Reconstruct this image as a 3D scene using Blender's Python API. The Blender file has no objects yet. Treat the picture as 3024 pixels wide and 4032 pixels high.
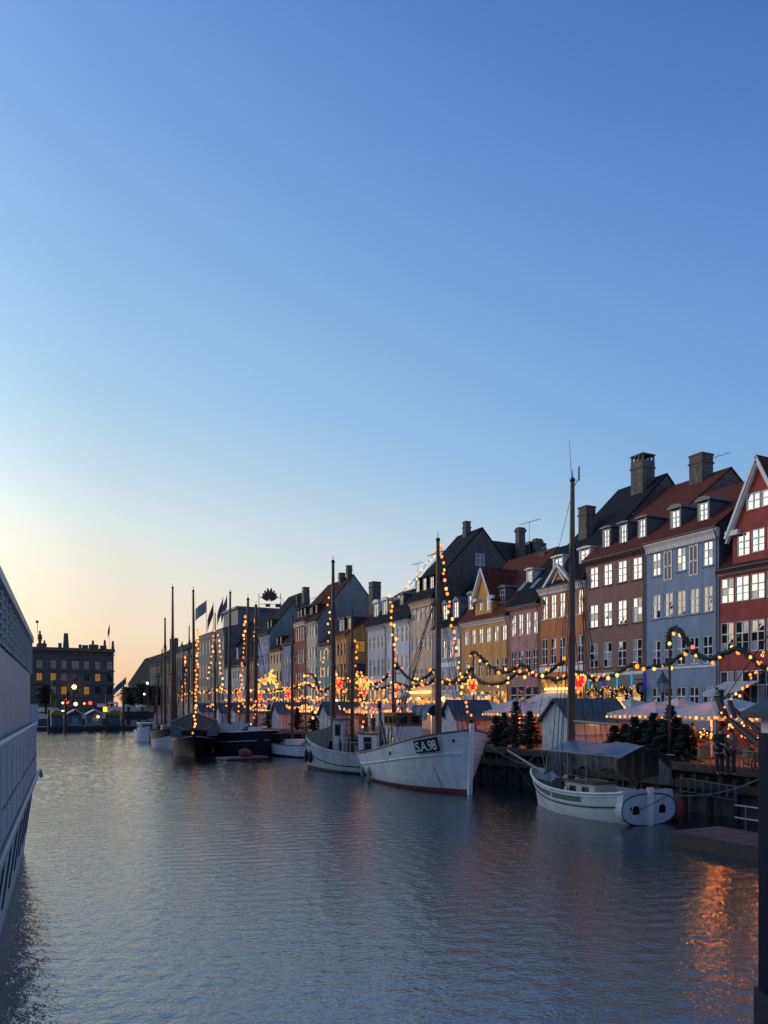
import bpy, math, random
from mathutils import Matrix, Vector, Euler
random.seed(7)
SC = bpy.context.scene
COL = SC.collection
PI = math.pi
# ---------------------------------------------------------------- camera
# canal axis = +Y, water level z = 0, the photographer stands on the bridge at (0, 0, 4.5)
F, CX, HY, CH, A = 3028.0, 1512.0, 2780.0, 4.5, math.radians(26.53)
SA_, CA_ = math.sin(A), math.cos(A)
cam = bpy.data.objects.new('camera', bpy.data.cameras.new('camera'))
COL.objects.link(cam)
cam.location = (0, 0, CH)
cam.rotation_euler = (math.radians(90), 0, -A)
cam.data.sensor_fit = 'VERTICAL'
cam.data.sensor_height = 36.0
cam.data.lens = F / 4032 * 36.0
cam.data.shift_y = (HY - 2016) / 4032
cam.data.clip_end = 6000
SC.camera = cam
# ---------------------------------------------------------------- dusk sky, faint low sun, exposure
SUN_AZ = math.radians(-45)          # clockwise from +Y: the sun has just set up the canal, to the left of the frame
def lin(c): return [((v/255 + .055)/1.055)**2.4 if v > 10 else v/255/12.92 for v in c]
# clear dusk sky: colour by elevation, warmer and brighter towards the point where the sun went down
SKY = [  # elevation, colour towards the glow side of the view, colour at the view's centre (display values)
    (0, (250, 188, 144), (225, 190, 165)), (2.5, (252, 210, 172), (232, 205, 185)), (5.3, (252, 228, 196), (230, 220, 208)), (9, (245, 237, 216), (210, 219, 225)),
    (12.6, (230, 237, 233), (188, 212, 228)), (16.2, (202, 224, 236), (166, 200, 229)), (20.5, (176, 211, 235), (148, 188, 228)), (29, (148, 187, 232), (124, 166, 220)),
    (36.4, (128, 168, 226), (106, 147, 210)), (43, (112, 152, 216), (90, 131, 196)), (70, (84, 122, 186), (72, 108, 172))]
w = bpy.data.worlds.new('World'); SC.world = w; w.use_nodes = True
nt = w.node_tree; nt.nodes.clear(); N = nt.nodes.new; Lk = nt.links.new
out = N('ShaderNodeOutputWorld'); bg = N('ShaderNodeBackground'); Lk(bg.outputs[0], out.inputs[0])
def mth(op, a, b=None, clamp=False):
    m = N('ShaderNodeMath'); m.operation = op; m.use_clamp = clamp
    for i, v in enumerate((a, b)):
        if v is None: continue
        if isinstance(v, (int, float)): m.inputs[i].default_value = v
        else: Lk(v, m.inputs[i])
    return m.outputs[0]
tc = N('ShaderNodeTexCoord'); sx = N('ShaderNodeSeparateXYZ'); Lk(tc.outputs['Generated'], sx.inputs[0])
elev = mth('MULTIPLY', mth('ARCSINE', sx.outputs[2]), 180/PI)
hyp = mth('MAXIMUM', mth('SQRT', mth('ADD', mth('MULTIPLY', sx.outputs[0], sx.outputs[0]), mth('MULTIPLY', sx.outputs[1], sx.outputs[1]))), 1e-4)
dot = mth('DIVIDE', mth('ADD', mth('MULTIPLY', sx.outputs[0], math.sin(SUN_AZ)), mth('MULTIPLY', sx.outputs[1], math.cos(SUN_AZ))), hyp)
side = mth('MULTIPLY', mth('ADD', dot, 1.0), 0.5, True)
cL, cC, GL = .838, .659, 2.6
near = mth('DIVIDE', mth('MAXIMUM', mth('SUBTRACT', side, .80), 0.0), .20)
glow = mth('ADD', mth('MULTIPLY', mth('MULTIPLY', mth('POWER', near, 1.6), mth('POWER', 2.71828, mth('MULTIPLY', mth('MAXIMUM', elev, 0.0), -1/16))), GL), 1.0)
fac = mth('DIVIDE', elev, 90.0, True)
kk = mth('MINIMUM', mth('MAXIMUM', mth('DIVIDE', mth('SUBTRACT', side, cC), cL - cC), -1.6), 1.7)
ramps = []
for k in range(2):
    rp = N('ShaderNodeValToRGB'); Lk(fac, rp.inputs[0]); ramps.append(rp)
    el_ = rp.color_ramp.elements
    while len(el_) < len(SKY): el_.new(0.5)
    for i, (e, L_, C_) in enumerate(SKY):
        Ln, Cn = lin(L_), lin(C_)
        v = Cn if k == 0 else [p/q/2.5 for p, q in zip(Ln, Cn)]
        el_[i].position = e/90; el_[i].color = (*[min(1.0, x) for x in v], 1)
sc2 = N('ShaderNodeVectorMath'); sc2.operation = 'SCALE'; Lk(ramps[1].outputs[0], sc2.inputs[0]); sc2.inputs['Scale'].default_value = 2.5
gm = N('ShaderNodeGamma'); Lk(sc2.outputs[0], gm.inputs[0]); Lk(kk, gm.inputs[1])
mx = N('ShaderNodeVectorMath'); mx.operation = 'MULTIPLY'; Lk(ramps[0].outputs[0], mx.inputs[0]); Lk(gm.outputs[0], mx.inputs[1])
vm = N('ShaderNodeVectorMath'); vm.operation = 'SCALE'; Lk(mx.outputs[0], vm.inputs[0]); Lk(glow, vm.inputs['Scale'])
Lk(vm.outputs[0], bg.inputs[0]); bg.inputs[1].default_value = 1.0
sun = bpy.data.objects.new('sun', bpy.data.lights.new('sun', 'SUN')); COL.objects.link(sun)
sun.data.energy = 0.5; sun.data.angle = math.radians(35); sun.data.color = (1.0, 0.88, 0.78)   # soft afterglow, no disc left in the sky
sd = Vector((math.sin(SUN_AZ) * math.cos(math.radians(16)), math.cos(SUN_AZ) * math.cos(math.radians(16)), math.sin(math.radians(16))))
sun.rotation_euler = sd.to_track_quat('Z', 'Y').to_euler()
SC.view_settings.view_transform = 'Standard'
SC.view_settings.look = 'None'
SC.view_settings.exposure = 0.0
SC.view_settings.gamma = 1.0
SC.view_settings.use_curve_mapping = False
SC.cycles.use_denoising = True
SC.cycles.max_bounces = 6
SC.cycles.sample_clamp_indirect = 4.0
# ---------------------------------------------------------------- pixel helpers (photo pixels -> points on a known plane)
def ray(px):
    t = (px - CX) / F
    return SA_ + t * CA_, CA_ - t * SA_
def on_x(px, py, X):
    rx, ry = ray(px); d = X / rx
    return Vector((X, d * ry, CH - (py - HY) * d / F))
def on_y(px, py, Y):
    rx, ry = ray(px); d = Y / ry
    return Vector((d * rx, Y, CH - (py - HY) * d / F))
def on_z(px, py, Z):
    rx, ry = ray(px); d = (CH - Z) * F / (py - HY)
    return Vector((d * rx, d * ry, Z))
def at_d(px, py, d):
    rx, ry = ray(px)
    return Vector((d * rx, d * ry, CH - (py - HY) * d / F))
# ---------------------------------------------------------------- materials
MATS = {}
def mat(name, col, rough=0.7, var=0.12, scale=6.0, bump=0.0, bscale=None, metal=0.0, emit=None, es=0.0, spec=0.5, streak=0.0, stretch=None, col2=None):
    if name in MATS: return MATS[name]
    m = bpy.data.materials.new(name); m.use_nodes = True
    n = m.node_tree; b = n.nodes['Principled BSDF']
    b.inputs['Roughness'].default_value = rough
    b.inputs['Metallic'].default_value = metal
    b.inputs['Specular IOR Level'].default_value = spec
    c = (*col, 1)
    if emit:
        b.inputs['Emission Color'].default_value = (*emit, 1); b.inputs['Emission Strength'].default_value = es
    if var > 0:
        tc = n.nodes.new('ShaderNodeTexCoord')
        mp = n.nodes.new('ShaderNodeMapping'); n.links.new(tc.outputs['Object'], mp.inputs[0])
        if stretch: mp.inputs['Scale'].default_value = stretch
        nz = n.nodes.new('ShaderNodeTexNoise'); nz.inputs['Scale'].default_value = scale; nz.inputs['Detail'].default_value = 8
        nz.inputs['Roughness'].default_value = 0.65
        n.links.new(mp.outputs[0], nz.inputs['Vector'])
        rp = n.nodes.new('ShaderNodeValToRGB')
        d = col2 if col2 else tuple(x * (1 - 2.2 * var) for x in col)
        rp.color_ramp.elements[0].position = 0.3; rp.color_ramp.elements[0].color = (*[max(0, x) for x in d], 1)
        rp.color_ramp.elements[1].position = 0.68; rp.color_ramp.elements[1].color = (*[min(1, x * (1 + var * 0.5)) for x in col], 1)
        n.links.new(nz.outputs[0], rp.inputs[0])
        last = rp.outputs[0]
        if streak > 0:      # rain streaks / soot: vertical stains
            m2 = n.nodes.new('ShaderNodeMapping'); m2.inputs['Scale'].default_value = (1.2, 1.2, 0.12)
            n.links.new(tc.outputs['Object'], m2.inputs[0])
            z2 = n.nodes.new('ShaderNodeTexNoise'); z2.inputs['Scale'].default_value = 2.2; z2.inputs['Detail'].default_value = 6
            n.links.new(m2.outputs[0], z2.inputs['Vector'])
            r2 = n.nodes.new('ShaderNodeValToRGB'); k = 1 - streak
            r2.color_ramp.elements[0].position = 0.36; r2.color_ramp.elements[0].color = (k, k, k * 0.97, 1)
            r2.color_ramp.elements[1].position = 0.6; r2.color_ramp.elements[1].color = (1, 1, 1, 1)
            n.links.new(z2.outputs[0], r2.inputs[0])
            mx = n.nodes.new('ShaderNodeMix'); mx.data_type = 'RGBA'; mx.blend_type = 'MULTIPLY'; mx.inputs[0].default_value = 1
            n.links.new(last, mx.inputs[6]); n.links.new(r2.outputs[0], mx.inputs[7]); last = mx.outputs[2]
        n.links.new(last, b.inputs['Base Color'])
        if bump > 0:
            nb = nz
            if bscale:
                nb = n.nodes.new('ShaderNodeTexNoise'); nb.inputs['Scale'].default_value = bscale; nb.inputs['Detail'].default_value = 4
                n.links.new(mp.outputs[0], nb.inputs['Vector'])
            bp = n.nodes.new('ShaderNodeBump'); bp.inputs['Strength'].default_value = bump; bp.inputs['Distance'].default_value = 0.03
            n.links.new(nb.outputs[0], bp.inputs['Height']); n.links.new(bp.outputs[0], b.inputs['Normal'])
    else:
        b.inputs['Base Color'].default_value = c
    MATS[name] = m
    return m
def mat_emit(name, col, s):
    if name in MATS: return MATS[name]
    m = bpy.data.materials.new(name); m.use_nodes = True
    n = m.node_tree; n.nodes.clear()
    o = n.nodes.new('ShaderNodeOutputMaterial'); e = n.nodes.new('ShaderNodeEmission')
    e.inputs[0].default_value = (*col, 1); e.inputs[1].default_value = s
    n.links.new(e.outputs[0], o.inputs[0]); MATS[name] = m
    return m
def mat_bands(name, col, dark, rough, axis, freq, strength, mortar=0.2):
    """tiles / boards / courses: colour noise plus bump bands"""
    if name in MATS: return MATS[name]
    m = mat(name, col, 0.92, 0.22, 3.0, 0, col2=dark, spec=0.12)
    n = m.node_tree; b = n.nodes['Principled BSDF']
    tc = n.nodes.new('ShaderNodeTexCoord')
    wv = n.nodes.new('ShaderNodeTexWave'); wv.wave_type = 'BANDS'; wv.bands_direction = axis
    wv.inputs['Scale'].default_value = freq / 20 * 2 * PI if False else freq * 0.314; wv.inputs['Distortion'].default_value = 0.4
    n.links.new(tc.outputs['Object'], wv.inputs[0])
    bp = n.nodes.new('ShaderNodeBump'); bp.inputs['Strength'].default_value = strength; bp.inputs['Distance'].default_value = 0.05
    n.links.new(wv.outputs[0], bp.inputs['Height']); n.links.new(bp.outputs[0], b.inputs['Normal'])
    return m
def mat_glass(name, k=0.4, tint=(0.9, 0.95, 1.0), inner=(0.012, 0.014, 0.018), rough=0.03):
    if name in MATS: return MATS[name]
    m = bpy.data.materials.new(name); m.use_nodes = True
    n = m.node_tree; n.nodes.clear()
    o = n.nodes.new('ShaderNodeOutputMaterial'); mx = n.nodes.new('ShaderNodeMixShader')
    d = n.nodes.new('ShaderNodeBsdfDiffuse'); d.inputs[0].default_value = (*inner, 1)
    g = n.nodes.new('ShaderNodeBsdfGlossy'); g.inputs[0].default_value = (*tint, 1); g.inputs['Roughness'].default_value = rough
    tc = n.nodes.new('ShaderNodeTexCoord'); nz = n.nodes.new('ShaderNodeTexNoise'); nz.inputs['Scale'].default_value = 2.5
    n.links.new(tc.outputs['Object'], nz.inputs['Vector'])
    bp = n.nodes.new('ShaderNodeBump'); bp.inputs['Strength'].default_value = 0.12; bp.inputs['Distance'].default_value = 0.02
    n.links.new(nz.outputs[0], bp.inputs['Height']); n.links.new(bp.outputs[0], g.inputs['Normal'])
    mx.inputs[0].default_value = k
    n.links.new(d.outputs[0], mx.inputs[1]); n.links.new(g.outputs[0], mx.inputs[2]); n.links.new(mx.outputs[0], o.inputs[0])
    MATS[name] = m
    return m
# ---------------------------------------------------------------- mesh builder
class MB:
    def __init__(s): s.v = []; s.f = []; s.sm = []
    def add(s, vs, fs, smooth=False):
        o = len(s.v); s.v += [tuple(p) for p in vs]
        for f in fs: s.f.append([i + o for i in f]); s.sm.append(smooth)
        return s
    def poly(s, pts): return s.add(pts, [list(range(len(pts)))])
    def box(s, x0, x1, y0, y1, z0, z1):
        return s.add([(x0,y0,z0),(x1,y0,z0),(x1,y1,z0),(x0,y1,z0),(x0,y0,z1),(x1,y0,z1),(x1,y1,z1),(x0,y1,z1)],
                     [(0,3,2,1),(4,5,6,7),(0,1,5,4),(1,2,6,5),(2,3,7,6),(3,0,4,7)])
    def cbox(s, c, sz, rz=0.0, tilt=None):
        M = Matrix.Translation(c) @ Matrix.Rotation(rz, 4, 'Z')
        if tilt: M = M @ Matrix.Rotation(tilt[1], 4, tilt[0])
        h = [d / 2 for d in sz]
        vs = [M @ Vector((a*h[0], b*h[1], c_*h[2])) for c_ in (-1,1) for a, b in ((-1,-1),(1,-1),(1,1),(-1,1))]
        return s.add(vs, [(0,3,2,1),(4,5,6,7),(0,1,5,4),(1,2,6,5),(2,3,7,6),(3,0,4,7)])
    def beam(s, a, b, wd, ht):
        a, b = Vector(a), Vector(b); d = (b - a).normalized()
        up = Vector((0,0,1)) if abs(d.z) < 0.95 else Vector((1,0,0))
        sd_ = d.cross(up).normalized(); up = sd_.cross(d).normalized()
        vs = [p + sd_*i*wd/2 + up*j*ht/2 for p in (a, b) for i, j in ((-1,-1),(1,-1),(1,1),(-1,1))]
        return s.add(vs, [(0,1,2,3),(7,6,5,4),(0,4,5,1),(1,5,6,2),(2,6,7,3),(3,7,4,0)])
    def tube(s, path, r, n=6, smooth=True, cap=True):
        path = [Vector(p) for p in path]; m = len(path)
        if not isinstance(r, (list, tuple)): r = [r] * m
        vs = []; fs = []; prev = None
        for i, p in enumerate(path):
            d = (path[min(i+1, m-1)] - path[max(i-1, 0)])
            d = d.normalized() if d.length > 1e-9 else Vector((0,0,1))
            if prev is None:
                ref = Vector((0,0,1)) if abs(d.z) < 0.9 else Vector((1,0,0))
                u = d.cross(ref).normalized()
            else:
                u = (prev - d * prev.dot(d)); u = u.normalized() if u.length > 1e-6 else d.orthogonal().normalized()
            prev = u; v_ = d.cross(u)
            for k in range(n):
                a = 2*PI*k/n; vs.append(p + (u*math.cos(a) + v_*math.sin(a)) * r[i])
        for i in range(m-1):
            for k in range(n):
                k2 = (k+1) % n; fs.append((i*n+k, i*n+k2, (i+1)*n+k2, (i+1)*n+k))
        s.add(vs, fs, smooth)
        if cap:
            s.add(vs[:n][::-1], [list(range(n))]); s.add(vs[-n:], [list(range(n))])
        return s
    def lathe(s, c, prof, n=10, smooth=True):
        vs = [(c[0]+r*math.cos(2*PI*k/n), c[1]+r*math.sin(2*PI*k/n), c[2]+z) for r, z in prof for k in range(n)]
        fs = [(i*n+k, i*n+(k+1)%n, (i+1)*n+(k+1)%n, (i+1)*n+k) for i in range(len(prof)-1) for k in range(n)]
        return s.add(vs, fs, smooth)
    def ball(s, c, r, nu=8, nv=5, sc=(1,1,1)):
        prof = [(max(1e-4, math.sin(PI*i/nv))*r, -math.cos(PI*i/nv)*r) for i in range(nv+1)]
        vs = [(c[0]+sc[0]*q*math.cos(2*PI*k/nu), c[1]+sc[1]*q*math.sin(2*PI*k/nu), c[2]+sc[2]*z) for q, z in prof for k in range(nu)]
        fs = [(i*nu+k, i*nu+(k+1)%nu, (i+1)*nu+(k+1)%nu, (i+1)*nu+k) for i in range(nv) for k in range(nu)]
        return s.add(vs, fs, True)
    def prism(s, pts, vec):
        n = len(pts); vec = Vector(vec); a = [Vector(p) for p in pts]; b = [p + vec for p in a]
        fs = [list(range(n))[::-1], [i+n for i in range(n)]] + [(i, (i+1)%n, (i+1)%n+n, i+n) for i in range(n)]
        return s.add(a + b, fs)
    def mesh(s, name, m):
        me = bpy.data.meshes.new(name); me.from_pydata(s.v, [], s.f)
        me.polygons.foreach_set('use_smooth', s.sm)
        if m: me.materials.append(m)
        me.update(); return me
    def build(s, name, m, parent=None, local=False, origin=None):
        if origin is not None:
            o_ = Vector(origin); s.v = [tuple(Vector(p) - o_) for p in s.v]
        return put(name, s.mesh(name, m), parent, origin if origin is not None else (0,0,0), local=local)
def W(o):
    M = o.matrix_basis.copy()
    if o.parent: M = W(o.parent) @ o.matrix_parent_inverse @ M
    return M
def put(name, me, parent=None, loc=(0,0,0), rot=(0,0,0), local=False, scale=None):
    o = bpy.data.objects.new(name, me); COL.objects.link(o)
    o.location = loc; o.rotation_euler = rot
    if scale: o.scale = scale
    if parent:
        o.parent = parent
        if not local: o.matrix_parent_inverse = W(parent).inverted()
    return o
def tag(o, label=None, cat=None, group=None, kind=None):
    if label: o['label'] = label
    if cat: o['category'] = cat
    if group: o['group'] = group
    if kind: o['kind'] = kind
    return o
def thing(name, label, cat, loc=(0,0,0), rz=0.0, group=None):
    o = bpy.data.objects.new(name, None); COL.objects.link(o)
    o.empty_display_size = 0.3
    o.location = loc; o.rotation_euler = (0, 0, rz)
    return tag(o, label, cat, group)
def struct(name, mb, m): return tag(mb.build(name, m), kind='structure')
def copy_tree(o, parent=None):
    c = o.copy(); COL.objects.link(c); c.parent = parent
    for ch in o.children: copy_tree(ch, c)
    return c
def text_mesh(txt, size, m, extrude=0.01, off=0.0, spacing=1.0):
    cu = bpy.data.curves.new('t', 'FONT'); cu.body = txt; cu.size = size; cu.extrude = extrude; cu.offset = off
    cu.align_x = 'CENTER'; cu.align_y = 'CENTER'; cu.space_character = spacing
    t = bpy.data.objects.new('t', cu); COL.objects.link(t)
    dg = bpy.context.evaluated_depsgraph_get()
    me = bpy.data.meshes.new_from_object(t.evaluated_get(dg))
    bpy.data.objects.remove(t); bpy.data.curves.remove(cu)
    me.materials.clear(); me.materials.append(m)
    return me
# ================================================================= the setting
XQ, ZQ, XF = 26.0, 2.0, 40.0          # quay edge, quay level, facade line
YEND = 165.0
def water_material():
    m = bpy.data.materials.new('canal_water'); m.use_nodes = True
    n = m.node_tree; b = n.nodes['Principled BSDF']
    b.inputs['Base Color'].default_value = (0.010, 0.016, 0.020, 1)
    b.inputs['Roughness'].default_value = 0.04; b.inputs['IOR'].default_value = 3.1
    tc = n.nodes.new('ShaderNodeTexCoord'); last = None
    for sc_, amp, st, det in ((6.0, 0.017, (1.0, 1.15, 1), 3), (15.0, 0.007, (1, 1.1, 1), 2)):
        mp = n.nodes.new('ShaderNodeMapping'); mp.inputs['Scale'].default_value = st; mp.inputs['Rotation'].default_value = (0, 0, 0.5)
        n.links.new(tc.outputs['Object'], mp.inputs[0])
        nz = n.nodes.new('ShaderNodeTexNoise'); nz.inputs['Scale'].default_value = sc_; nz.inputs['Detail'].default_value = det; nz.inputs['Distortion'].default_value = 0.5
        n.links.new(mp.outputs[0], nz.inputs['Vector'])
        mu = n.nodes.new('ShaderNodeMath'); mu.operation = 'MULTIPLY'; mu.inputs[1].default_value = amp
        n.links.new(nz.outputs[0], mu.inputs[0])
        if last is None: last = mu
        else:
            ad = n.nodes.new('ShaderNodeMath'); n.links.new(last.outputs[0], ad.inputs[0]); n.links.new(mu.outputs[0], ad.inputs[1]); last = ad
    bp = n.nodes.new('ShaderNodeBump'); bp.inputs['Strength'].default_value = 1.0; bp.inputs['Distance'].default_value = 1.0
    n.links.new(last.outputs[0], bp.inputs['Height']); n.links.new(bp.outputs[0], b.inputs['Normal'])
    return m
import numpy as np
def water_mesh():
    """canal surface as real wavelets: summed small wave trains on a grid that is fine where the camera looks"""
    rng = np.random.default_rng(5)
    xs_ = np.concatenate([[-16, -12, -9], np.arange(-7, XQ + .9, .12)]); ys_ = np.concatenate([[-40, -20, -4], np.arange(3, 62, .09), np.arange(62, YEND + .9, .15)])
    X, Y = np.meshgrid(xs_, ys_); Z = np.zeros_like(X)
    warp = .9*np.sin(X*.13 + .6*np.sin(Y*.09)) + .8*np.sin(Y*.17 + 1.3)
    for i in range(22):
        lam = .27*(1.05**i); th = rng.uniform(0, 2*np.pi); k = 2*np.pi/lam; ph = rng.uniform(0, 6.28)
        env = .55 + .45*np.sin(.35*X*np.cos(ph) + .28*Y*np.sin(ph) + ph + warp)
        Z += SLOPE*(.62/lam)**.35/k*env*np.sin(k*(X*np.cos(th) + Y*np.sin(th)) + ph + warp*(1.2 if i % 2 else .4))
    fine = np.clip(np.minimum((X + 7)/2, (Y - 3)/3), 0, 1); Z *= fine
    nx, ny = len(xs_), len(ys_)
    co = np.stack([X, Y, Z], -1).reshape(-1, 3).astype(np.float32)
    i = np.arange(nx*ny).reshape(ny, nx); q = np.stack([i[:-1, :-1], i[:-1, 1:], i[1:, 1:], i[1:, :-1]], -1).reshape(-1, 4)
    me = bpy.data.meshes.new('water'); me.vertices.add(len(co)); me.vertices.foreach_set('co', co.ravel())
    me.loops.add(q.size); me.loops.foreach_set('vertex_index', q.ravel().astype(np.int32))
    me.polygons.add(len(q)); me.polygons.foreach_set('loop_start', np.arange(0, q.size, 4, dtype=np.int32)); me.polygons.foreach_set('use_smooth', np.ones(len(q), bool))
    me.update(calc_edges=True); me.materials.append(water_material()); return me
SLOPE = .027
tag(put('water', water_mesh()), kind='structure')
M_cobble = mat('cobble_paving', (0.16, 0.15, 0.14), 0.6, 0.3, 9, 0.5, 14)
M_asph = mat('square_paving', (0.09, 0.09, 0.09), 0.8, 0.2, 2, 0.2)
M_timber = mat('quay_timber', (0.055, 0.045, 0.035), 0.75, 0.3, 4, 0.5, 12, stretch=(3, 0.6, 1.5))
M_timber_d = mat('wet_timber', (0.030, 0.026, 0.022), 0.55, 0.3, 5, 0.5, 14, stretch=(3, 3, 0.6))
M_stone = mat('quay_stone', (0.10, 0.095, 0.09), 0.8, 0.25, 2.5, 0.4)
g = MB()
g.poly([(XQ + 0.9, -60, ZQ - 0.03), (1500, -60, ZQ - 0.03), (1500, YEND + 0.9, ZQ - 0.03), (XQ + 0.9, YEND + 0.9, ZQ - 0.03)])
g.poly([(-1500, YEND + 0.9, ZQ - 0.03), (1500, YEND + 0.9, ZQ - 0.03), (1500, 3500, ZQ - 0.03), (-1500, 3500, ZQ - 0.03)])
g.poly([(-1500, -60, ZQ - 0.03), (-15.0, -60, ZQ - 0.03), (-15.0, YEND + 0.9, ZQ - 0.03), (-1500, YEND + 0.9, ZQ - 0.03)])
struct('ground', g, M_asph)
struct('quay_pavement', MB().poly([(XQ + 0.3, -20, ZQ), (XF - 2.2, -20, ZQ), (XF - 2.2, YEND + 40, ZQ), (XQ + 0.3, YEND + 40, ZQ)]), M_cobble)
struct('footway', MB().box(XF - 2.2, XF + 0.3, -20, 290, ZQ - 0.2, ZQ + 0.12), mat('granite_flags', (0.2, 0.19, 0.18), 0.7, 0.2, 3))
qw = struct('quay_wall', MB().box(XQ + 0.35, XQ + 1.2, -20, YEND + 1, -1.5, ZQ - 0.015).box(-16.5, XQ + 1.2, YEND + 0.4, YEND + 1.3, -1.5, ZQ - 0.016).box(-16.4, -15.0, -20, YEND + 0.4, -1.5, ZQ - 0.016), M_stone)
# timber bulwark: cap beams, walers and fender piles, each a piece of its own
y = -6.0; i = 0
cap_me = MB().box(-0.32, 0.32, -2.96, 2.96, -0.16, 0.16).mesh('cap_beam', M_timber)
wal_me = MB().box(-0.14, 0.14, -2.97, 2.97, -0.17, 0.17).mesh('waler', M_timber)
while y < 100:
    put('cap_beam', cap_me, qw, (XQ + 0.05, y + 3, ZQ - 0.06), (0, 0, random.uniform(-.002, .002)))
    if y < 64: put('waler', wal_me, qw, (XQ + 0.05, y + 3, ZQ - 0.78), (0, 0, 0))
    y += 6.0
pile_me = MB().tube([(0, 0, -1.6), (0, 0, 1.62)], [0.17, 0.15], 8).mesh('fender_pile', M_timber_d)
stub_me = MB().box(-0.12, 0.12, -0.11, 0.11, -0.2, 0.2).mesh('packing_block', M_timber)
y = -5.0
while y < 96:
    put('fender_pile', pile_me, qw, (XQ + 0.06, y, 0), (random.uniform(-.02, .02), 0, random.uniform(0, 3)))
    if y < 60: put('packing_block', stub_me, qw, (XQ + 0.04, y + 0.65, ZQ - 0.42))
    y += 1.3
# ================================================================= houses
M_white = mat('white_paint', (0.72, 0.72, 0.70), 0.55, 0.06, 4, streak=0.12)
M_frame = mat('window_white', (0.70, 0.70, 0.68), 0.5, 0.05, 8)
M_frame_d = mat('window_brown', (0.05, 0.035, 0.03), 0.5, 0.1, 8)
M_glass = mat_glass('window_glass', 0.31)
M_glass_f = mat_glass('window_glass_dim', 0.13)
M_curtain = mat('curtained_glass', (0.38, 0.40, 0.42), 0.12, 0.25, 2.5, spec=0.8, stretch=(1, 9, .4))
M_lit = mat_emit('lit_window', (1.0, 0.46, 0.13), 0.8)
def vary_emit(m, sc_=1.3):
    n = m.node_tree; e = [x for x in n.nodes if x.type == 'EMISSION'][0]; st = e.inputs[1].default_value
    tc = n.nodes.new('ShaderNodeTexCoord'); nz = n.nodes.new('ShaderNodeTexNoise'); nz.inputs['Scale'].default_value = sc_; nz.inputs['Detail'].default_value = 5
    gi = n.nodes.new('ShaderNodeNewGeometry'); n.links.new(gi.outputs['Position'], nz.inputs['Vector'])
    mr = n.nodes.new('ShaderNodeMapRange'); mr.inputs[1].default_value = .38; mr.inputs[2].default_value = .68; mr.inputs[3].default_value = .06*st; mr.inputs[4].default_value = 1.9*st
    n.links.new(nz.outputs[0], mr.inputs[0]); n.links.new(mr.outputs[0], e.inputs[1])
vary_emit(M_lit)
M_litw = mat_emit('lit_window_bright', (1.0, 0.72, 0.34), 1.6)
M_tile_red = mat_bands('red_pantiles', (0.17, 0.050, 0.032), (0.075, 0.025, 0.02), 0.75, 'Y', 4.2, 0.8)
M_tile_dk = mat_bands('dark_slates', (0.022, 0.024, 0.028), (0.012, 0.013, 0.016), 0.55, 'Z', 4.0, 0.3)
M_tile_br = mat_bands('brown_pantiles', (0.09, 0.035, 0.026), (0.045, 0.02, 0.018), 0.75, 'Y', 4.2, 0.8)
M_lead = mat('lead_sheet', (0.11, 0.13, 0.15), 0.5, 0.2, 2)
M_lead_l = mat('zinc_sheet', (0.24, 0.27, 0.30), 0.45, 0.15, 2)
M_chim = mat('chimney_render', (0.15, 0.14, 0.13), 0.85, 0.3, 4, 0.4, streak=0.3)
M_brick_d = mat('sooty_brick', (0.13, 0.115, 0.10), 0.85, 0.35, 5, 0.5, 20, streak=0.25)
M_grey = mat('grey_render', (0.24, 0.26, 0.27), 0.85, 0.12, 1.2, 0.1, streak=0.2)
M_pipe = mat('downpipe_metal', (0.10, 0.10, 0.105), 0.5, 0.15, 3)
M_metal_d = mat('dark_metal', (0.025, 0.026, 0.03), 0.5, 0.15, 5, metal=0.3)
FR = {}
def frame_me(wd, ht, style, m, dpt=0.07):
    k = ('f', round(wd, 3), round(ht, 3), style, m.name)
    if k in FR: return FR[k]
    b = MB(); o = 0.06; cols, rows = STY[style]
    b.box(-dpt/2, dpt/2, -wd/2, -wd/2 + o, -ht/2, ht/2).box(-dpt/2, dpt/2, wd/2 - o, wd/2, -ht/2, ht/2)
    b.box(-dpt/2, dpt/2, -wd/2 + o, wd/2 - o, -ht/2, -ht/2 + o).box(-dpt/2, dpt/2, -wd/2 + o, wd/2 - o, ht/2 - o, ht/2)
    iw, ih = wd - 2*o, ht - 2*o
    for c in cols[1:-1]:
        y = -iw/2 + c*iw; b.box(-dpt/2 + .008, dpt/2 - .008, y - .032, y + .032, -ih/2, ih/2)
    for r in rows[1:-1]:
        z = -ih/2 + r*ih; t = .036 if r > .55 else .016
        b.box(-dpt/2 + .004, dpt/2 - .012, -iw/2, iw/2, z - t, z + t)
    FR[k] = b.mesh('window', m); return FR[k]
STY = {'six': ([0, .5, 1], [0, .31, .62, 1]), 'four': ([0, .5, 1], [0, .62, 1]), 'even': ([0, .5, 1], [0, .333, .667, 1]), 'two': ([0, .5, 1], [0, .55, 1]), 'one': ([0, 1], [0, .6, 1])}
def pane_me(wd, ht, m):
    k = ('p', round(wd, 3), round(ht, 3), m.name)
    if k not in FR: FR[k] = MB().poly([(0, wd/2, -ht/2), (0, -wd/2, -ht/2), (0, -wd/2, ht/2), (0, wd/2, ht/2)]).mesh('pane', m)
    return FR[k]
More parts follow.
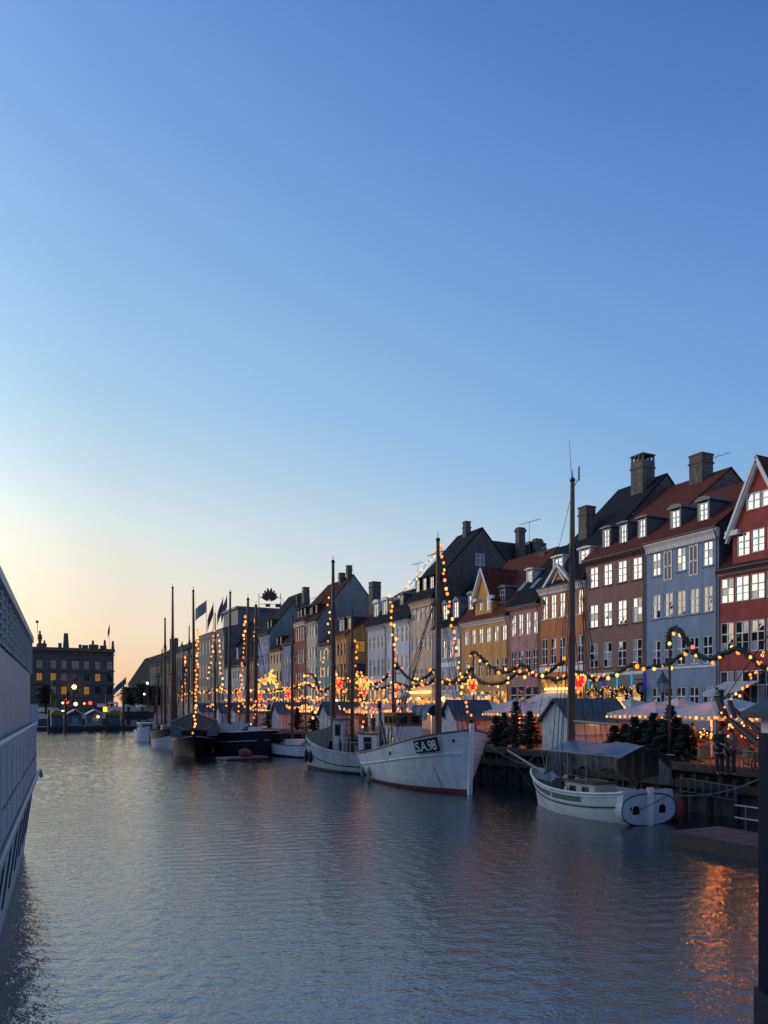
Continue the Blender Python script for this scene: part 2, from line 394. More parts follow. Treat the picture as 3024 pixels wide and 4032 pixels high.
def add_panes(parent, c, wd, ht, style, m, split, mats=None, ax='x'):
    cols, rows = STY[style]; o = 0.06; iw, ih = wd - 2*o, ht - 2*o
    if not split: cols, rows = [0, 1], [0, 1]
    for i in range(len(cols)-1):
        for j in range(len(rows)-1):
            pw, ph = (cols[i+1]-cols[i])*iw, (rows[j+1]-rows[j])*ih
            u = -iw/2 + (cols[i]+cols[i+1])/2*iw; v = -ih/2 + (rows[j]+rows[j+1])/2*ih
            mm = m
            if mats: mm = random.choice(mats)
            rt = (random.gauss(0, .004), random.gauss(0, .010), random.gauss(0, .012))
            if ax == 'x': put('pane', pane_me(pw, ph, mm), parent, (c[0] + .012, c[1] + u, c[2] + v), (0, rt[1], rt[2]))
            else: put('pane', pane_me(pw, ph, mm), parent, (c[0] + u, c[1] + .012, c[2] + v), (0, 0, PI/2 + rt[2]))
def add_window(parent, c, wd, ht, style='six', fm=None, gm=None, split=True, mats=None, ax='x', name='window'):
    f = put(name, frame_me(wd, ht, style, fm or M_frame), parent, c, (0, 0, 0 if ax == 'x' else PI/2))
    add_panes(f, c, wd, ht, style, gm or M_glass, split, mats, ax)
    return f
def holes_wall(mb, x, y0, y1, z0, z1, holes, rev=0.14, ax='x', sgn=1):
    """a wall sheet in plane x (or y) with rectangular openings and their reveals; rev goes inwards"""
    ys = sorted({y0, y1, *[h[0] for h in holes], *[h[1] for h in holes]}); zs = sorted({z0, z1, *[h[2] for h in holes], *[h[3] for h in holes]})
    P = (lambda a, y, z: (a, y, z)) if ax == 'x' else (lambda a, y, z: (y, a, z))
    for i in range(len(ys)-1):
        run = None
        for j in range(len(zs)-1):
            cy, cz = (ys[i]+ys[i+1])/2, (zs[j]+zs[j+1])/2
            if any(h[0] < cy < h[1] and h[2] < cz < h[3] for h in holes): continue
            mb.poly([P(x, ys[i+1], zs[j]), P(x, ys[i], zs[j]), P(x, ys[i], zs[j+1]), P(x, ys[i+1], zs[j+1])])
    for a, b, c, d in holes:
        for p, q in (((a, c), (b, c)), ((b, c), (b, d)), ((b, d), (a, d)), ((a, d), (a, c))):
            mb.poly([P(x, *p), P(x, *q), P(x + rev, *q), P(x + rev, *p)])
HOUSE = {}
def zfront(pr):
    for (a, za), (b, zb_) in zip(pr[:-1], pr[1:]):
        if a <= 0 <= b: return za + (zb_ - za)*(0 - a)/(b - a)
    return pr[0][1]
def house(key, label, l, r, eave, prof, wall, roof, rows, ncol, ww, cat='house', depth=11.0, gable=None, style='six', split=True,
          glass=None, margin=0.0, cornice=None, dormers=(), chim=(), sill=None, skip=(), name='house', pipe=True, xf=XF, frame=None, ends=(0.012, 0.012)):
    yf, yn = on_x(l, HY, xf).y - ends[0], on_x(r, HY, xf).y + ends[1]
    ref = (l + r) / 2
    Z = lambda px, py: on_x(px, py, xf).z
    ze = Z(*eave) if isinstance(eave, tuple) else eave
    ym = (yf + yn) / 2
    T = thing(name, label, cat, (xf, ym, ZQ))
    wl = MB(); holes = []; wins = []
    n = ncol; span = (yf - yn) - 2*margin
    cols = [yf - margin - (i + .5) * span / n for i in range(n)]
    for ri, row in enumerate(rows):
        zt, zb = Z(row[0], row[1]), Z(row[0], row[2])
        opt = row[3] if len(row) > 3 else {}
        cc = opt.get('cols', cols)
        for ci, y in enumerate(cc):
            if (ri, ci) in skip: continue
            wd = opt.get('w', ww); holes.append((y - wd/2, y + wd/2, zb, zt)); wins.append((y, wd, zb, zt, opt, ri, ci))
    holes_wall(wl, xf, yn, yf, ZQ - .2, ze, holes)
    wl.poly([(xf, yf, ZQ - .2), (xf + depth, yf, ZQ - .2), (xf + depth, yf, ze), (xf, yf, ze)])
    wl.poly([(xf + depth, yn, ZQ - .2), (xf + depth, yf, ZQ - .2), (xf + depth, yf, ze), (xf + depth, yn, ze)])
    wl.build('wall', wall, T)
    # roof: profile from the eave up to the ridge, mirrored behind
    pr = [(dx, z) for dx, z in prof]; dr = pr[-1][0]
    full = [(xf + dx, z) for dx, z in pr] + [(xf + 2*dr - dx, z) for dx, z in pr[-2::-1]]
    # near gable (fire wall) with its own render
    for yy, nm in ((yn, 'gable_wall'), (yf, 'gable_wall')):
        gb = MB(); pts = [(xf + .001, yy, ZQ - .2), (xf + 2*dr, yy, ZQ - .2)] + [(x, yy, z - .06) for x, z in reversed(full)]
        pts = [p for p in pts if p[0] >= xf] + [(xf + .001, yy, zfront(pr) - .06)]
        if yy == yf: pts = pts[::-1]; pts = [(p[0], p[1] + .004, p[2]) for p in pts]
        gb.poly(pts); gb.build(nm, gable or wall, T)
    rf = MB(); th = 0.16
    for (x0, z0), (x1, z1) in zip(full[:-1], full[1:]):
        nx, nz = -(z1 - z0), (x1 - x0); q = math.hypot(nx, nz); nx, nz = nx/q*th, nz/q*th
        rf.prism([(x0, yn - .05, z0), (x1, yn - .05, z1), (x1 + nx*.0, yn - .05, z1 + th), (x0, yn - .05, z0 + th)], (0, yf - yn + .04, 0))
    RF = rf.build('roof', roof, T)
    if cornice:
        cm, ch_ = cornice
        MB().prism([(xf - .36, yn - .03, ze + .02), (xf - .36, yn - .03, ze - .12), (xf - .18, yn - .03, ze - ch_*.6), (xf - .10, yn - .03, ze - ch_), (xf + .002, yn - .03, ze - ch_), (xf + .002, yn - .03, ze + .02)], (0, yf - yn + .02, 0)).build('cornice', cm, T)
    MB().tube([(xf - .40, yn - .02, ze + .02), (xf - .40, yf - .02, ze + .02)], .065, 6).build('gutter', M_pipe, T)
    if pipe: MB().tube([(xf - .38, yn + .10, ze), (xf - .12, yn + .10, ze - .7), (xf - .10, yn + .10, ZQ + .1)], .05, 6).build('downpipe', M_pipe, T)
    for y, wd, zb, zt, opt, ri, ci in wins:
        st = opt.get('style', style); c = (xf + .085, y, (zb + zt)/2)
        add_window(T, c, wd - .002, zt - zb - .002, st, opt.get('frame', frame), opt.get('glass', glass), split, opt.get('mats'))
        if sill: put('sill', sill_me(wd + .14, sill), T, (xf - .03, y, zb - .04))
    def zroof(dx):
        for (a, za), (b, zb_) in zip(pr[:-1], pr[1:]):
            if a <= dx <= b: return za + (zb_ - za) * (dx - a) / max(1e-6, b - a)
        return pr[-1][1]
    def dxroof(z):
        for (a, za), (b, zb_) in zip(pr[:-1], pr[1:]):
            if za <= z <= zb_: return a + (b - a) * (z - za) / max(1e-6, zb_ - za)
        return dr
    for d in dormers:     # (px, py_top, py_bot, width, kind)
        px, pt, pb, wd, kind = d[:5]; dx0 = d[5] if len(d) > 5 else 0.75
        pa, pb_ = on_x(px, pt, xf + dx0), on_x(px, pb, xf + dx0)
        y = pa.y; zb = max(pb_.z, zroof(dx0) + .12); zt = zb + (pa.z - pb_.z)
        y = min(max(y, yn + wd/2 + .1), yf - wd/2 - .1)
        dormer(T, xf, y, zb, zt, wd, kind, dx0, dxroof, zroof, d[6] if len(d) > 6 else M_lead, split)
    for c in chim:        # (px0, px1, py_top, dx, z_bottom_drop, kind)
        chimney(T, xf + c[3], c[0], c[1], c[2], zroof, c[3], c[4] if len(c) > 4 else 1.2, c[5] if len(c) > 5 else 'plain')
    H = dict(T=T, yn=yn, yf=yf, ze=ze, ym=ym, prof=pr, cols=cols, Z=Z, roof=RF)
    HOUSE[key] = H
    return H
SM = {}
def sill_me(wd, m):
    k = (round(wd, 2), m.name)
    if k not in SM: SM[k] = MB().box(-.06, .14, -wd/2, wd/2, -.045, .04).mesh('sill', m)
    return SM[k]
def dormer(T, xf, y, zb, zt, wd, kind, dx0, dxroof, zroof, m, split):
    x = xf + dx0; h = zt - zb; b = MB(); fw = .12
    top = zt + .10
    back = max(dx0 + .4, dxroof(min(top + .12, zroof(99)))) + xf
    zlow = zb - .25
    # cheeks, sill and posts around the opening
    for s_ in (-1, 1):
        ya, yb = y + s_*wd/2, y + s_*(wd/2 + fw)
        b.box(x - .02, back, min(ya, yb), max(ya, yb), zlow, top)
    b.box(x - .03, x + .1, y - wd/2, y + wd/2, zlow, zb)
    D = b.build('dormer', m, T)
    r = MB(); e = .16; hw = wd/2 + fw + e
    if kind == 'arch':
        n = 8; pts = [(x - .14, y + hw*math.cos(PI*i/n), top + .02 + .42*wd*math.sin(PI*i/n)) for i in range(n+1)]
        r.prism(pts, (back - x + .14, 0, 0))
    elif kind == 'gable':
        r.prism([(x - .12, y - hw, top), (x - .12, y + hw, top), (x - .12, y, top + wd*.55)], (back - x + .12, 0, 0))
    else:
        r.prism([(x - .16, y - hw, top), (x - .16, y + hw, top), (x - .16, y + hw, top + .10), (x - .16, y, top + .17), (x - .16, y - hw, top + .10)], (back - x + .16, 0, 0))
    r.build('dormer_roof', m if kind != 'gable' else M_lead, D)
    add_window_flat(D, (x + .03, y, (zb + zt)/2), wd - .004, h, split)
def add_window_flat(D, c, wd, ht, split):
    st = 'six' if ht/wd > 1.2 else 'four'
    put('window', frame_me(wd, ht, st, M_frame), D, c)
    cols, rows = STY[st]; o = .06; iw, ih = wd - 2*o, ht - 2*o
    for i in range(2):
        put('pane', pane_me(iw/2, ih, M_glass), D, (c[0] + .012, c[1] + (-.25 + .5*i)*iw, c[2]), (0, random.gauss(0, .008), random.gauss(0, .012)))
def chimney(T, x, px0, px1, pyt, zroof, dx, drop, kind):
    a, b_ = on_x(px0, pyt, x), on_x(px1, pyt, x)
    yc = on_x((px0 + px1)/2, pyt, x).y; zt = a.z
    def pxc(X_, Y_): return CX + F*(X_*CA_ - Y_*SA_)/(X_*SA_ + Y_*CA_)
    g_ = abs(pxc(x + .5, yc) - pxc(x - .5, yc)) + abs(pxc(x, yc + .5) - pxc(x, yc - .5))
    hx = hy = max(.22, (px1 - px0)/g_/2)
    z0 = zroof(dx) - drop; b = MB()
    if kind == 'taper':
        b.add([(x-hx*1.25, yc-hy*1.25, z0), (x+hx*1.25, yc-hy*1.25, z0), (x+hx*1.25, yc+hy*1.25, z0), (x-hx*1.25, yc+hy*1.25, z0),
               (x-hx, yc-hy, zt-.15), (x+hx, yc-hy, zt-.15), (x+hx, yc+hy, zt-.15), (x-hx, yc+hy, zt-.15)], [(4,5,6,7),(0,1,5,4),(1,2,6,5),(2,3,7,6),(3,0,4,7)])
    else: b.box(x-hx, x+hx, yc-hy, yc+hy, z0, zt - .12)
    e = .07; b.box(x-hx-e, x+hx+e, yc-hy-e, yc+hy+e, zt - .75, zt - .62)
    if kind == 'hood':
        for sx in (-1, 1):
            for sy in (-1, -.33, .33, 1):
                b.box(x+sx*(hx-.08)-.07, x+sx*(hx-.08)+.07, yc+sy*(hy-.08)-.07, yc+sy*(hy-.08)+.07, zt-.12, zt+.3)
        b.box(x-hx-.05, x+hx+.05, yc-hy-.05, yc+hy+.05, zt+.3, zt+.4)
    else: b.box(x-hx-.05, x+hx+.05, yc-hy-.05, yc+hy+.05, zt-.12, zt)
    b.build('chimney', M_chim, T)
W_red = mat('red_limewash', (0.36, 0.066, 0.055), 0.85, 0.14, 1.3, 0.25, 18, streak=0.15)
W_blue = mat('blue_limewash', (0.23, 0.305, 0.43), 0.85, 0.07, 1.0, 0.1, streak=0.12)
W_brown = mat('brown_brick', (0.32, 0.185, 0.15), 0.85, 0.28, 6, 0.4, 22, stretch=(1, 1, 3), streak=0.15)
W_orange = mat('orange_limewash', (0.60, 0.215, 0.085), 0.85, 0.12, 1.2, 0.1, streak=0.2)
W_pink = mat('pink_limewash', (0.48, 0.24, 0.23), 0.85, 0.12, 1.2, 0.1, streak=0.2)
W_yel = mat('yellow_limewash', (0.70, 0.36, 0.11), 0.85, 0.10, 1.2, 0.1, streak=0.22)
W_lblue = mat('pale_blue_render', (0.34, 0.40, 0.52), 0.85, 0.07, 1.2, 0.1, streak=0.15)
W_tan = mat('tan_render', (0.68, 0.48, 0.345), 0.85, 0.08, 1.2, 0.1, streak=0.18)
W_white = mat('cool_white_render', (0.58, 0.62, 0.68), 0.85, 0.06, 1.2, 0.1, streak=0.15)
W_bwhite = mat('grey_blue_render', (0.46, 0.49, 0.56), 0.85, 0.07, 1.2, 0.1, streak=0.15)
W_yeld = mat('ochre_render', (0.58, 0.32, 0.105), 0.85, 0.12, 1.2, 0.1, streak=0.25)
W_teal = mat('teal_render', (0.22, 0.32, 0.32), 0.85, 0.08, 1.2, 0.1, streak=0.2)
W_cream = mat('cream_render', (0.52, 0.48, 0.41), 0.85, 0.07, 1.2, 0.1, streak=0.18)
W_dred = mat('deep_red_render', (0.27, 0.075, 0.065), 0.85, 0.12, 1.2, 0.1, streak=0.18)
W_sand = mat('sand_render', (0.55, 0.43, 0.24), 0.85, 0.07, 1.2, 0.1, streak=0.15)
mixg = [M_glass, M_glass, M_glass, M_curtain]; dimg = [M_glass_f, M_glass_f, M_curtain, M_glass_f]
D_ = lambda **k: k
# --- red house with the tall front gable, at the frame's right
RC = [on_x(p, HY, XF).y for p in (2862, 2920, 2981, 3045, 3110)]
H = house('red', 'deep red house with a tall white-edged front gable and six-pane white windows', 2832, 3330, (2850, 2249), [(-.4, 12.6), (5.5, 18.6)], W_red, M_tile_br,
      [(2922, 2444, 2567, D_(cols=RC, mats=dimg)), (2922, 2266, 2366, D_(cols=RC, mats=mixg)), (2922, 2640, 2790, D_(cols=RC, w=1.1, style='four', mats=dimg))], 5, .98, margin=.35, cornice=(M_white, .3), gable=W_red, chim=())
def front_gable(H, y0, y1, zb, zt, apex, wall, roof, wins, ww, proud=.0, trim=M_white, verge=.35):
    """a wall dormer: a piece of facade rising above the eave and ending in a gable, with its own roof running back"""
    T = H['T']; x = XF - .015 - proud; ym = (y0 + y1)/2; b = MB()
    holes = [(y - ww/2, y + ww/2, a, c) for y, a, c in wins]
    holes_wall(b, x, y0, y1, zb, zt, holes)
    b.poly([(x, y1, zt), (x, y0, zt), (x, ym, apex)])
    bk = XF + 5.2
    b.poly([(x, y0, zb), (bk, y0, zb), (bk, y0, zt), (x, y0, zt)]); b.poly([(bk, y1, zb), (x, y1, zb), (x, y1, zt), (bk, y1, zt)])
    G = b.build('front_gable', wall, T)
    for y, a, c in wins: 
        put('window', frame_me(ww - .002, c - a - .002, 'six', M_frame), G, (x + .085, y, (a + c)/2))
        for s_ in (-.25, .25): put('pane', pane_me(ww/2 - .06, c - a - .12, M_glass), G, (x + .097, y + s_*(ww - .12), (a + c)/2), (0, random.gauss(0, .01), random.gauss(0, .012)))
    r = MB(); e = .3; k = (apex - zt) / ((y1 - y0)/2)
    for s_ in (-1, 1):
        ya = ym + s_*((y1 - y0)/2 + e); za = zt - e*k
        pts = [(x - .3, ya, za + .02), (x - .3, ym, apex + .02), (x - .3, ym, apex + .2), (x - .3, ya, za + .2)]
        r.prism(pts if s_ > 0 else pts[::-1], (bk - x + .3, 0, 0))
    r.build('gable_roof', roof, G)
    t = MB()
    for s_ in (-1, 1):
        ya = ym + s_*((y1 - y0)/2 + e); za = zt - e*k
        t.beam((x - .34, ya, za + .05), (x - .34, ym, apex + .07), .07, .15)
        t.beam((x - .16, ya, za - .22), (x - .16, ym, apex - .24), .26, .09)
        t.box(x - .3, x - .002, ym + s_*((y1 - y0)/2) - .55, ym + s_*((y1 - y0)/2) + .35, zt - .42, zt - .12)
    t.build('bargeboard', trim, G)
    return G
yg1 = on_x(2886, HY, XF).y; yg0 = 2*on_x(2991, HY, XF).y - yg1
zt_ = H['Z'](2888, 2084)
ap = on_x(2990, 1806, XF).z
front_gable(H, yg0, yg1, H['ze'] - .3, zt_, ap, W_red, M_tile_br,
            [(on_x(px, HY, XF).y, H['Z'](px, b_), H['Z'](px, a_)) for px, a_, b_ in ((2926, 2095, 2188), (2983, 2080, 2172), (3047, 2064, 2156))], .92)
G = [c for c in H['T'].children if c.name.startswith('front_gable')][0]
for px, a_, b_ in ((2969, 1941, 2006), (3029, 1925, 1990)):
    pt, pb = on_x(px, a_, XF - .03), on_x(px, b_, XF - .03)
    put('window', frame_me(.92, pt.z - pb.z, 'two', M_frame), G, (XF - .06, pt.y, (pt.z + pb.z)/2)); put('pane', pane_me(.8, pt.z - pb.z - .1, M_glass), G, (XF - .045, pt.y, (pt.z + pb.z)/2), (0, .01, .01))
# --- blue house
H = house('blue', 'cornflower blue house with dentil cornice and two arched lead dormers', 2544, 2832, (2690, 2112), [(-.4, on_x(2690, 2112, XF).z), (5.5, 19.7)], W_blue, M_tile_red,
      [(2686, 2149, 2247, D_(mats=mixg)), (2686, 2324, 2422, D_(mats=dimg)), (2686, 2513, 2618, D_(mats=dimg)), (2686, 2705, 2800, D_(style='four', mats=dimg))], 5, .78,
      margin=.35, cornice=(M_white, .55), sill=W_blue, gable=mat('slate_cheek', (.07, .08, .10), .6, .2, 2), skip=((0, 1), (0, 3)),
      dormers=((2660, 2023, 2092, .72, 'arch', .7), (2770, 1990, 2060, .72, 'arch', .7)))
T = H['T']
MB().box(XF - .06, XF - .002, H['yn'] + .02, H['yf'] - .02, H['Z'](2686, 2632), H['Z'](2686, 2621)).build('string_course', M_white, T)
for i in range(26):     # dentils under the cornice
    y = H['yn'] + .2 + i * (H['yf'] - H['yn'] - .4) / 25
    put('dentil', sill_me(.12, M_white), T, (XF - .13, y, H['ze'] - .62))
for ci in (1, 3):       # two tall loft doors
    y = H['cols'][ci]; zt, zb = H['Z'](2686, 2156), H['Z'](2686, 2275)
    d = MB().box(XF - .012, XF - .004, y - .36, y + .36, zb, zt).build('loft_door', mat('oxblood_door', (.16, .05, .05), .5, .2, 5), T)
    MB().box(XF - .04, XF - .013, y - .36, y - .27, zb, zt).box(XF - .04, XF - .013, y + .27, y + .36, zb, zt).box(XF - .04, XF - .013, y - .04, y + .04, zb, zt).box(XF - .04, XF - .013, y - .27, y + .27, zt - .1, zt).box(XF - .04, XF - .013, y - .27, y + .27, zb + .9, zb + 1.0).box(XF - .04, XF - .013, y - .27, y + .27, zb, zb + .1).build('door_frame', M_frame, d)
# --- brown brick house
H = house('brown', 'brown brick house with grey ground floor washed in blue and cyan light', 2306, 2544, (2425, 2188), [(-.4, on_x(2425, 2188, XF).z), (8.5, 22.1)], W_brown, M_tile_red,
      [(2428, 2212, 2297, D_(style='even')), (2428, 2366, 2460, D_(mats=[M_glass, M_glass, M_curtain])), (2428, 2525, 2625, D_(mats=dimg)), (2428, 2705, 2795, D_(w=1.0, style='one', glass=M_lit))], 4, .92,
      margin=.12, cornice=(mat('brick_cornice', (.12, .06, .05), .8, .2, 4), .3), sill=mat('brick_sill', (.16, .09, .075), .8, .2, 5), gable=M_brick_d,
      dormers=((2388, 2085, 2155, .62, 'flat', .8), (2455, 2067, 2138, .62, 'flat', .8), (2529, 2045, 2115, .62, 'flat', .8)), depth=17.0, chim=((2713, 2808, 1809, 8.0),))
T = H['T']
zg = H['Z'](2428, 2652)
MB().box(XF - .05, XF - .003, H['yn'] + .01, H['yf'] - .01, zg - .12, zg + .1).build('string_course', M_white, T)
gf = MB(); hz = [(y - .5, y + .5, H['Z'](2428, 2795), H['Z'](2428, 2705)) for y in H['cols']]
holes_wall(gf, XF - .03, H['yn'] + .01, H['yf'] - .01, ZQ, zg - .12, hz); gf.build('ground_floor_render', mat('grey_shopfront', (.20, .19, .185), .8, .1, 1.5), T)
for px, c in ((2318, 'cyan'), (2374, 'violet'), (2430, 'cyan'), (2487, 'cyan'), (2542, 'violet')):  # coloured spotlight wash down the pilasters, put in as glowing strips
    p0, p1 = on_x(px, 2648, XF - .06), on_x(px, 2712, XF - .06)
    m = mat_emit('wash_glow_cyan', (.02, .42, .75), .75) if c == 'cyan' else mat_emit('wash_glow_violet', (.06, .03, .8), .7)
    y = min(max(p0.y, H['yn'] + .12), H['yf'] - .12)
    MB().box(XF - .075, XF - .035, y - .075, y + .075, p1.z, p0.z).build('glow_wash_strip', m, T)
# --- orange house with pediment
ze_o = on_x(2216, 2305, XF).z
H = house('orange', 'orange house with white pediment and steep black roof behind', 2126, 2306, ze_o, [(-.3, ze_o), (.9, ze_o + 2.0), (8.5, 23.3)], W_orange, M_tile_dk,
      [(2216, 2333, 2428, D_(glass=M_glass)), (2216, 2508, 2612, D_(mats=dimg)), (2216, 2670, 2790, D_(w=.95, style='one', glass=M_lit))], 5, .72, depth=17.0,
      margin=.05, cornice=(M_white, .5), sill=M_white, gable=M_brick_d, dormers=((2197, 2198, 2240, 1.0, 'flat', .55, M_white), (2302, 2172, 2222, 1.0, 'flat', .55, M_white)),
      chim=((2483, 2578, 1832, 7.6, 1.5, 'hood'), (2277, 2345, 2008, 3.5, 2.0)))
T = H['T']; ym = on_x(2205, HY, XF).y; hw = (on_x(2160, HY, XF).y - on_x(2252, HY, XF).y)/2; za = ze_o + 1.55
pd = MB().prism([(XF - .1, ym - hw, ze_o + .03), (XF - .1, ym, za), (XF - .1, ym + hw, ze_o + .03)], (2.2, 0, 0)).build('pediment', W_orange, T)
t = MB()
for s_ in (-1, 1): t.beam((XF - .24, ym + s_*(hw + .3), ze_o + .02), (XF - .24, ym, za + .12), .34, .2).beam((XF - .16, ym + s_*(hw - .5), ze_o + .05), (XF - .16, ym, za - .32), .12, .1)
t.build('pediment_moulding', M_white, pd)
MB().box(XF - .08, XF - .003, H['yn'] + .02, H['yf'] - .02, H['Z'](2216, 2645), H['Z'](2216, 2622)).build('string_course', M_white, T)
MB().box(XF - .5, XF - .1, H['ym'] - 1.6, H['ym'] + 1.6, H['Z'](2216, 2716), H['Z'](2216, 2708)).build('sign_light_bar', mat_emit('sign_glow', (1, .6, .15), 3.0), T)
for s_ in range(2):   # skylights
    p = on_x(2300 + s_*60, 2075 - s_*45, XF + 3.6)
    MB().cbox((XF + 3.45, p.y, 17.5), (1.25, .7, .06), 0, ('Y', -math.radians(44))).build('skylight', M_lead_l, T)
# --- pink house
ze_p = on_x(2063, 2388, XF).z
H = house('pink', 'dusty pink house with dark brown roof, skylights and single white dormer', 2004, 2126, ze_p, [(-.4, ze_p), (5.5, 18.8)], W_pink, M_tile_dk,
      [(2065, 2415, 2500, D_(mats=mixg)), (2065, 2560, 2642, D_(mats=dimg)), (2065, 2700, 2790, D_(w=.9, style='one'))], 4, .70, margin=.1, cornice=(W_pink, .25), gable=M_brick_d,
      dormers=((2085, 2297, 2345, .62, 'flat', 1.9, M_white),), chim=((2120, 2175, 2185, 5.3),))
for px in (2058, 2108):
    p = on_x(px, 2360, XF + 1.5); MB().cbox((XF + 1.55, p.y, ze_p + (1.95)*(18.8 - ze_p)/5.9 + .24), (1.3, .62, .06), 0, ('Y', -math.atan2(18.8 - ze_p, 5.9))).build('skylight', M_lead_l, H['T'])
# --- yellow house with wall dormer
ze_y = on_x(1965, 2432, XF).z
H = house('yellow', 'golden yellow house with white-edged gabled wall dormer and red tile roof', 1818, 2004, ze_y, [(-.4, ze_y), (5.5, 18.9)], W_yel, M_tile_red,
      [(1911, 2472, 2530, D_(mats=mixg)), (1911, 2596, 2664, D_(mats=dimg)), (1911, 2720, 2790, D_(w=1.1, style='one', glass=M_lit))], 6, .74, margin=.12, cornice=(M_white, .4), gable=M_brick_d, style='four',
      dormers=((1851, 2368, 2424, .75, 'arch', .75), (1978, 2345, 2400, .75, 'arch', .75)))
y1, y0 = on_x(1872, HY, XF).y, on_x(1936, HY, XF).y
front_gable(H, y0, y1, ze_y - .5, H['Z'](1904, 2348), H['Z'](1904, 2240), W_yel, M_tile_red, [(on_x(px, HY, XF).y, H['Z'](px, 2404), H['Z'](px, 2355)) for px in (1892, 1919)], .62)
# --- pale blue small house
ze_b = on_x(1790, 2470, XF).z
H = house('lightblue', 'small pale blue house with two white gabled dormers beneath a big sooty fire wall', 1710, 1818, ze_b, [(-.4, ze_b), (5.5, 18.3)], W_lblue, M_tile_dk,
      [(1765, 2520, 2590, D_(mats=mixg)), (1765, 2640, 2720, D_(mats=dimg)), (1765, 2752, 2795, D_(w=1.0, style='one', glass=M_lit))], 4, .78, margin=.2, cornice=(M_white, .35), style='four', sill=M_white, gable=M_lead_l,
      dormers=((1752, 2412, 2470, .85, 'gable', .45, M_lead_l), (1796, 2402, 2464, .85, 'gable', .45, M_lead_l)))
MB().box(XF - .05, XF - .004, H['ym'] - 1.7, H['ym'] + 1.3, H['Z'](1765, 2626), H['Z'](1765, 2608)).build('name_board', M_white, H['T'])
# --- tan house with mansard and big gable
ze_t = on_x(1664, 2368, XF).z
H = house('tan', 'tan house with black mansard roof and a huge dark gable over its neighbour', 1618, 1710, ze_t, [(-.35, ze_t), (1.5, ze_t + 3.2), (5.9, 23.4)], W_tan, M_tile_dk,
      [(1664, 2385, 2440, D_()), (1664, 2503, 2562, D_(mats=mixg)), (1664, 2632, 2690, D_(mats=dimg)), (1664, 2745, 2795, D_(w=1.0, style='one', glass=M_lit))], 5, .68, margin=.1, cornice=(W_tan, .6), gable=M_brick_d, style='four',
      dormers=((1645, 2302, 2350, .72, 'flat', .25, M_tile_dk), (1672, 2294, 2342, .72, 'flat', .25, M_tile_dk), (1701, 2286, 2332, .72, 'flat', .25, M_tile_dk)), chim=((1822, 1853, 2060, 5.6, 1.5, 'taper'),))
T = H['T']
p = on_y(1890, 2204, H['yn'] - .02)
put('window', frame_me(1.1, 1.3, 'four', M_frame), T, p, (0, 0, PI/2)); put('pane', pane_me(1.0, 1.2, M_glass_f), T, p + Vector((0, .02, 0)), (0, 0, PI/2))
bl = MB()
for k in range(14):
    y = H['yf'] - .3 - k*(H['yf'] - H['yn'] - .6)/13; bl.ball((XF - .35, y, H['Z'](1664, 2726)), .14, 6, 4)
tag(bl.build('sign_bulb_row', mat_emit('bulb_gold', (1, .55, .08), 5.0), T), kind='stuff')
# --- white and grey-blue pair
ze_w = on_x(1570, 2448, XF).z
H = house('white', 'cool white house with slate roof beside the tan house', 1522, 1618, ze_w, [(-.35, ze_w), (1.3, ze_w + 2.6), (5.5, 18.6)], W_white, M_tile_dk,
      [(1570, 2470, 2530, D_()), (1570, 2585, 2636, D_(mats=mixg)), (1570, 2700, 2790, D_(w=.9, style='one'))], 5, .72, margin=.2, cornice=(W_white, .4), gable=M_brick_d, style='four',
      dormers=((1582, 2388, 2424, .6, 'arch', .9),))
ze_w2 = on_x(1485, 2467, XF).z
H = house('bluewhite', 'grey-blue rendered house with two white arched dormers at the side street corner', 1448, 1522, ze_w2, [(-.35, ze_w2), (1.3, ze_w2 + 2.6), (5.5, 18.2)], W_bwhite, M_tile_dk,
      [(1485, 2508, 2555, D_()), (1485, 2596, 2664, D_(mats=dimg)), (1485, 2705, 2790, D_(w=.9, style='one', glass=M_lit))], 4, .74, margin=.3, cornice=(W_bwhite, .4), gable=W_bwhite, style='four',
      dormers=((1481, 2408, 2458, 1.0, 'arch', .4, M_white), (1516, 2400, 2452, 1.0, 'arch', .4, M_white)))
MB().box(XF - .12, XF - .004, H['yn'] + .02, H['yf'] - .02, H['Z'](1485, 2684), H['Z'](1485, 2674)).build('string_course', M_white, H['T'])
# --- ochre corner house (its side wall faces the side street)
ze_c = on_x(1342, 2506, XF).z
H = house('ochre', 'ochre corner house with red roof and dark windows on its side-street wall', 1312, 1369, ze_c, [(-.35, ze_c), (10.0, 20.2)], W_yeld, M_tile_red,
      [(1342, 2536, 2580, D_()), (1342, 2615, 2668, D_(mats=dimg)), (1342, 2705, 2790, D_(w=.9, style='one'))], 4, .82, depth=20.0, margin=.1, cornice=(W_yeld, .4), gable=W_yeld, style='two', frame=M_frame_d,
      dormers=((1326, 2450, 2494, .8, 'flat', .9, M_frame_d), (1350, 2450, 2494, .8, 'flat', .9, M_frame_d), (1376, 2445, 2488, .8, 'flat', .9, M_frame_d)), chim=((1452, 1500, 2300, 4.9, 2.5),))
T = H['T']; yy = H['yn'] - .03
for px, a, b, mm in ((1417, 2522, 2568, M_lit), (1452, 2440, 2480, M_glass_f), (1417, 2612, 2660, M_glass_f)):
    pt, pb = on_y(px, a, yy), on_y(px, b, yy)
    f = put('window', frame_me(1.5, pt.z - pb.z, 'two', M_frame_d), T, (pt.x, yy, (pt.z + pb.z)/2), (0, 0, PI/2))
    put('pane', pane_me(1.4, pt.z - pb.z - .1, M_glass_f if mm is not M_lit else mat_emit('lit_dim', (1, .5, .15), .25)), f, (pt.x, yy + .02, (pt.z + pb.z)/2), (0, 0, PI/2))
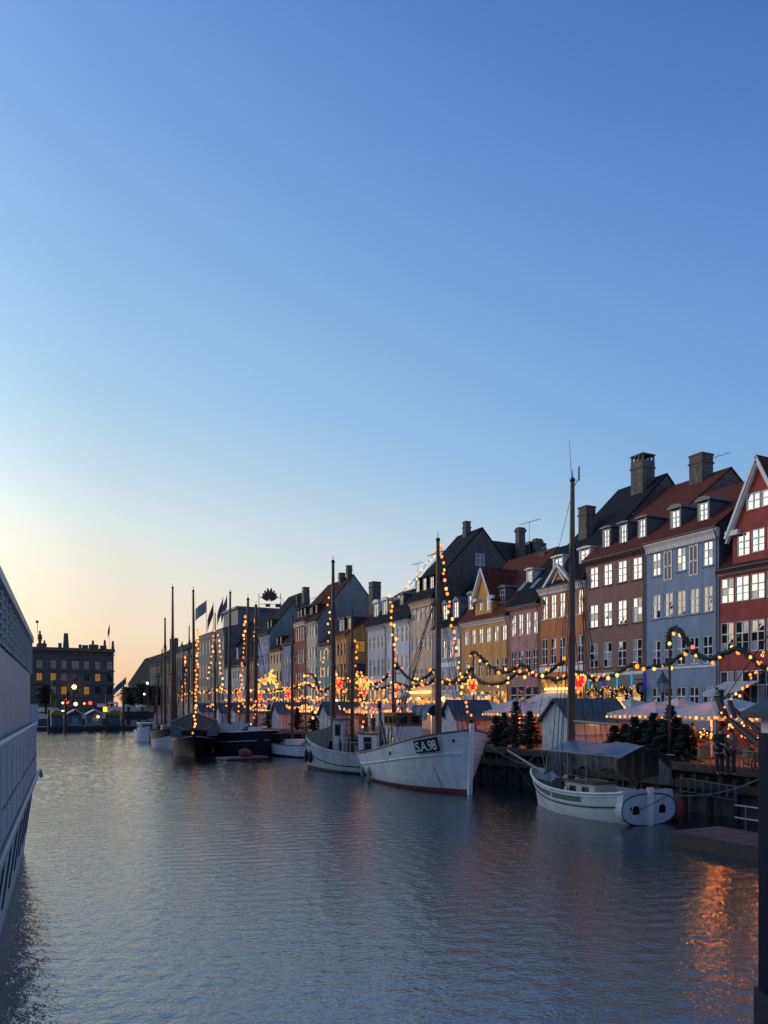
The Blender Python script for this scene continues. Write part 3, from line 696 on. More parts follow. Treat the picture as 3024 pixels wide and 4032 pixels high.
# --- the far row
def far(key, label, l, r, eave, rise, wall, roof, rows, ncol, ww, **k):
    ze = on_x(*eave, XF).z
    return house(key, label, l, r, ze, [(-.3, ze), (5.5, ze + rise)], wall, roof, rows, ncol, ww, split=False, margin=.1, style='one', **k)
far('teal', 'low teal house squeezed below a tall grey fire wall', 1252, 1312, (1280, 2538), 3.2, W_teal, M_tile_br, [(1280, 2556, 2600), (1280, 2622, 2665), (1280, 2700, 2785)], 4, .8, gable=W_yeld)
H = far('cream', 'cream house with maroon mansard, six bright dormers and tall grey gable', 1207, 1252, (1230, 2452), 6.9, W_cream, M_tile_br, [(1230, 2463, 2505), (1230, 2548, 2592), (1230, 2630, 2672), (1230, 2705, 2785)], 4, .72, gable=M_grey, cornice=(M_white, .3),
    dormers=((1212, 2398, 2424, .6, 'flat', .5, M_tile_br), (1228, 2392, 2420, .6, 'flat', .5, M_tile_br), (1246, 2384, 2412, .6, 'flat', .5, M_tile_br)), chim=((1362, 1387, 2232, 5.4), (1332, 1360, 2262, 4.9)))
H = far('maroon', 'maroon house with white cornice and three rows of pale windows', 1159, 1207, (1183, 2452), 6.2, W_dred, M_tile_br, [(1183, 2470, 2522), (1183, 2560, 2612), (1183, 2648, 2690), (1183, 2712, 2785)], 5, .66, cornice=(M_white, .5), gable=M_grey,
    dormers=((1172, 2408, 2434, .6, 'flat', .5, M_tile_br), (1186, 2402, 2428, .6, 'flat', .5, M_tile_br), (1201, 2396, 2422, .6, 'flat', .5, M_tile_br)), chim=((1190, 1218, 2318, 5.4, 1.5, 'taper'), (1164, 1186, 2352, 4.8)))
far('narrowblue', 'narrow slate-blue house wedged beside the maroon house', 1112, 1159, (1140, 2536), 5.6, mat('slate_blue_render', (.20, .26, .38), .85, .1, 1.2, streak=.2), M_tile_dk, [(1140, 2590, 2632), (1140, 2662, 2700), (1140, 2722, 2785)], 4, .66, gable=M_lead)
far('sand', 'low sandy yellow house with plain upper wall and dark windows', 1062, 1112, (1090, 2562), 3.4, W_sand, M_tile_br, [(1090, 2576, 2610), (1090, 2644, 2684), (1090, 2715, 2785)], 4, .62, gable=M_lead, frame=M_frame_d,
    dormers=((1092, 2512, 2538, .6, 'flat', .6, M_tile_br), (1106, 2508, 2534, .6, 'flat', .6, M_tile_br)))
H = far('dusk', 'tall blue-grey house below the rooftop emblem sign', 1017, 1062, (1040, 2500), 7.0, mat('dusk_blue_render', (.24, .30, .44), .85, .1, 1.2, streak=.2), M_tile_dk, [(1040, 2510, 2545), (1040, 2575, 2618), (1040, 2640, 2680), (1040, 2712, 2785)], 5, .66, gable=M_grey,
    dormers=((1056, 2452, 2480, .6, 'flat', .5, M_tile_br), (1068, 2446, 2474, .6, 'flat', .5, M_tile_br)))
far('rust', 'rusty red low house behind the tallest ship masts', 968, 1017, (992, 2596), 5.2, W_dred, M_tile_dk, [(992, 2615, 2655), (992, 2680, 2720), (992, 2735, 2785)], 5, .7)
far('grey', 'pale grey house with steep dark roof and dormer', 884, 968, (925, 2625), 9.5, mat('pale_grey_render', (.42, .44, .47), .85, .1, 1.2, streak=.2), M_tile_dk, [(925, 2640, 2672), (925, 2705, 2745), (925, 2760, 2790)], 8, .85,
    dormers=((905, 2578, 2618, .9, 'flat', .5, M_lead_l), (935, 2572, 2612, .9, 'flat', .5, M_lead_l)))
W_pal = mat('palace_stone', (.26, .25, .235), .85, .15, 1.0, streak=.3)
W_pal2 = mat('weathered_stone', (.20, .20, .20), .85, .15, 1.0, streak=.3)
H = far('palace', 'grey palace with flags on its flat roof and tall pilasters', 780, 884, (832, 2492), 1.5, W_pal2, M_lead, [(832, 2520, 2570), (832, 2610, 2665), (832, 2700, 2760)], 8, 1.2, cornice=(W_pal, .9))
T = H['T']
pc = on_x(900, 2418, XF + 8)
MB().box(XF + 3, XF + 14, H['yn'] + 1, H['yn'] + 12, H['ze'], H['ze'] + 4.2).box(XF + 2.6, XF + 14.4, H['yn'] + .6, H['yn'] + 12.4, H['ze'] + 4.2, H['ze'] + 4.7).build('attic_storey', mat('attic_sheet', (.10, .125, .15), .6, .1, 1), T)
H2 = far('pilastered', 'stone mansion with giant pilasters and urns on its parapet', 690, 780, (735, 2568), 1.2, W_pal, M_lead, [(735, 2600, 2640), (735, 2665, 2705), (735, 2735, 2775)], 9, 1.3, cornice=(W_pal, 1.0))
T = H2['T']
for k in range(10):
    y = H2['yn'] + .7 + k*(H2['yf'] - H2['yn'] - 1.4)/9
    MB().box(XF - .3, XF - .004, y - .35, y + .35, ZQ + 5, H2['ze'] - 1.0).build('pilaster', W_pal, T)
for k in range(4):
    y = H2['yn'] + 2 + k*8.5
    MB().lathe((XF + .4, y, H2['ze'] + .2), [(.35, 0), (.35, .6), (.15, .8), (.5, 1.5), (.45, 2.0), (.12, 2.3), (.2, 2.6), (.01, 2.9)], 8).build('parapet_urn', W_pal2, T)
W_som = mat('sooty_stone', (.085, .085, .085), .85, .2, 1.0, streak=.3)
far('plaza', 'sombre plaza mansion with chimneys between the palace and the trees', 590, 690, (640, 2612), 5.0, W_som, M_tile_dk, [(640, 2640, 2668), (640, 2690, 2718), (640, 2745, 2775)], 10, 1.3, chim=((668, 682, 2518, 5), (690, 702, 2515, 5)))
H3 = far('lowroof', 'low dark-roofed houses end beyond the square trees', 505, 590, (545, 2690), 9.0, W_som, M_tile_dk, [(545, 2706, 2726), (545, 2745, 2765)], 8, 1.4, chim=((574, 580, 2592, 5),))
# --- houses across the canal (outside the frame; the windows and the water mirror them)
yy = -10.0; k = 0; UP = 4.6
for wd, hh, wm in ((14, 15.5, W_tan), (12, 13.2, W_yeld), (16, 16.8, W_pal2), (11, 14.2, W_red), (15, 17.2, W_white), (13, 13.8, W_lblue), (17, 16.0, W_brown), (14, 14.4, W_cream), (16, 17.0, W_sand), (15, 15.0, W_pal), (18, 16.2, W_dred), (16, 14.8, W_teal)):
    nm = ('tan', 'ochre', 'grey stone', 'red', 'white', 'pale blue', 'brown brick', 'cream', 'sand yellow', 'pale stone', 'maroon', 'teal')[k]
    T = thing('canal_house', nm + ' canal house on the shaded bank opposite the cafe terraces', 'house', (-31, yy + wd/2, ZQ))
    MB().box(-42, -31, yy + .02, yy + wd - .02, ZQ - .2, hh + UP - 4.5).build('wall', wm, T)
    MB().prism([(-30.6, yy + .03, hh + UP - 4.5), (-36.5, yy + .03, hh + UP), (-42.4, yy + .03, hh + UP - 4.5)], (0, wd - .06, 0)).build('roof', M_tile_dk if k % 2 else M_tile_br, T)
    hz = []
    for r_ in range(3):
        for c_ in range(int(wd/2.4)):
            put('window', frame_me(1.1, 1.7, 'four', M_frame), T, (-30.97, yy + 1.4 + c_*2.4, ZQ + 1.9 + r_*3.1), (0, 0, PI))
    yy += wd; k += 1
# ================================================================= boats
M_hullw = mat('white_hull_paint', (0.66, 0.68, 0.70), 0.45, 0.10, 3.0, 0.08, 5, streak=0.14, stretch=(.25, .25, 3))
M_hullw2 = mat('grey_white_hull', (0.46, 0.50, 0.53), 0.5, 0.14, 3.0, 0.08, 5, streak=0.3, stretch=(.25, .25, 3))
M_hullk = mat('black_hull_paint', (0.010, 0.011, 0.014), 0.5, 0.2, 3.0, spec=0.2)
M_hulld = mat('navy_hull_paint', (0.015, 0.019, 0.027), 0.5, 0.2, 3.0, spec=0.2)
M_boot = mat('red_boot_paint', (0.16, 0.035, 0.03), 0.6, 0.3, 4)
M_deck = mat('grey_deck', (0.14, 0.13, 0.12), 0.8, 0.25, 4, stretch=(.3, 4, 1))
M_varn = mat('varnished_wood', (0.17, 0.075, 0.03), 0.4, 0.3, 5, stretch=(.3, 3, 3))
M_spar = mat('dark_spar', (0.095, 0.045, 0.030), 0.45, 0.3, 3, stretch=(3, 3, .3))
M_sparl = mat('pale_spar', (0.38, 0.30, 0.22), 0.5, 0.2, 3, stretch=(3, 3, .3))
M_rope = mat('tarred_rope', (0.05, 0.045, 0.04), 0.8, 0.2, 20)
M_ropel = mat('pale_rope', (0.30, 0.27, 0.22), 0.8, 0.2, 20)
M_tarp = mat('blue_grey_tarpaulin', (0.15, 0.19, 0.24), 0.38, 0.25, 2.2, 0.6, 3, stretch=(3.5, .5, 1))
M_tarpd = mat('clear_plastic_curtain', (0.055, 0.065, 0.075), 0.28, 0.35, 2.5, 0.5, 4)
M_tarpb = mat('bright_blue_tarpaulin', (0.02, 0.10, 0.20), 0.5, 0.35, 3, 0.7, 4, stretch=(4, 1, 1))
M_canv = mat('olive_canvas', (0.055, 0.052, 0.045), 0.8, 0.3, 3, 0.5)
M_green = mat('sage_green_paint', (0.11, 0.14, 0.085), 0.5, 0.15, 4)
M_fendw = mat('grubby_fender', (0.34, 0.31, 0.27), 0.6, 0.3, 5)
M_fendk = mat('black_fender', (0.012, 0.012, 0.014), 0.5, 0.2, 5)
M_buoy = mat('red_buoy', (0.34, 0.035, 0.03), 0.45, 0.15, 4)
M_cabing = mat_glass('cabin_glass', 0.25)
def rust_runs(src, name, k=.35):
    m = src.copy(); m.name = name; n = m.node_tree; b = n.nodes['Principled BSDF']; last = b.inputs['Base Color'].links[0].from_socket
    tc = n.nodes.new('ShaderNodeTexCoord'); mp = n.nodes.new('ShaderNodeMapping'); mp.inputs['Scale'].default_value = (3.2, .2, .16); n.links.new(tc.outputs['Object'], mp.inputs[0])
    nz = n.nodes.new('ShaderNodeTexNoise'); nz.inputs['Scale'].default_value = 2.0; nz.inputs['Detail'].default_value = 3; nz.inputs['Distortion'].default_value = .35; n.links.new(mp.outputs[0], nz.inputs['Vector'])
    rp = n.nodes.new('ShaderNodeValToRGB'); rp.color_ramp.elements[0].position = .315; rp.color_ramp.elements[0].color = (k*.9, k*.8, k*.7, 1); rp.color_ramp.elements[1].position = .37; rp.color_ramp.elements[1].color = (1, 1, 1, 1); n.links.new(nz.outputs[0], rp.inputs[0])
    mx = n.nodes.new('ShaderNodeMix'); mx.data_type = 'RGBA'; mx.blend_type = 'MULTIPLY'; mx.inputs[0].default_value = 1
    n.links.new(last, mx.inputs[6]); n.links.new(rp.outputs[0], mx.inputs[7]); n.links.new(mx.outputs[2], b.inputs['Base Color']); return m
class Hull:
    def __init__(s, L, B, sheer, stern='round', draft=.5, rake=.25, trw=.7, bowp=2.2, bul=.5, full=.62, m0=.4, ex=2.0):
        s.m0, s.ex = m0, ex
        s.L, s.B, s.sh, s.stern, s.dr, s.rake, s.trw, s.bp, s.bul, s.full = L, B, sheer, stern, draft, rake, trw, bowp, bul, full
    def zs(s, u):
        a, m, b = s.sh
        if u < s.m0: return m + (a - m) * ((s.m0 - u)/s.m0)**1.8
        return m + (b - m) * ((u - s.m0)/(1 - s.m0))**s.ex
    def hb(s, u):
        m = .45
        if u >= m: f = max(0.0, 1 - ((u - m)/(1 - m))**s.bp)**.85
        elif s.stern == 'transom': f = s.trw + (1 - s.trw) * (1 - ((m - u)/m)**2)
        else:
            f = 1 - .18*((m - u)/m)**2
            if u < .16: f *= max(0.0, 1 - ((.16 - u)/.16)**2.4)**.5
        return f * s.B/2
    def pt(s, u, t, side, off=0.0):
        z0 = -s.dr; z1 = s.zs(u); z = z0 + (z1 - z0)*t
        bowk = max(0, (u - .5)/.5)**1.6; stk = max(0, (.3 - u)/.3)**1.3
        w0 = s.full * (1 - .88*bowk) * (1 - (.75 if s.stern != 'transom' else .45)*stk)
        e = .42 + .5*bowk + .25*stk
        hw = s.hb(u) * (w0 + (1 - w0) * t**e)
        x = -s.L/2 + s.L*u
        x += -s.rake * (1 - t) * bowk + (.55 if s.stern == 'round' else .25) * (1 - t) * stk
        return Vector((x, side * (hw + (off if hw > .01 else 0)), z))
    def tz(s, u, z): return (z + s.dr)/(s.zs(u) + s.dr)
    def shell(s, nu=56, nt=10):
        b = MB()
        for side in (-1, 1):
            vs = [s.pt(i/nu, j/nt, side) for i in range(nu+1) for j in range(nt+1)]
            fs = []
            for i in range(nu):
                for j in range(nt):
                    q = (i*(nt+1)+j, (i+1)*(nt+1)+j, (i+1)*(nt+1)+j+1, i*(nt+1)+j+1)
                    fs.append(q if side < 0 else q[::-1])
            b.add(vs, fs, True)
            # inner face of the bulwark
            vi = []
            for i in range(nu+1):
                u = i/nu; a = s.pt(u, 1, side); c = s.pt(u, s.tz(u, s.zs(u) - s.bul), side)
                k = .07; vi += [Vector((a.x, a.y - side*min(k, abs(a.y)), a.z)), Vector((c.x, c.y - side*min(k, abs(c.y)), c.z))]
            b.add(vi, [(2*i, 2*i+2, 2*i+3, 2*i+1) if side < 0 else (2*i+1, 2*i+3, 2*i+2, 2*i) for i in range(nu)], True)
        if s.stern == 'transom':
            ps = [s.pt(0, j/nt, -1) for j in range(nt+1)] + [s.pt(0, j/nt, 1) for j in range(nt, -1, -1)]
            b.poly(ps[::-1])
        return b
    def deck(s, nu=24):
        b = MB(); vs = []
        for i in range(nu+1):
            u = i/nu; p = s.pt(u, s.tz(u, s.zs(u) - s.bul), 1); vs += [(p.x, -max(0, p.y - .05), p.z), (p.x, max(0, p.y - .05), p.z)]
        return b.add(vs, [(2*i, 2*i+2, 2*i+3, 2*i+1) for i in range(nu)])
    def rail(s, side, r=.055, nu=28, dz=.02, u0=0, u1=1):
        return MB().tube([s.pt(u0 + (u1-u0)*i/nu, 1, side) + Vector((0, 0, dz)) for i in range(nu+1)], r, 6)
    def strake(s, side, dz, r=.04, u0=0, u1=1, nu=26, off=.01):
        ps = []
        for i in range(nu+1):
            u = u0 + (u1-u0)*i/nu; ps.append(s.pt(u, s.tz(u, s.zs(u) - (dz(u) if callable(dz) else dz)), side, off))
        return MB().tube(ps, r, 6)
    def strip(s, side, za, zb, u0=0, u1=1, nu=26, off=.012):
        b = MB(); vs = []
        for i in range(nu+1):
            u = u0 + (u1-u0)*i/nu
            for zf in (za, zb):
                z = zf(u) if callable(zf) else zf
                vs.append(s.pt(u, s.tz(u, z), side, off))
        return b.add(vs, [(2*i, 2*i+2, 2*i+3, 2*i+1) if side < 0 else (2*i+1, 2*i+3, 2*i+2, 2*i) for i in range(nu)], True)
BOAT_GRP = 'boats moored along the terrace quay'
def boat(name, label, cat, bow, head, H, hm, rail_m=None, boot=None, deck_m=None):
    """bow = bow point (x, y); head = heading in degrees clockwise from +Y"""
    a = math.radians(head); d = Vector((math.sin(a), math.cos(a), 0))
    c = Vector((bow[0], bow[1], 0)) - d * H.L/2
    T = thing(name, label, cat, c, PI/2 - a)
    T.rotation_euler = (random.uniform(-.01, .01), 0, PI/2 - a)
    H.T = T; H.hull = H.shell().build('hull', hm, T, local=True)
    H.deck().build('deck', deck_m or M_deck, T, local=True)
    for sd_ in (-1, 1): H.rail(sd_).build('rail', rail_m or M_varn, T, local=True)
    if boot:
        for sd_ in (-1, 1): H.strip(sd_, -.2, lambda u: .14 + .10*u*u, 0, 1, 56, .04).build('waterline_stripe', boot, H.hull, local=True)
    return H
def loc(H, u, y=0.0, z=0.0): return Vector((-H.L/2 + H.L*u, y, z))
def wpos(H, p): return W(H.T) @ Vector(p)
def mast(H, u, z0, z1, r=.14, m=None, name='mast', lean=0.0, y=0.0, cap=True):
    p0, p1 = loc(H, u, y, z0), loc(H, u, y, z1) + Vector((lean, 0, 0)); n = 6
    M_ = MB().tube([p0.lerp(p1, i/n) for i in range(n+1)], [r*(1 - .5*(i/n)**1.6) for i in range(n+1)], 10)
    o = M_.build(name, m or M_spar, H.T, local=True)
    if cap: MB().ball(p1 + Vector((0, 0, .06)), r*.7, 8, 5).tube([p1, p1 + Vector((0, 0, .5))], [.03, .015], 5).build('truck', M_metal_d, o, local=True)
    o['_'] = 0; del o['_']
    return o, p0, p1
def line(T, a, b, r=.014, sag=0.0, m=None, name='stay', n=6, local=True):
    a, b = Vector(a), Vector(b)
    ps = [a.lerp(b, i/n) - Vector((0, 0, sag*4*(i/n)*(1 - i/n))) for i in range(n+1)]
    return MB().tube(ps, r, 4, cap=False).build(name, m or M_rope, T, local=local)
def shrouds(H, p1, u, k=3, top=.9, r=.016, spread=.05):
    for sd_ in (-1, 1):
        for i in range(k):
            uu = u - .02 - spread*i
            e = H.pt(uu, 1, sd_); line(H.T, Vector((p1.x, p1.y, p1.z*top)), e, r, name='shroud')
def window_box(T, c, sz, m, gl, wins, name='wheelhouse', roof=True, roof_m=None, over=.12):
    """cabin: box with window panes set 6 mm proud in frames; wins = (face, u, v, w, h)"""
    o = MB().cbox(c, sz).build(name, m, T, local=True)
    for f, u, v, w_, h_ in wins:
        ax = {'+x': (1, 0), '-x': (-1, 0), '+y': (0, 1), '-y': (0, -1)}[f]
        if ax[0]: p = Vector((c[0] + ax[0]*(sz[0]/2 + .008), c[1] + u, c[2] + v)); s1, s2 = (.014, w_, h_), (.03, w_ + .1, h_ + .1)
        else: p = Vector((c[0] + u, c[1] + ax[1]*(sz[1]/2 + .008), c[2] + v)); s1, s2 = (w_, .014, h_), (w_ + .1, .03, h_ + .1)
        MB().cbox(p, s2).build('window_frame', M_varn, o, local=True)
        MB().cbox(p + Vector((ax[0]*.012, ax[1]*.012, 0)), s1).build('window_pane', gl, o, local=True)
    if roof: MB().cbox((c[0], c[1], c[2] + sz[2]/2 + .04), (sz[0] + 2*over, sz[1] + 2*over, .08)).build('cabin_roof', roof_m or M_metal_d, o, local=True)
    return o
def fender(H, u, side, z0, z1, r, m):
    p = H.pt(u, H.tz(u, (z0+z1)/2), side, r*.95)
    o = MB().lathe((p.x, p.y, z0), [(.02, 0), (r*.7, .04*1), (r, (z1-z0)*.18), (r, (z1-z0)*.8), (r*.6, (z1-z0)*.95), (.03, (z1-z0)*1.06)], 10).build('fender', m, H.T, local=True)
    line(H.T, (p.x, p.y, z1), H.pt(u, 1, side) + Vector((0, 0, .03)), .012, name='fender_line')
# ---- 1. near white boat with the oval transom
def u_at(H, px, y=0.0, z=2.0): return min(range(0, 101), key=lambda i: abs(px_of(wpos(H, loc(H, i/100, y, z)))[0] - px))/100
def px_of(p):
    d = p.x*SA_ + p.y*CA_; xc = p.x*CA_ - p.y*SA_
    return CX + F*xc/d, HY - (p.z - CH)*F/d
H1 = Hull(7.2, 2.95, (1.22, 1.0, 1.62), 'transom', draft=.35, rake=.5, trw=.84, bul=.42, full=.5)
H1 = boat('sailing_boat', 'white sailing boat with oval transom, green sheer band and grey tarpaulin tent', 'boat', (22.15, 28.9), 1, H1, M_hullw, M_white, None)
T = H1.T
for sd_ in (-1, 1):
    H1.strip(sd_, lambda u: H1.zs(u) - .14, lambda u: H1.zs(u) - .36, .30, .985).build('green_band', M_green, H1.hull, local=True)
    H1.strake(sd_, .10, .022, .02, .99).build('rubbing_strake', M_white, H1.hull, local=True)
    H1.strake(sd_, .40, .022, .28, .99).build('rubbing_strake', M_white, H1.hull, local=True)
    H1.strake(sd_, .52, .03, .0, .99).build('wale', M_hulld, H1.hull, local=True)
    for u in (.55, .83, .9): H1.strip(sd_, lambda u_: H1.zs(u_), lambda u_: H1.zs(u_) - .5, u, u + .012, 2, .03).build('chainplate', M_white, H1.hull, local=True)
# transom board, its dark outline, two arched lights, rudder post
xs = -H1.L/2; wb, zt, zb = 1.36, 1.18, -.02
def oval(a, k=1.0): 
    ca, sa = math.cos(a), math.sin(a); e = .78
    return (math.copysign(abs(ca)**e, ca)*wb*k, (zt + zb)/2 + math.copysign(abs(sa)**e, sa)*(zt - zb)/2*k)
ov = [oval(2*PI*i/36) for i in range(36)]
M_trans = mat('pale_grey_transom', (.50, .54, .58), .5, .08, 3, streak=.15)
tr = MB().prism([(xs - .10, y, z) for y, z in ov], (.35, 0, 0)).build('transom', M_trans, T, local=True)
MB().prism([(xs - .06, y*1.02, z) for y, z in ((-1.28, .75), (1.28, .75), (1.2, 1.30), (-1.2, 1.30))], (.3, 0, 0)).build('transom_top', M_trans, tr, local=True)
MB().tube([(xs - .11, y, z) for y, z in ov + ov[:1]], .022, 5, cap=False).build('transom_moulding', M_hulld, tr, local=True)
for y in (-.66, .66):
    pts = [(xs - .115, y - .16, .42), (xs - .115, y + .16, .42), (xs - .115, y + .16, .62)] + [(xs - .115, y + .16*math.cos(a), .62 + .13*math.sin(a)) for a in (PI/4, PI/2, 3*PI/4)] + [(xs - .115, y - .16, .62)]
    MB().prism(pts, (.03, 0, 0)).build('stern_light', mat('stern_light_black', (.006, .006, .008), .2, 0), tr, local=True)
MB().prism([(xs - .24, -.09, -.4), (xs - .24, .09, -.4), (xs - .22, .13, 1.42), (xs - .22, -.13, 1.42)], (.13, 0, 0)).build('rudder_post', M_white, T, local=True)
MB().box(xs - .115, xs - .1, .86, .94, .58, .70).build('name_tally', M_hulld, tr, local=True)
line(T, (xs - .2, -.95, 1.12), (xs - .26, 1.0, .52), .014, .04, name='stern_line')
MB().tube([(xs + .05, .15, 1.05), (xs + .45, .1, 1.32), (xs + .9, .05, 1.7), (xs + 1.0, .05, 1.75)], [.05, .05, .04, .03], 6).build('tiller', M_spar, T, local=True)
# cabin trunk, cockpit clutter
window_box(T, (-.35, 0, 1.0), (1.9, 1.15, .6), M_white, M_cabing, (('+y', -.4, .02, .3, .2), ('+y', .4, .02, .3, .2)), 'cabin_trunk', True, M_green, .05)
for x, y, z, a in ((.9, .55, 1.05, .2), (1.25, .2, 1.1, .9), (.75, -.35, 1.0, 2)):
    MB().cbox((x, y, z), (.55, .4, .5), a).build('deck_box', M_canv, T, local=True)
MB().lathe((.2, .75, .85), [(.02, 0), (.11, .02), (.13, .24), (.12, .24)], 10).build('bucket', M_white, T, local=True)
for y in (-1, 1):
    for u in (.25, .4, .6): MB().tube([H1.pt(u, 1, y), H1.pt(u, 1, y) + Vector((0, 0, 1.65 - u*.5))], .02, 5).build('tent_pole', M_sparl, T, local=True)
MB().tube([(-2.2, .7, 1.55), (.3, .62, 1.62)], .025, 5).build('handrail', M_sparl, T, local=True)
# mast, boom, bowsprit, rigging
mo, p0, p1 = mast(H1, u_at(H1, 2250), .4, 14.2, .18, lean=-.05)
MB().tube([(p1.x + .05, 0, 14.2), (p1.x + .1, .1, 16.0)], [.018, .008], 5).tube([(p1.x, 0, 13.9), (p1.x, -.35, 14.4)], .02, 5).tube([(p1.x, -.35, 14.3), (p1.x, -.35, 14.9)], .045, 6).build('whip_aerial', M_lead_l, mo, local=True)
MB().tube([p0 + Vector((0, 0, 3.45)), (p0.x - 2.9, 0, 3.75)], [.06, .045], 8).build('boom', M_sparl, T, local=True)
MB().tube([(H1.L/2 - .9, 0, 1.45), (H1.L/2 + 1.9, .1, 2.35)], [.07, .045], 8).build('bowsprit', M_sparl, T, local=True)
shrouds(H1, p1, .60, 3, .86, .018, .06)
for q in (.97, .80): line(T, (p1.x, 0, p1.z*q), (H1.L/2 + 1.8*(1 if q > .9 else .1), .08, 2.3 if q > .9 else 1.8), .013, name='forestay')
line(T, (H1.L/2 + 1.85, .1, 2.3), H1.pt(.99, .35, -1), .015, .1, name='bobstay')
line(T, (p1.x, 0, p1.z*.7), (p0.x - 2.9, 0, 3.75), .012, name='topping_lift')
for dy, dx in ((.25, .3), (-.25, .1)): line(T, (p1.x, 0, p1.z*.62), (p0.x + dx - .4, dy*3.2, 1.3), .02, name='halyard')
# tarpaulin tent
xa, xb_, hw = -H1.L/2 + .1, p0.x - .02, 1.36
def tent_z(x, v): return 3.05 + .05*math.sin(x*2.1) - (.46 + .05*math.sin(3*x))*abs(v)**1.1
tm = MB(); nx, nv = 14, 8
tm.add([(xa + (xb_ - xa)*i/nx - .12*math.sin(PI*i/nx)*0, hw*(-1 + 2*j/nv), tent_z(xa + (xb_ - xa)*i/nx, -1 + 2*j/nv) - .06*abs(math.sin(i*1.9))*(1 - abs(-1 + 2*j/nv))) for i in range(nx+1) for j in range(nv+1)],
       [(i*(nv+1)+j, (i+1)*(nv+1)+j, (i+1)*(nv+1)+j+1, i*(nv+1)+j+1) for i in range(nx) for j in range(nv)], True)
te = tm.build('tarpaulin_tent', M_tarp, T, local=True)
for sd_, x0, x1, lo in ((1, -.9, xb_, .95), (1, xa, -.95, .55), (-1, xa, .3, 1.05)):
    cu = MB(); n = 20
    vs = []
    for i in range(n+1):
        x = x0 + (x1 - x0)*i/n; zt_ = tent_z(x, 1) - .01
        vs += [(x, sd_*(hw - .01 + .02*math.sin(i*1.7)), zt_), (x + .02*math.sin(i), sd_*(hw - .04 + .05*math.sin(i*2.3)), zt_ - lo + .12*math.sin(i*.5))]
    cu.add(vs, [(2*i, 2*i+2, 2*i+3, 2*i+1) for i in range(n)], True)
    cu.build('side_curtain', M_tarpd, te, local=True)
for sd_ in (-1, 1): MB().tube([(xa - .15, sd_*hw, 2.6), (xb_ + .7, sd_*hw, 2.63)], .022, 5).build('tent_batten', M_sparl, te, local=True)
for i in range(5):
    x = -.6 + i*.42; MB().tube([(x, hw + .03, 2.55), (x + (.2 if i % 2 else -.2), hw + .02, 1.85)], .014, 4).build('curtain_tape', M_lead_l, te, local=True)
gc = MB(); n = 10
gc.add([(xa + .02 + .05*math.sin(i*1.9), -hw + .05 + .6*(i/n), z) for i in range(n+1) for z in (2.5 - .5*(1 - i/n), 1.5)], [(2*i, 2*i+2, 2*i+3, 2*i+1) for i in range(n)], True)
gc.build('gathered_curtain', mat('pale_canvas', (.17, .17, .16), .7, .2, 4, .4), te, local=True)
o = MB().ball((xs + .35, -1.80, .45), .40, 12, 8, (1, 1, 1.15)).build('mooring_buoy', M_buoy, None)
o.matrix_world = W(T); tag(o, 'round red buoy hanging beside the oval white transom', 'buoy')
# ---- 2. SA98 cutter
H2 = Hull(12.4, 4.9, (1.62, 1.6, 3.25), 'round', draft=.4, rake=.28, bowp=5.0, bul=.62, full=.55, m0=.18, ex=1.25)
hd2 = 184
H2 = boat('fishing_cutter', 'white wooden fishing cutter with black S.A.98 name plate and red waterline', 'boat', (21.38, 32.9), hd2, H2, rust_runs(M_hullw, 'streaked_white_hull'), M_varn, M_boot)
T = H2.T
dzs = lambda u: .62 + .5*u*u
for sd_ in (-1, 1): H2.strake(sd_, dzs, .05, 0, .985).build('rubbing_strake', M_white, H2.hull, local=True)
MB().prism([(H2.L/2 - .30, -.10, -.4), (H2.L/2 - .30, .10, -.4), (H2.L/2 - .02, .12, 3.62), (H2.L/2 - .02, -.12, 3.62)], (.17, 0, 0)).build('stem_post', M_white, T, local=True)
sidev = -1      # starboard faces the canal (local -y)
ua, ub = [min(range(40, 99), key=lambda i: abs(px_of(wpos(H2, H2.pt(i/100, .9, sidev)))[0] - px))/100 for px in (1636, 1730)]
a, b = H2.pt(ua, H2.tz(ua, H2.zs(ua) - .10), sidev), H2.pt(ub, H2.tz(ub, H2.zs(ub) - .10), sidev)
a2, b2 = H2.pt(ua, H2.tz(ua, H2.zs(ua) - .74), sidev), H2.pt(ub, H2.tz(ub, H2.zs(ub) - .82), sidev)
nrm = (b - a).cross(a2 - a).normalized(); nrm = nrm if nrm.y*sidev > 0 else -nrm
pl = [p + nrm*.16 for p in (a2, b2, b, a)]
plate = MB().prism(pl, -nrm*.14).build('name_plate', mat('name_plate_black', (.006, .006, .008), .5, 0), T, local=True)
tm_ = text_mesh('S.A.98', .70, mat('plate_letters', (.78, .76, .70), .6, 0), .006, .004, .92)
xs_ = [v.co.x for v in tm_.vertices]; ys_ = [v.co.y for v in tm_.vertices]
wT, hT = max(xs_) - min(xs_), max(ys_) - min(ys_); cxT, cyT = (max(xs_) + min(xs_))/2, (max(ys_) + min(ys_))/2
Xd = ((pl[1] - pl[0]) + (pl[2] - pl[3]))/2; Yd = ((pl[3] - pl[0]) + (pl[2] - pl[1]))/2; Cc = sum(pl, Vector())/4
for v in tm_.vertices:
    q = Cc + Xd*((v.co.x - cxT)/wT*.90) + Yd*((v.co.y - cyT)/hT*.74) + nrm*(.008 + v.co.z); v.co = q
put('lettering', tm_, plate, local=True)
for u in (.60, .965): MB().ball(H2.pt(u, H2.tz(u, H2.zs(u) - .42), sidev, .03), .10, 8, 5, (1.2, .4, 1)).build('hawse_hole', M_hullk, H2.hull, local=True)
for u, z in ((.12, .1), (.30, .02)): fender(H2, u, sidev, z, z + .85, .13, M_fendw)
UW = u_at(H2, 1580, 0, 3)
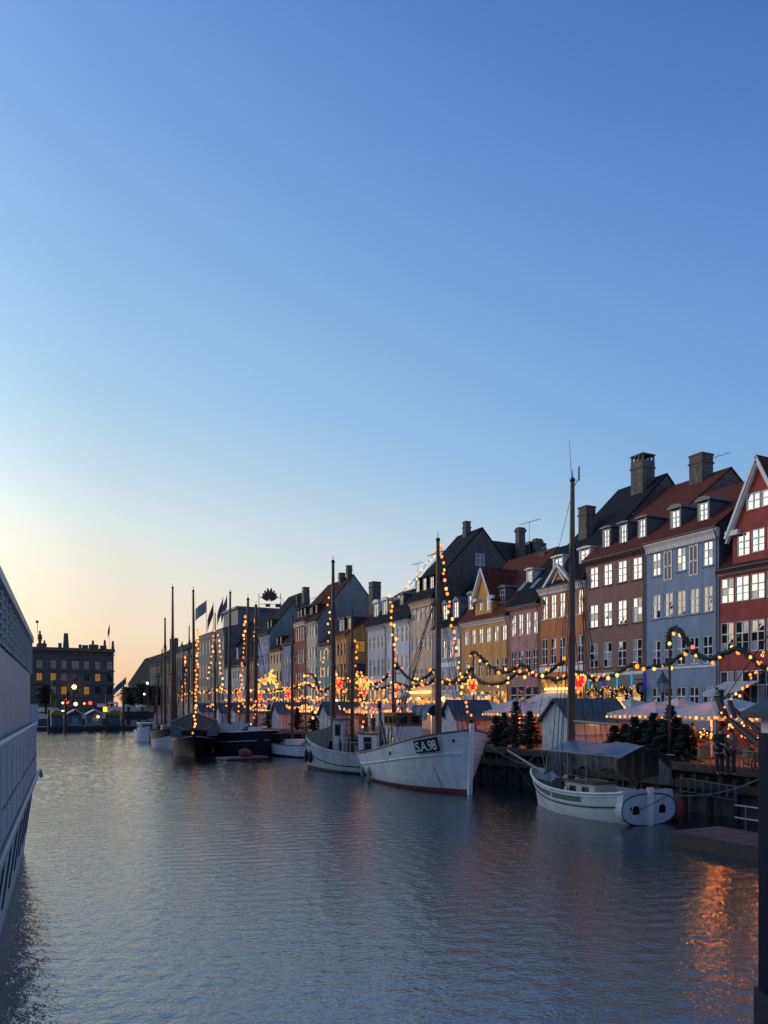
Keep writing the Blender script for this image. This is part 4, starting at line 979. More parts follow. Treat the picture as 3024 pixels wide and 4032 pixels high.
# wheelhouse: white lower panels, varnished window band
wh = window_box(T, loc(H2, UW, .1, 2.3), (2.0, 1.7, 2.0), M_white, M_cabing, (('-y', -.5, .1, .3, .5), ('-y', .5, .1, .3, .5)), 'wheelhouse', False)
window_box(T, loc(H2, UW, .1, 3.65), (2.0, 1.7, .75), M_varn, M_cabing, (('-y', -.55, .02, .5, .45), ('-y', .15, .02, .5, .45), ('-y', .72, .02, .3, .45), ('+x', -.4, .02, .5, .45), ('+x', .4, .02, .5, .45), ('-x', 0, .02, .6, .45)), 'window_band', True, M_lead, .16)
for x in (-.75, -.25, .3): MB().box(loc(H2, UW).x + x - .05, loc(H2, UW).x + x + .05, -.79, -.755, 1.4, 3.25).build('corner_post', M_varn, wh, local=True)
MB().lathe((loc(H2, UW).x + .35, .1, 4.1), [(.10, 0), (.10, .85), (.3, .9), (.33, 1.05), (.28, 1.2), (.05, 1.25)], 12).build('radar_dome', M_white, T, local=True)
MB().cbox((loc(H2, UW).x - .1, .1, 5.5), (1.9, .1, .12)).build('radar_scanner', M_lead_l, T, local=True)
MB().tube([(loc(H2, UW).x - .1, .1, 4.1), (loc(H2, UW).x - .1, .1, 5.45)], .05, 6).build('scanner_post', M_metal_d, T, local=True)
window_box(T, loc(H2, .15, 0, 1.55), (.9, .6, .75), M_hullw2, M_cabing, (), 'stern_locker', True, M_lead, .04)
# gallows on the quarter
gx = loc(H2, u_at(H2, 1490, -1.4, 3)).x
ga = MB().beam((gx, -1.3, 1.2), (gx, -1.3, 4.5), .16, .16).beam((gx + 1.3, -1.25, 1.4), (gx + .1, -1.3, 3.6), .16, .16).build('gallows', M_lead, T, local=True)
MB().ball((gx - .02, -1.35, 4.6), .26, 10, 6, (1, .5, 1)).build('gallows_block', M_fendk, ga, local=True)
mo2, p0, p1 = mast(H2, u_at(H2, 1727, 0, 6), 1.9, 13.6, .19, M_spar)
MB().tube([(p1.x - 1.3, 0, 13.0), (p1.x + 1.3, 0, 12.9)], .03, 5).build('spreader', M_metal_d, mo2, local=True)
MB().ball((p1.x - .25, -.2, 10.2), .16, 8, 5).build('mast_lamp', M_lead_l, mo2, local=True)
mo2b, q0, q1 = mast(H2, u_at(H2, 1549, 0, 6), 2.5, 10.8, .10, M_spar, 'mizzen_mast')
MB().tube([(q1.x - 1.2, 0, 10.5), (q1.x + 1.2, 0, 10.45)], .03, 5).tube([(q1.x - 1.1, 0, 6.6), (q1.x + 1.1, 0, 6.5)], .03, 5).ball((q1.x + .6, 0, 6.85), .2, 8, 5, (1.4, 1, .6)).build('signal_yard', M_metal_d, mo2b, local=True)
shrouds(H2, p1, .66, 3, .8, .018, .05)
line(T, (p1.x, 0, 13), (H2.L/2, 0, 3.5), .016, name='forestay'); line(T, (p1.x, 0, 12.8), (q1.x, 0, 10.3), .014, name='triatic_stay')
for k in range(3): line(T, (p1.x, 0, 12 - k), (loc(H2, .42 - .05*k).x, -.9, 2.2), .016, name='backstay')
MB().tube([(p0.x - .1, 0, 4.3), (p0.x - 3.3, 0, 4.5)], .07, 8).build('boom', M_spar, T, local=True)
bt = MB(); nx, nv = 12, 8    # blue tarpaulin bundled over the boom
bt.add([(p0.x - .25 - 2.6*i/nx, (.30 + .16*math.sin(i*1.3) + .30*(1 - i/nx))*math.sin(PI*(j/nv - .5)), 4.55 - (.25 + .55*(1 - i/nx)**.7 + .1*math.sin(i*2.1))*(1 - math.cos(PI*(j/nv - .5))*1.05)) for i in range(nx+1) for j in range(nv+1)],
       [(i*(nv+1)+j, (i+1)*(nv+1)+j, (i+1)*(nv+1)+j+1, i*(nv+1)+j+1) for i in range(nx) for j in range(nv)], True)
bt.build('boom_tarpaulin', M_tarpb, T, local=True)
window_box(T, loc(H2, .60, .2, 1.95), (.9, .9, .9), M_hulld, M_cabing, (), 'winch_box', False)
MB().tube([loc(H2, .93, -.6, 3.0), loc(H2, .93, .6, 3.0)], .09, 8).build('windlass', M_metal_d, T, local=True)
line(T, H2.pt(.60, H2.tz(.6, H2.zs(.6) - .42), sidev, .06), H2.pt(.53, H2.tz(.53, H2.zs(.53) - .05), sidev, .06), .012, .55, name='hanging_line', n=10)
# ---- 3. grey-white boat with tall narrow wheelhouse
H3 = Hull(10.5, 3.5, (1.5, 1.35, 2.3), 'round', draft=.4, rake=.2, bul=.35, full=.7)
bw = on_z(1185, 3024, 0.0)
H3 = boat('motor_boat', 'grey-white wooden boat with narrow wheelhouse and dark canvas over its bow', 'boat', (bw.x + .35, bw.y - .1), -24, H3, M_hullw2, M_hullw2, M_hullk)
T = H3.T
for sd_ in (-1, 1): H3.strake(sd_, lambda u: .75 + .25*u, .04, 0, .98).build('rubbing_strake', M_hulld, H3.hull, local=True)
for u in (.985, .90): fender(H3, u, 1, .45, 1.35, .14, M_fendk)
x0 = loc(H3, .62).x
window_box(T, (x0, .35, 2.3), (1.0, 1.1, 2.6), M_hullw2, M_cabing, (('-x', 0, .55, .35, .7), ('+y', 0, .55, .4, .7), ('-x', 0, -.6, .12, 1.0), ('+y', -.25, -.6, .12, 1.0)), 'wheelhouse', True, M_lead, .2)
window_box(T, (x0 - 2.6, .1, 1.9), (1.6, 1.4, 1.5), M_white, M_cabing, (('-x', 0, .1, .6, .8), ('+y', 0, .1, .6, .8)), 'deck_house', True, M_varn, .12)
cv = MB(); nx, nv = 8, 8
cv.add([(x0 + .7 + 3.1*i/nx, (1.25 - .85*(i/nx)**1.5)*(-1 + 2*j/nv), 1.5 + (1.75 - 1.0*(i/nx))*(1 - abs(-1 + 2*j/nv))**.8 + .3*(i/nx)) for i in range(nx+1) for j in range(nv+1)],
       [(i*(nv+1)+j, (i+1)*(nv+1)+j, (i+1)*(nv+1)+j+1, i*(nv+1)+j+1) for i in range(nx) for j in range(nv)], True)
cv.build('canvas_cover', M_canv, T, local=True)
for k in range(5): MB().cbox((x0 - 1.1, 1.0, 1.3 + .28*k), (.45, .05, .05)).build('ladder_rung', M_lead, T, local=True)
for sd_ in (-1, 1):
    MB().tube([H3.pt(.2 + .06*i, 1, sd_) + Vector((0, 0, .75)) for i in range(8)], .022, 5).build('guard_rail', M_hullw2, T, local=True)
    for i in range(4): MB().tube([H3.pt(.2 + .12*i, 1, sd_), H3.pt(.2 + .12*i, 1, sd_) + Vector((0, 0, .75))], .022, 5).build('stanchion', M_hullw2, T, local=True)
def mast_px(H, px, top, z0, r, side=0.0, m=None, name='mast', sh=2):
    """put a mast where its centre line stands on this deck at photo column px"""
    best = min(range(0, 101), key=lambda i: abs(px_of(wpos(H, loc(H, i/100, side, 2)))[0] - px))
    u = best/100; wp = wpos(H, loc(H, u, side, 0)); d = wp.x*SA_ + wp.y*CA_
    zt = CH - (top - HY)*d/F
    o, a_, b_ = mast(H, u, z0, zt, r, m, name, 0, side)
    if sh: shrouds(H, b_, max(.1, u), sh, .85, .02, .06)
    return o, a_, b_, u
m3, *_a = mast_px(H3, 1314, 2215, 1.2, .20)
m3b, *_b = mast_px(H3, 1385, 2415, 1.2, .14, name='mizzen_mast')
# ---- 4. low white boat with varnished rail
b4 = on_z(1042, 2975, 0)
H4 = boat('open_boat', 'low white open boat with brown rail beside the dark barge', 'boat', (b4.x + .6, b4.y + 2.0), -20, Hull(9.0, 2.8, (1.2, 1.05, 1.5), 'round', .35, .3, bul=.35), M_hullw, M_varn, M_hullk)
window_box(H4.T, loc(H4, .45, 0, 1.15), (2.2, 1.4, .6), M_white, M_cabing, (('-x', 0, 0, .5, .25),), 'cabin_trunk', True, M_white, .05)
for u in (.3, .62): MB().cbox(loc(H4, u, .3, 1.1), (.6, .5, .35), .3).build('deck_bundle', M_lead_l, H4.T, local=True)
mast_px(H4, 1150, 2430, .8, .15)
# ---- 5. dark barge, 6. black ship, 7. and 8. far boats, dinghy
b5 = on_z(955, 2972, 0)
H5 = boat('dark_barge', 'dark navy sailing barge with white guard rail and grey deck covers', 'boat', (b5.x - 1.6, b5.y + 9.5), -14, Hull(13.0, 4.4, (2.3, 2.05, 2.9), 'round', .4, .3, bul=.5, full=.8), M_hulld, M_white, None)
for sd_ in (-1, 1): H5.strake(sd_, .85, .05, 0, .98).build('rubbing_strake', M_hullw2, H5.hull, local=True)
for u, h_ in ((.35, 1.1), (.6, .9)):
    tc_ = MB(); c = loc(H5, u, 0, 2.0)
    tc_.prism([(c.x - 1.6, -1.7, 1.9), (c.x - 1.6, 0, 1.9 + h_), (c.x - 1.6, 1.7, 1.9)], (3.2, 0, 0)).build('deck_cover', M_lead, H5.T, local=True)
MB().cbox(loc(H5, .12, .5, 2.3), (.9, .9, .6), .4).build('white_bundle', M_white, H5.T, local=True)
for px, tp in ((975, 2362), (1007, 2388)): mast_px(H5, px, tp, 1.5, .21, name='mast' if px < 1000 else 'mizzen_mast')
b6 = on_z(766, 2982, 0)
H6 = boat('black_ship', 'black-hulled ship with grey ridge tent facing down the canal', 'boat', (b6.x, b6.y), 193, Hull(13.0, 4.3, (2.0, 1.8, 2.35), 'round', .4, .15, bowp=3.2, bul=.4, full=.85), M_hullk, M_hullk, None)
for sd_ in (-1, 1): H6.strake(sd_, .5, .05, 0, .99).build('rubbing_strake', M_hullw2, H6.hull, local=True)
tt = MB()
tt.prism([(H6.L/2 - 1.3, -2.0, 3.15), (H6.L/2 - 1.3, 0, 4.0), (H6.L/2 - 1.3, 2.0, 3.15), (H6.L/2 - 1.3, 2.05, 1.8), (H6.L/2 - 1.3, -2.05, 1.8)], (-8.5, 0, 0)).build('ridge_tent', mat('grey_tent', (.10, .115, .14), .6, .15, 2, .3), H6.T, local=True)
for sd_ in (-1, 1): MB().cbox((H6.L/2 - 1.26, sd_*1.15, 2.55), (.02, .75, .10), 0, ('X', sd_*.35)).build('tent_vent', M_lead_l, H6.T, local=True)
MB().tube([(H6.L/2 - 1.2, -2.1, 3.1), (H6.L/2 - 1.2, 0, 3.95), (H6.L/2 - 1.2, 2.1, 3.1)], .06, 5).build('tent_edge', M_lead_l, H6.T, local=True)
mast(H6, .90, 1.8, CH + 452*68.5/F, .17); mast_px(H6, 862, 2330, 1.5, .15, side=0, name='mizzen_mast') if False else None
MB().lathe(H6.pt(.80, .3, 1) + Vector((0, .3, -.3)), [(.02, 0), (.25, .1), (.28, .5), (.1, .8)], 10).build('fender', M_fendk, H6.T, local=True)
b7 = on_z(640, 2942, 0)
H7 = boat('workboat', 'two-tone workboat with white lower hull and covered foredeck', 'boat', (b7.x + .2, b7.y - 4.5), 186, Hull(11.5, 3.6, (1.7, 1.6, 2.2), 'round', .4, .3, bul=.45, full=.8), M_hullw2, M_hullk, None)
for sd_ in (-1, 1): H7.strip(sd_, lambda u: H7.zs(u) + .0, lambda u: H7.zs(u) - .75).build('upper_strake_paint', M_hullk, H7.hull, local=True)
MB().cbox(loc(H7, .75, 0, 2.0), (2.6, 1.8, .9)).build('covered_hatch', M_lead_l, H7.T, local=True)
for px, tp in ((650, 2440), (706, 2316)): mast_px(H7, px, tp, 1.2, .18, name='mast' if px < 700 else 'main_mast')
b8 = on_z(556, 2916, 0)
H8 = boat('cabin_cruiser', 'small white cabin cruiser at the far end of the moored row', 'boat', (b8.x + .5, b8.y - 3), 184, Hull(8.0, 2.9, (1.3, 1.25, 1.8), 'transom', .4, .6, bul=.2, full=.8), M_hullw, M_white, None)
window_box(H8.T, loc(H8, .5, 0, 1.75), (3.2, 2.0, 1.0), M_white, M_cabing, (('+x', 0, .1, 1.2, .4), ('-y', 0, .1, 1.6, .4)), 'cabin', True, M_white, .1)
H9 = boat('old_ketch', 'brown-masted ketch rafted inside the black ship', 'boat', (b6.x + 6.3, b6.y + 12), -8, Hull(14, 4.2, (2.0, 1.8, 2.8), 'round', .4, .3, bul=.5), M_hulld, M_varn, None)
for px, tp in ((858, 2335), (820, 2480)): mast_px(H9, px, tp, 1.4, .2, name='mast' if px > 840 else 'mizzen_mast')
H10 = boat('tall_galeas', 'slim dark galeas further along with bare brown masts', 'boat', (b7.x + 4.5, b7.y + 16), -8, Hull(15, 4.2, (2.0, 1.8, 2.8), 'round', .4, .3, bul=.5), M_hullk, M_varn, None)
for px, tp in ((692, 2520), (668, 2560)): mast_px(H10, px, tp, 1.4, .2, name='mast' if px > 680 else 'mizzen_mast')
for hx_, hy_, lb_, pxs in ((b7.x + 3.2, b7.y + 2, 'slim black yawl rafted behind the black ship', ((742, 2470), (722, 2560))), (b7.x + 5.0, b7.y + 34, 'distant ketch with thin brown masts near the canal head', ((636, 2560), (618, 2600))), (b6.x + 4.6, b6.y + 22, 'narrow dark sloop between the ketch and the barge', ((925, 2420), (895, 2540)))):
    Hx = boat('rafted_yacht', lb_, 'boat', (hx_, hy_ + 6), -6, Hull(12, 3.4, (1.7, 1.5, 2.2), 'round', .4, .3, bul=.4), M_hullk, M_varn, None)
    for px, tp in pxs: mast_px(Hx, px, tp, 1.2, .13, name='mast' if tp == pxs[0][1] else 'mizzen_mast', sh=3)
# dinghy and raft beside the barge
pr = on_z(955, 2984, .12)
T = thing('work_raft', 'flat grey work raft floating beside the dark barge', 'raft', (pr.x, pr.y, 0), .25)
for k in range(5): MB().box(-2.0, 2.0, -1.0 + .4*k, -.62 + .4*k, .1, .22).build('deck_plank', M_lead, T, local=True)
MB().box(-1.95, 1.95, -.95, .9, -.2, .095).build('float', M_fendk, T, local=True)
o = MB().ball((0, 0, .0), .5, 9, 6, (1.1, .8, .75)).ball((.35, .2, -.08), .35, 8, 5).build('tarpaulin_heap', mat('rusty_cloth', (.22, .09, .06), .8, .3, 4), None, origin=(0, 0, 0)); o.location = (pr.x + .2, pr.y, .55)
tag(o, 'rust coloured heap of cloth lying on the grey raft', 'cloth heap')
# ship at the frame's right: only its raised bowsprit and rig reach into view
H0 = boat('moored_ketch', 'dark ketch with a raised bowsprit wrapped in lights behind the bridge booth', 'boat', (23.4, 16.6), 6, Hull(9.0, 3.2, (1.8, 1.7, 2.5), 'round', .4, .3, bul=.5), M_hullk, M_varn, None)
T = H0.T
tipw, basew = at_d(2836, 2806, 28.2), at_d(3015, 2950, 25.5)
inv = W(T).inverted(); tip, base = inv @ tipw, inv @ basew
M_sprd = mat('tarred_spar', (.028, .020, .017), .6, .3, 3)
bs = MB().tube([base + (base - tip)*.5, tip], [.15, .09], 8).build('bowsprit', M_sprd, T, local=True)
MB().beam(tip + Vector((-.25, 0, -.15)), tip + Vector((.1, 0, .55)), .16, .2).beam(tip + Vector((-.9, .2, -.2)), tip + Vector((-.7, .25, .45)), .12, .12).build('cranse_iron', M_sprd, bs, local=True)
MB().tube([base + Vector((0, -.2, .25)), tip + Vector((-.4, -.15, .2))], [.1, .07], 6).build('jib_boom', M_sprd, T, local=True)
for k in range(5):
    line(T, tip - (tip - base)*.1*k, base + Vector((-1.5, .3*k - .6, -1.0 - .25*k)), .016, name='bowsprit_shroud')
mast(H0, .55, 1.5, 13, .18)
line(T, tip + Vector((0, 0, .3)), loc(H0, .55, 0, 12.5), .02, name='forestay')
# mooring lines
def mooring(a, b, sag, label): tag(line(None, a, b, .022, sag, M_ropel, 'mooring_rope', 10, False), label, 'rope')
mooring(wpos(H2, H2.pt(.955, H2.tz(.955, H2.zs(.955) - .42), 1, .05)), (XQ - .1, 29.0, 1.9), .9, 'slack mooring rope from the numbered cutter bow to the quay')
mooring(wpos(H1, (H1.L/2 + 1.8, .1, 2.3)), (XQ - .1, 33.5, 1.9), .5, 'mooring rope from the bowsprit of the oval-sterned boat')
mooring(wpos(H1, (-H1.L/2 + .2, -1.0, 1.1)), (XQ - .1, 19.5, 1.9), .35, 'mooring rope from the oval transom to the timber quay')
# ================================================================= quay life
M_board = mat_bands('white_boards', (0.55, 0.56, 0.57), (0.44, 0.45, 0.46), 0.6, 'DIAGONAL', 3.0, 0.25)
M_hroof = mat('slate_blue_roof', (0.085, 0.11, 0.135), 0.5, 0.15, 2)
M_canvas = mat('offwhite_canvas', (0.62, 0.58, 0.56), 0.8, 0.12, 1.5, 0.25, streak=.15)
_n = M_canvas.node_tree; _b = _n.nodes['Principled BSDF']; _t = _n.nodes.new('ShaderNodeBsdfTranslucent'); _m = _n.nodes.new('ShaderNodeMixShader'); _m.inputs[0].default_value = .05
_t.inputs[0].default_value = (.75, .62, .52, 1); _n.links.new(_b.outputs[0], _m.inputs[1]); _n.links.new(_t.outputs[0], _m.inputs[2]); _n.links.new(_m.outputs[0], _n.nodes['Material Output'].inputs[0])
M_bulb = mat_emit('bulb_warm', (1.0, 0.50, 0.13), 1.9)
M_bulb2 = mat_emit('bulb_amber', (1.0, 0.30, 0.045), 1.9)
M_bulb3 = mat_emit('bulb_rosy', (1.0, 0.24, 0.12), 1.3)
M_heat = mat_emit('heater_glow', (1.0, 0.16, 0.02), 2.2)
M_fir = mat('fir_needles', (0.022, 0.042, 0.022), 0.7, 0.35, 9)
M_bark = mat('fir_bark', (0.06, 0.04, 0.03), 0.9, 0.3, 6)
BULB = [MB().ball((0, 0, 0), 1.0, 7, 5).mesh('bulb', m) for m in (M_bulb, M_bulb2, M_bulb3)]
def bulbs(T, pts, r, mix=(5, 3, 1), jit=.05, local=False):
    ch = [0]*mix[0] + [1]*mix[1] + [2]*mix[2]
    for p in pts:
        p = Vector(p) + Vector((random.gauss(0, jit), random.gauss(0, jit), random.gauss(0, jit))); s_ = r*random.uniform(.75, 1.2)
        put('bulb', BULB[random.choice(ch)], T, p, (0, 0, 0), local, (s_, s_, s_*1.15))
def resample(pts, step):
    pts = [Vector(p) for p in pts]; out_ = [pts[0]]; rest = 0.0
    for a, b in zip(pts[:-1], pts[1:]):
        d = (b - a).length; t = step - rest
        while t <= d: out_.append(a.lerp(b, t/d)); t += step
        rest = d - (t - step)
    return out_
def smooth(pts, n=6):
    P = [Vector(p) for p in pts]; P = [P[0]*2 - P[1]] + P + [P[-1]*2 - P[-2]]; o_ = []
    for i in range(1, len(P)-2):
        for k in range(n):
            t = k/n; a, b, c, d = P[i-1], P[i], P[i+1], P[i+2]
            o_.append(.5*((2*b) + (c - a)*t + (2*a - 5*b + 4*c - d)*t*t + (3*b - a - 3*c + d)*t**3))
    return o_ + [P[-2]]
XG = 27.0
def garland(pix, label, r=.095, bulb_step=.62, br=.075, x=XG, group='fir garlands strung between the quay poles'):
    pts = smooth([on_x(px, py, x) for px, py in pix]); c = sum(pts, Vector())/len(pts)
    T = thing('fir_garland', label, 'garland', c, 0, group)
    rs = resample(pts, .14); b = MB()
    b.tube([p + Vector((random.gauss(0, .02), 0, random.gauss(0, .02))) for p in rs], [r*random.uniform(.6, .95) for _ in rs], 6)
    for p, q in zip(rs[:-1], rs[1:]):
        for k in range(9):
            t = random.random(); c_ = p.lerp(q, t); a = random.uniform(0, 2*PI); d = (q - p).normalized()
            u = d.orthogonal().normalized(); v = d.cross(u); o_ = (u*math.cos(a) + v*math.sin(a))
            tipn = c_ + o_*r*random.uniform(1.2, 2.1) + d*random.uniform(-.12, .12); w_ = d*.03
            b.add([c_ + o_*r*.4 - w_, c_ + o_*r*.4 + w_, tipn], [(0, 1, 2)])
    b.build('greenery', M_fir, T)
    bulbs(T, resample(pts, bulb_step), br, jit=.09)
    return T
def light_string(pts, label, step=.45, br=.08, mix=(3, 4, 2), cat='light string', jit=.06):
    pts = smooth(pts, 4); c = pts[0]
    T = thing('light_string', label, cat, c)
    MB().tube(resample(pts, .6), .015, 4, cap=False).build('cable', M_rope, T)
    bulbs(T, resample(pts, step), br, mix, jit)
    return T
# --- poles and garlands along the quay edge
def pole(px, top, label, base=ZQ):
    p = on_x(px, top, XG)
    T = thing('garland_pole', label, 'pole', (XG, p.y, ZQ), 0, 'garland poles along the quay')
    MB().tube([(XG, p.y, ZQ), (XG, p.y, p.z)], [.075, .05], 8).build('shaft', M_spar, T)
    MB().lathe((XG, p.y, ZQ), [(.2, 0), (.2, .08), (.09, .25)], 10).build('foot', M_metal_d, T)
    return T
pole(2637, 2480, 'dark garland pole in front of the cornflower blue house')
pole(1864, 2572, 'dark garland pole in front of the golden yellow house')
pole(1557, 2618, 'dark garland pole in front of the cool white house')
pole(1204, 2660, 'dark garland pole in front of the cream house')
garland([(2636, 2530), (2634, 2500), (2645, 2476), (2671, 2479), (2697, 2509), (2715, 2540), (2741, 2575), (2793, 2594), (2824, 2588), (2863, 2566), (2898, 2555), (2924, 2561), (2955, 2588), (2990, 2614), (3024, 2636), (3070, 2650)],
        'lit fir garland looping from its pole across the blue and red houses', r=.125, bulb_step=.55, br=.085)
garland([(2330, 2672), (2344, 2679), (2387, 2666), (2422, 2655), (2470, 2627), (2496, 2616), (2544, 2629), (2584, 2622), (2632, 2614), (2671, 2588), (2702, 2568), (2706, 2548)],
        'lit fir garland rising across the brown brick house', r=.10, bulb_step=.48, br=.085)
garland([(1850, 2580), (1864, 2567), (1887, 2580), (1911, 2609), (1934, 2627), (1969, 2643), (2009, 2643), (2032, 2627), (2060, 2619), (2083, 2639), (2114, 2662), (2150, 2650), (2181, 2631), (2222, 2604)],
        'lit fir garland dipping across the pink and orange houses', r=.12, bulb_step=.55, br=.085)
garland([(1750, 2682), (1790, 2690), (1828, 2682), (1860, 2664), (1887, 2682), (1918, 2693), (1969, 2692), (2005, 2674), (2024, 2658), (2064, 2652), (2103, 2658), (2142, 2666), (2193, 2676), (2240, 2662), (2271, 2646), (2299, 2658), (2330, 2670), (2361, 2678)],
        'lower lit fir garland in front of the golden yellow house', r=.12, bulb_step=.55, br=.085)
garland([(1557, 2612), (1570, 2628), (1590, 2652), (1606, 2668), (1635, 2680), (1665, 2674), (1690, 2656), (1710, 2640), (1735, 2680), (1765, 2692), (1800, 2676), (1830, 2658), (1862, 2630)],
        'lit fir garland sagging below the tan house', r=.13, bulb_step=.5, br=.09)
garland([(1420, 2690), (1450, 2706), (1490, 2712), (1530, 2702), (1548, 2690), (1580, 2696), (1610, 2706), (1650, 2698), (1690, 2690), (1716, 2668)],
        'lower lit fir garland in front of the white house and the tan house', r=.13, bulb_step=.5, br=.09)
garland([(1314, 2648), (1335, 2668), (1365, 2680), (1395, 2672), (1425, 2664), (1455, 2690), (1490, 2690), (1515, 2672), (1533, 2650)],
        'lit fir garland spanning the side street corner', r=.13, bulb_step=.42, br=.11)
garland([(1196, 2662), (1215, 2654), (1238, 2664), (1250, 2700), (1262, 2722), (1290, 2712), (1310, 2700), (1340, 2716), (1380, 2722)],
        'lit fir garland curling over the cream house front', r=.14, bulb_step=.5, br=.12)
garland([(1060, 2726), (1090, 2718), (1120, 2712), (1150, 2712), (1180, 2698), (1205, 2692), (1230, 2705), (1252, 2712)],
        'lit fir garland in front of the maroon house', r=.14, bulb_step=.55, br=.12)
garland([(860, 2718), (900, 2728), (935, 2718), (965, 2712), (985, 2722), (1010, 2716), (1035, 2722), (1060, 2716)],
        'lit fir garland behind the masts of the dark barge', r=.15, bulb_step=.7, br=.14)
garland([(700, 2738), (740, 2728), (780, 2722), (815, 2726), (845, 2712), (870, 2706), (885, 2716)],
        'lit fir garland far down the quay behind the black ship', r=.16, bulb_step=1.2, br=.17)
# tangle of bulbs around the white house pole
T = thing('bulb_cluster', 'dense cluster of warm bulbs in front of the side street', 'light cluster', on_x(1425, 2680, XG))
MB().tube(smooth([on_x(px, py, XG) for px, py in ((1395, 2690), (1410, 2665), (1425, 2668), (1440, 2675), (1452, 2700), (1470, 2715))]), .06, 5).build('branch', M_fir, T)
bulbs(T, [on_x(random.gauss(1428, 22), random.gauss(2686, 16), XG + random.gauss(0, .2)) for _ in range(55)], .10, jit=.02)
# horse-drawn glow: arch of gold lights in front of the sand house
T = thing('light_arch', 'golden arch of dense lights in front of the sandy house', 'light arch', on_x(1060, 2720, 28.5))
ap_ = smooth([on_x(px, py, 28.5) for px, py in ((1012, 2725), (1016, 2700), (1030, 2684), (1052, 2678), (1068, 2668), (1080, 2680), (1096, 2700))])
MB().tube(ap_, .08, 5).build('frame', M_spar, T)
bulbs(T, [p + Vector((0, random.gauss(0, .25), random.gauss(0, .28))) for p in resample(ap_, .13)] + [on_x(random.gauss(1068, 8), random.uniform(2635, 2680), 28.5) for _ in range(22)], .12, (6, 3, 0))
# --- red hearts hung from the garlands
def heart(px, py, sz, label, x=XG - .05):
    c = on_x(px, py, x); T = thing('light_heart', label, 'heart light', c, 0, 'glowing red hearts along the quay')
    P = []
    for i in range(33):
        t = 2*PI*i/32; P.append((16*math.sin(t)**3/17*sz, (13*math.cos(t) - 5*math.cos(2*t) - 2*math.cos(3*t) - math.cos(4*t))/17*sz))
    M_ = MB().prism([(c.x + .03, c.y + a*.72, c.z + b*.72) for a, b in P[:-1]], (.06, 0, 0)).build('heart_panel', mat_emit('heart_red', (1.0, .02, .02), 1.3), T)
    MB().tube([(c.x, c.y + a, c.z + b) for a, b in P], .045, 5, cap=False).build('heart_frame', mat_emit('heart_rim', (1.0, .12, .05), 1.5), T)
    bulbs(T, [(c.x - .06, c.y + a*1.02, c.z + b*1.02) for a, b in P[:-1:2]], .07, (3, 4, 2), .01)
    MB().tube([(c.x, c.y, c.z + sz*.4), (c.x, c.y, c.z + sz*1.3)], .012, 4).build('hanger', M_rope, T)
for px, py, sz, wh_ in ((2280, 2686, .55, 'beside the sailing boat mast'), (1861, 2700, .55, 'on the pole before the golden yellow house'), (1561, 2714, .55, 'before the cool white house'), (1436, 2722, .62, 'below the dense bulb cluster'),
                       (1336, 2695, .8, 'before the ochre corner house'), (1136, 2732, .75, 'before the maroon house'), (1023, 2738, .8, 'below the golden light arch'), (943, 2734, .7, 'behind the dark barge masts'), (905, 2742, .7, 'above the white stalls further off')):
    heart(px, py, sz, 'glowing red heart with bulb rim ' + wh_)
# --- light strings on masts and stays
def mast_string(H, pix, label, d, **k): return light_string([at_d(px, py, d) for px, py in pix], label, **k)
mast_string(H2, [(1740, 2140), (1742, 2215), (1752, 2290), (1762, 2350), (1772, 2420), (1783, 2490), (1796, 2570), (1808, 2640), (1822, 2720), (1838, 2790), (1852, 2850)], 'string of amber bulbs down the cutter forestay to its bow', 40.2, step=.33, br=.075)
mast_string(H2, [(1736, 2150), (1690, 2205), (1650, 2262), (1610, 2305), (1575, 2340), (1550, 2350)], 'string of pale bulbs between the two cutter masts', 41.5, step=.32, br=.06, mix=(6, 2, 1))
mast_string(H2, [(1536, 2350), (1541, 2400), (1545, 2440), (1548, 2480), (1551, 2520), (1556, 2620)], 'string of amber bulbs down the cutter mizzen mast', 43.5, step=.3, br=.075)
mast_string(H3, [(1300, 2350), (1294, 2440), (1288, 2510), (1278, 2580), (1270, 2640), (1262, 2710)], 'faint string of bulbs on the brown mast shroud', 53, step=.5, br=.075)
mast_string(H3, [(1398, 2520), (1402, 2600), (1408, 2650), (1412, 2700), (1422, 2780), (1432, 2830), (1436, 2860)], 'string of rosy bulbs hanging behind the grey-white boat', 50, step=.4, br=.08, mix=(2, 3, 3))
mast_string(H5, [(966, 2428), (960, 2500), (958, 2560), (955, 2620), (950, 2690), (946, 2760), (942, 2800)], 'string of amber bulbs beside the tallest dark mast', 72, step=.42, br=.11)
mast_string(H5, [(1005, 2420), (1006, 2490), (1008, 2560), (1010, 2620), (1012, 2660)], 'string of amber bulbs on the dark barge second mast', 76, step=.42, br=.11)
mast_string(H6, [(780, 2480), (778, 2560), (774, 2640), (772, 2720), (768, 2800), (766, 2860), (764, 2885)], 'string of amber bulbs down the black ship mast', 67.5, step=.33, br=.11, mix=(3, 5, 1))
mast_string(H7, [(728, 2590), (727, 2640), (724, 2690), (720, 2730), (716, 2760)], 'string of golden bulbs behind the black ship', 92, step=.5, br=.15)
mast_string(H9, [(862, 2500), (866, 2560), (872, 2640), (880, 2700)], 'pale string of bulbs on the ketch shroud', 84, step=.6, br=.11, mix=(5, 2, 1))
mast_string(H9, [(838, 2480), (834, 2560), (826, 2620), (815, 2680)], 'pale string of bulbs left of the ketch mast', 84, step=.6, br=.11, mix=(5, 2, 1))
mast_string(H4, [(1004, 2760), (1008, 2800), (996, 2840), (980, 2860)], 'string of golden bulbs drooping to the dark barge stern', 66, step=.4, br=.085)
mast_string(H3, [(1250, 2705), (1248, 2750), (1244, 2790), (1236, 2830)], 'short string of rosy bulbs before the cream house', 60, step=.4, br=.09, mix=(3, 3, 2))
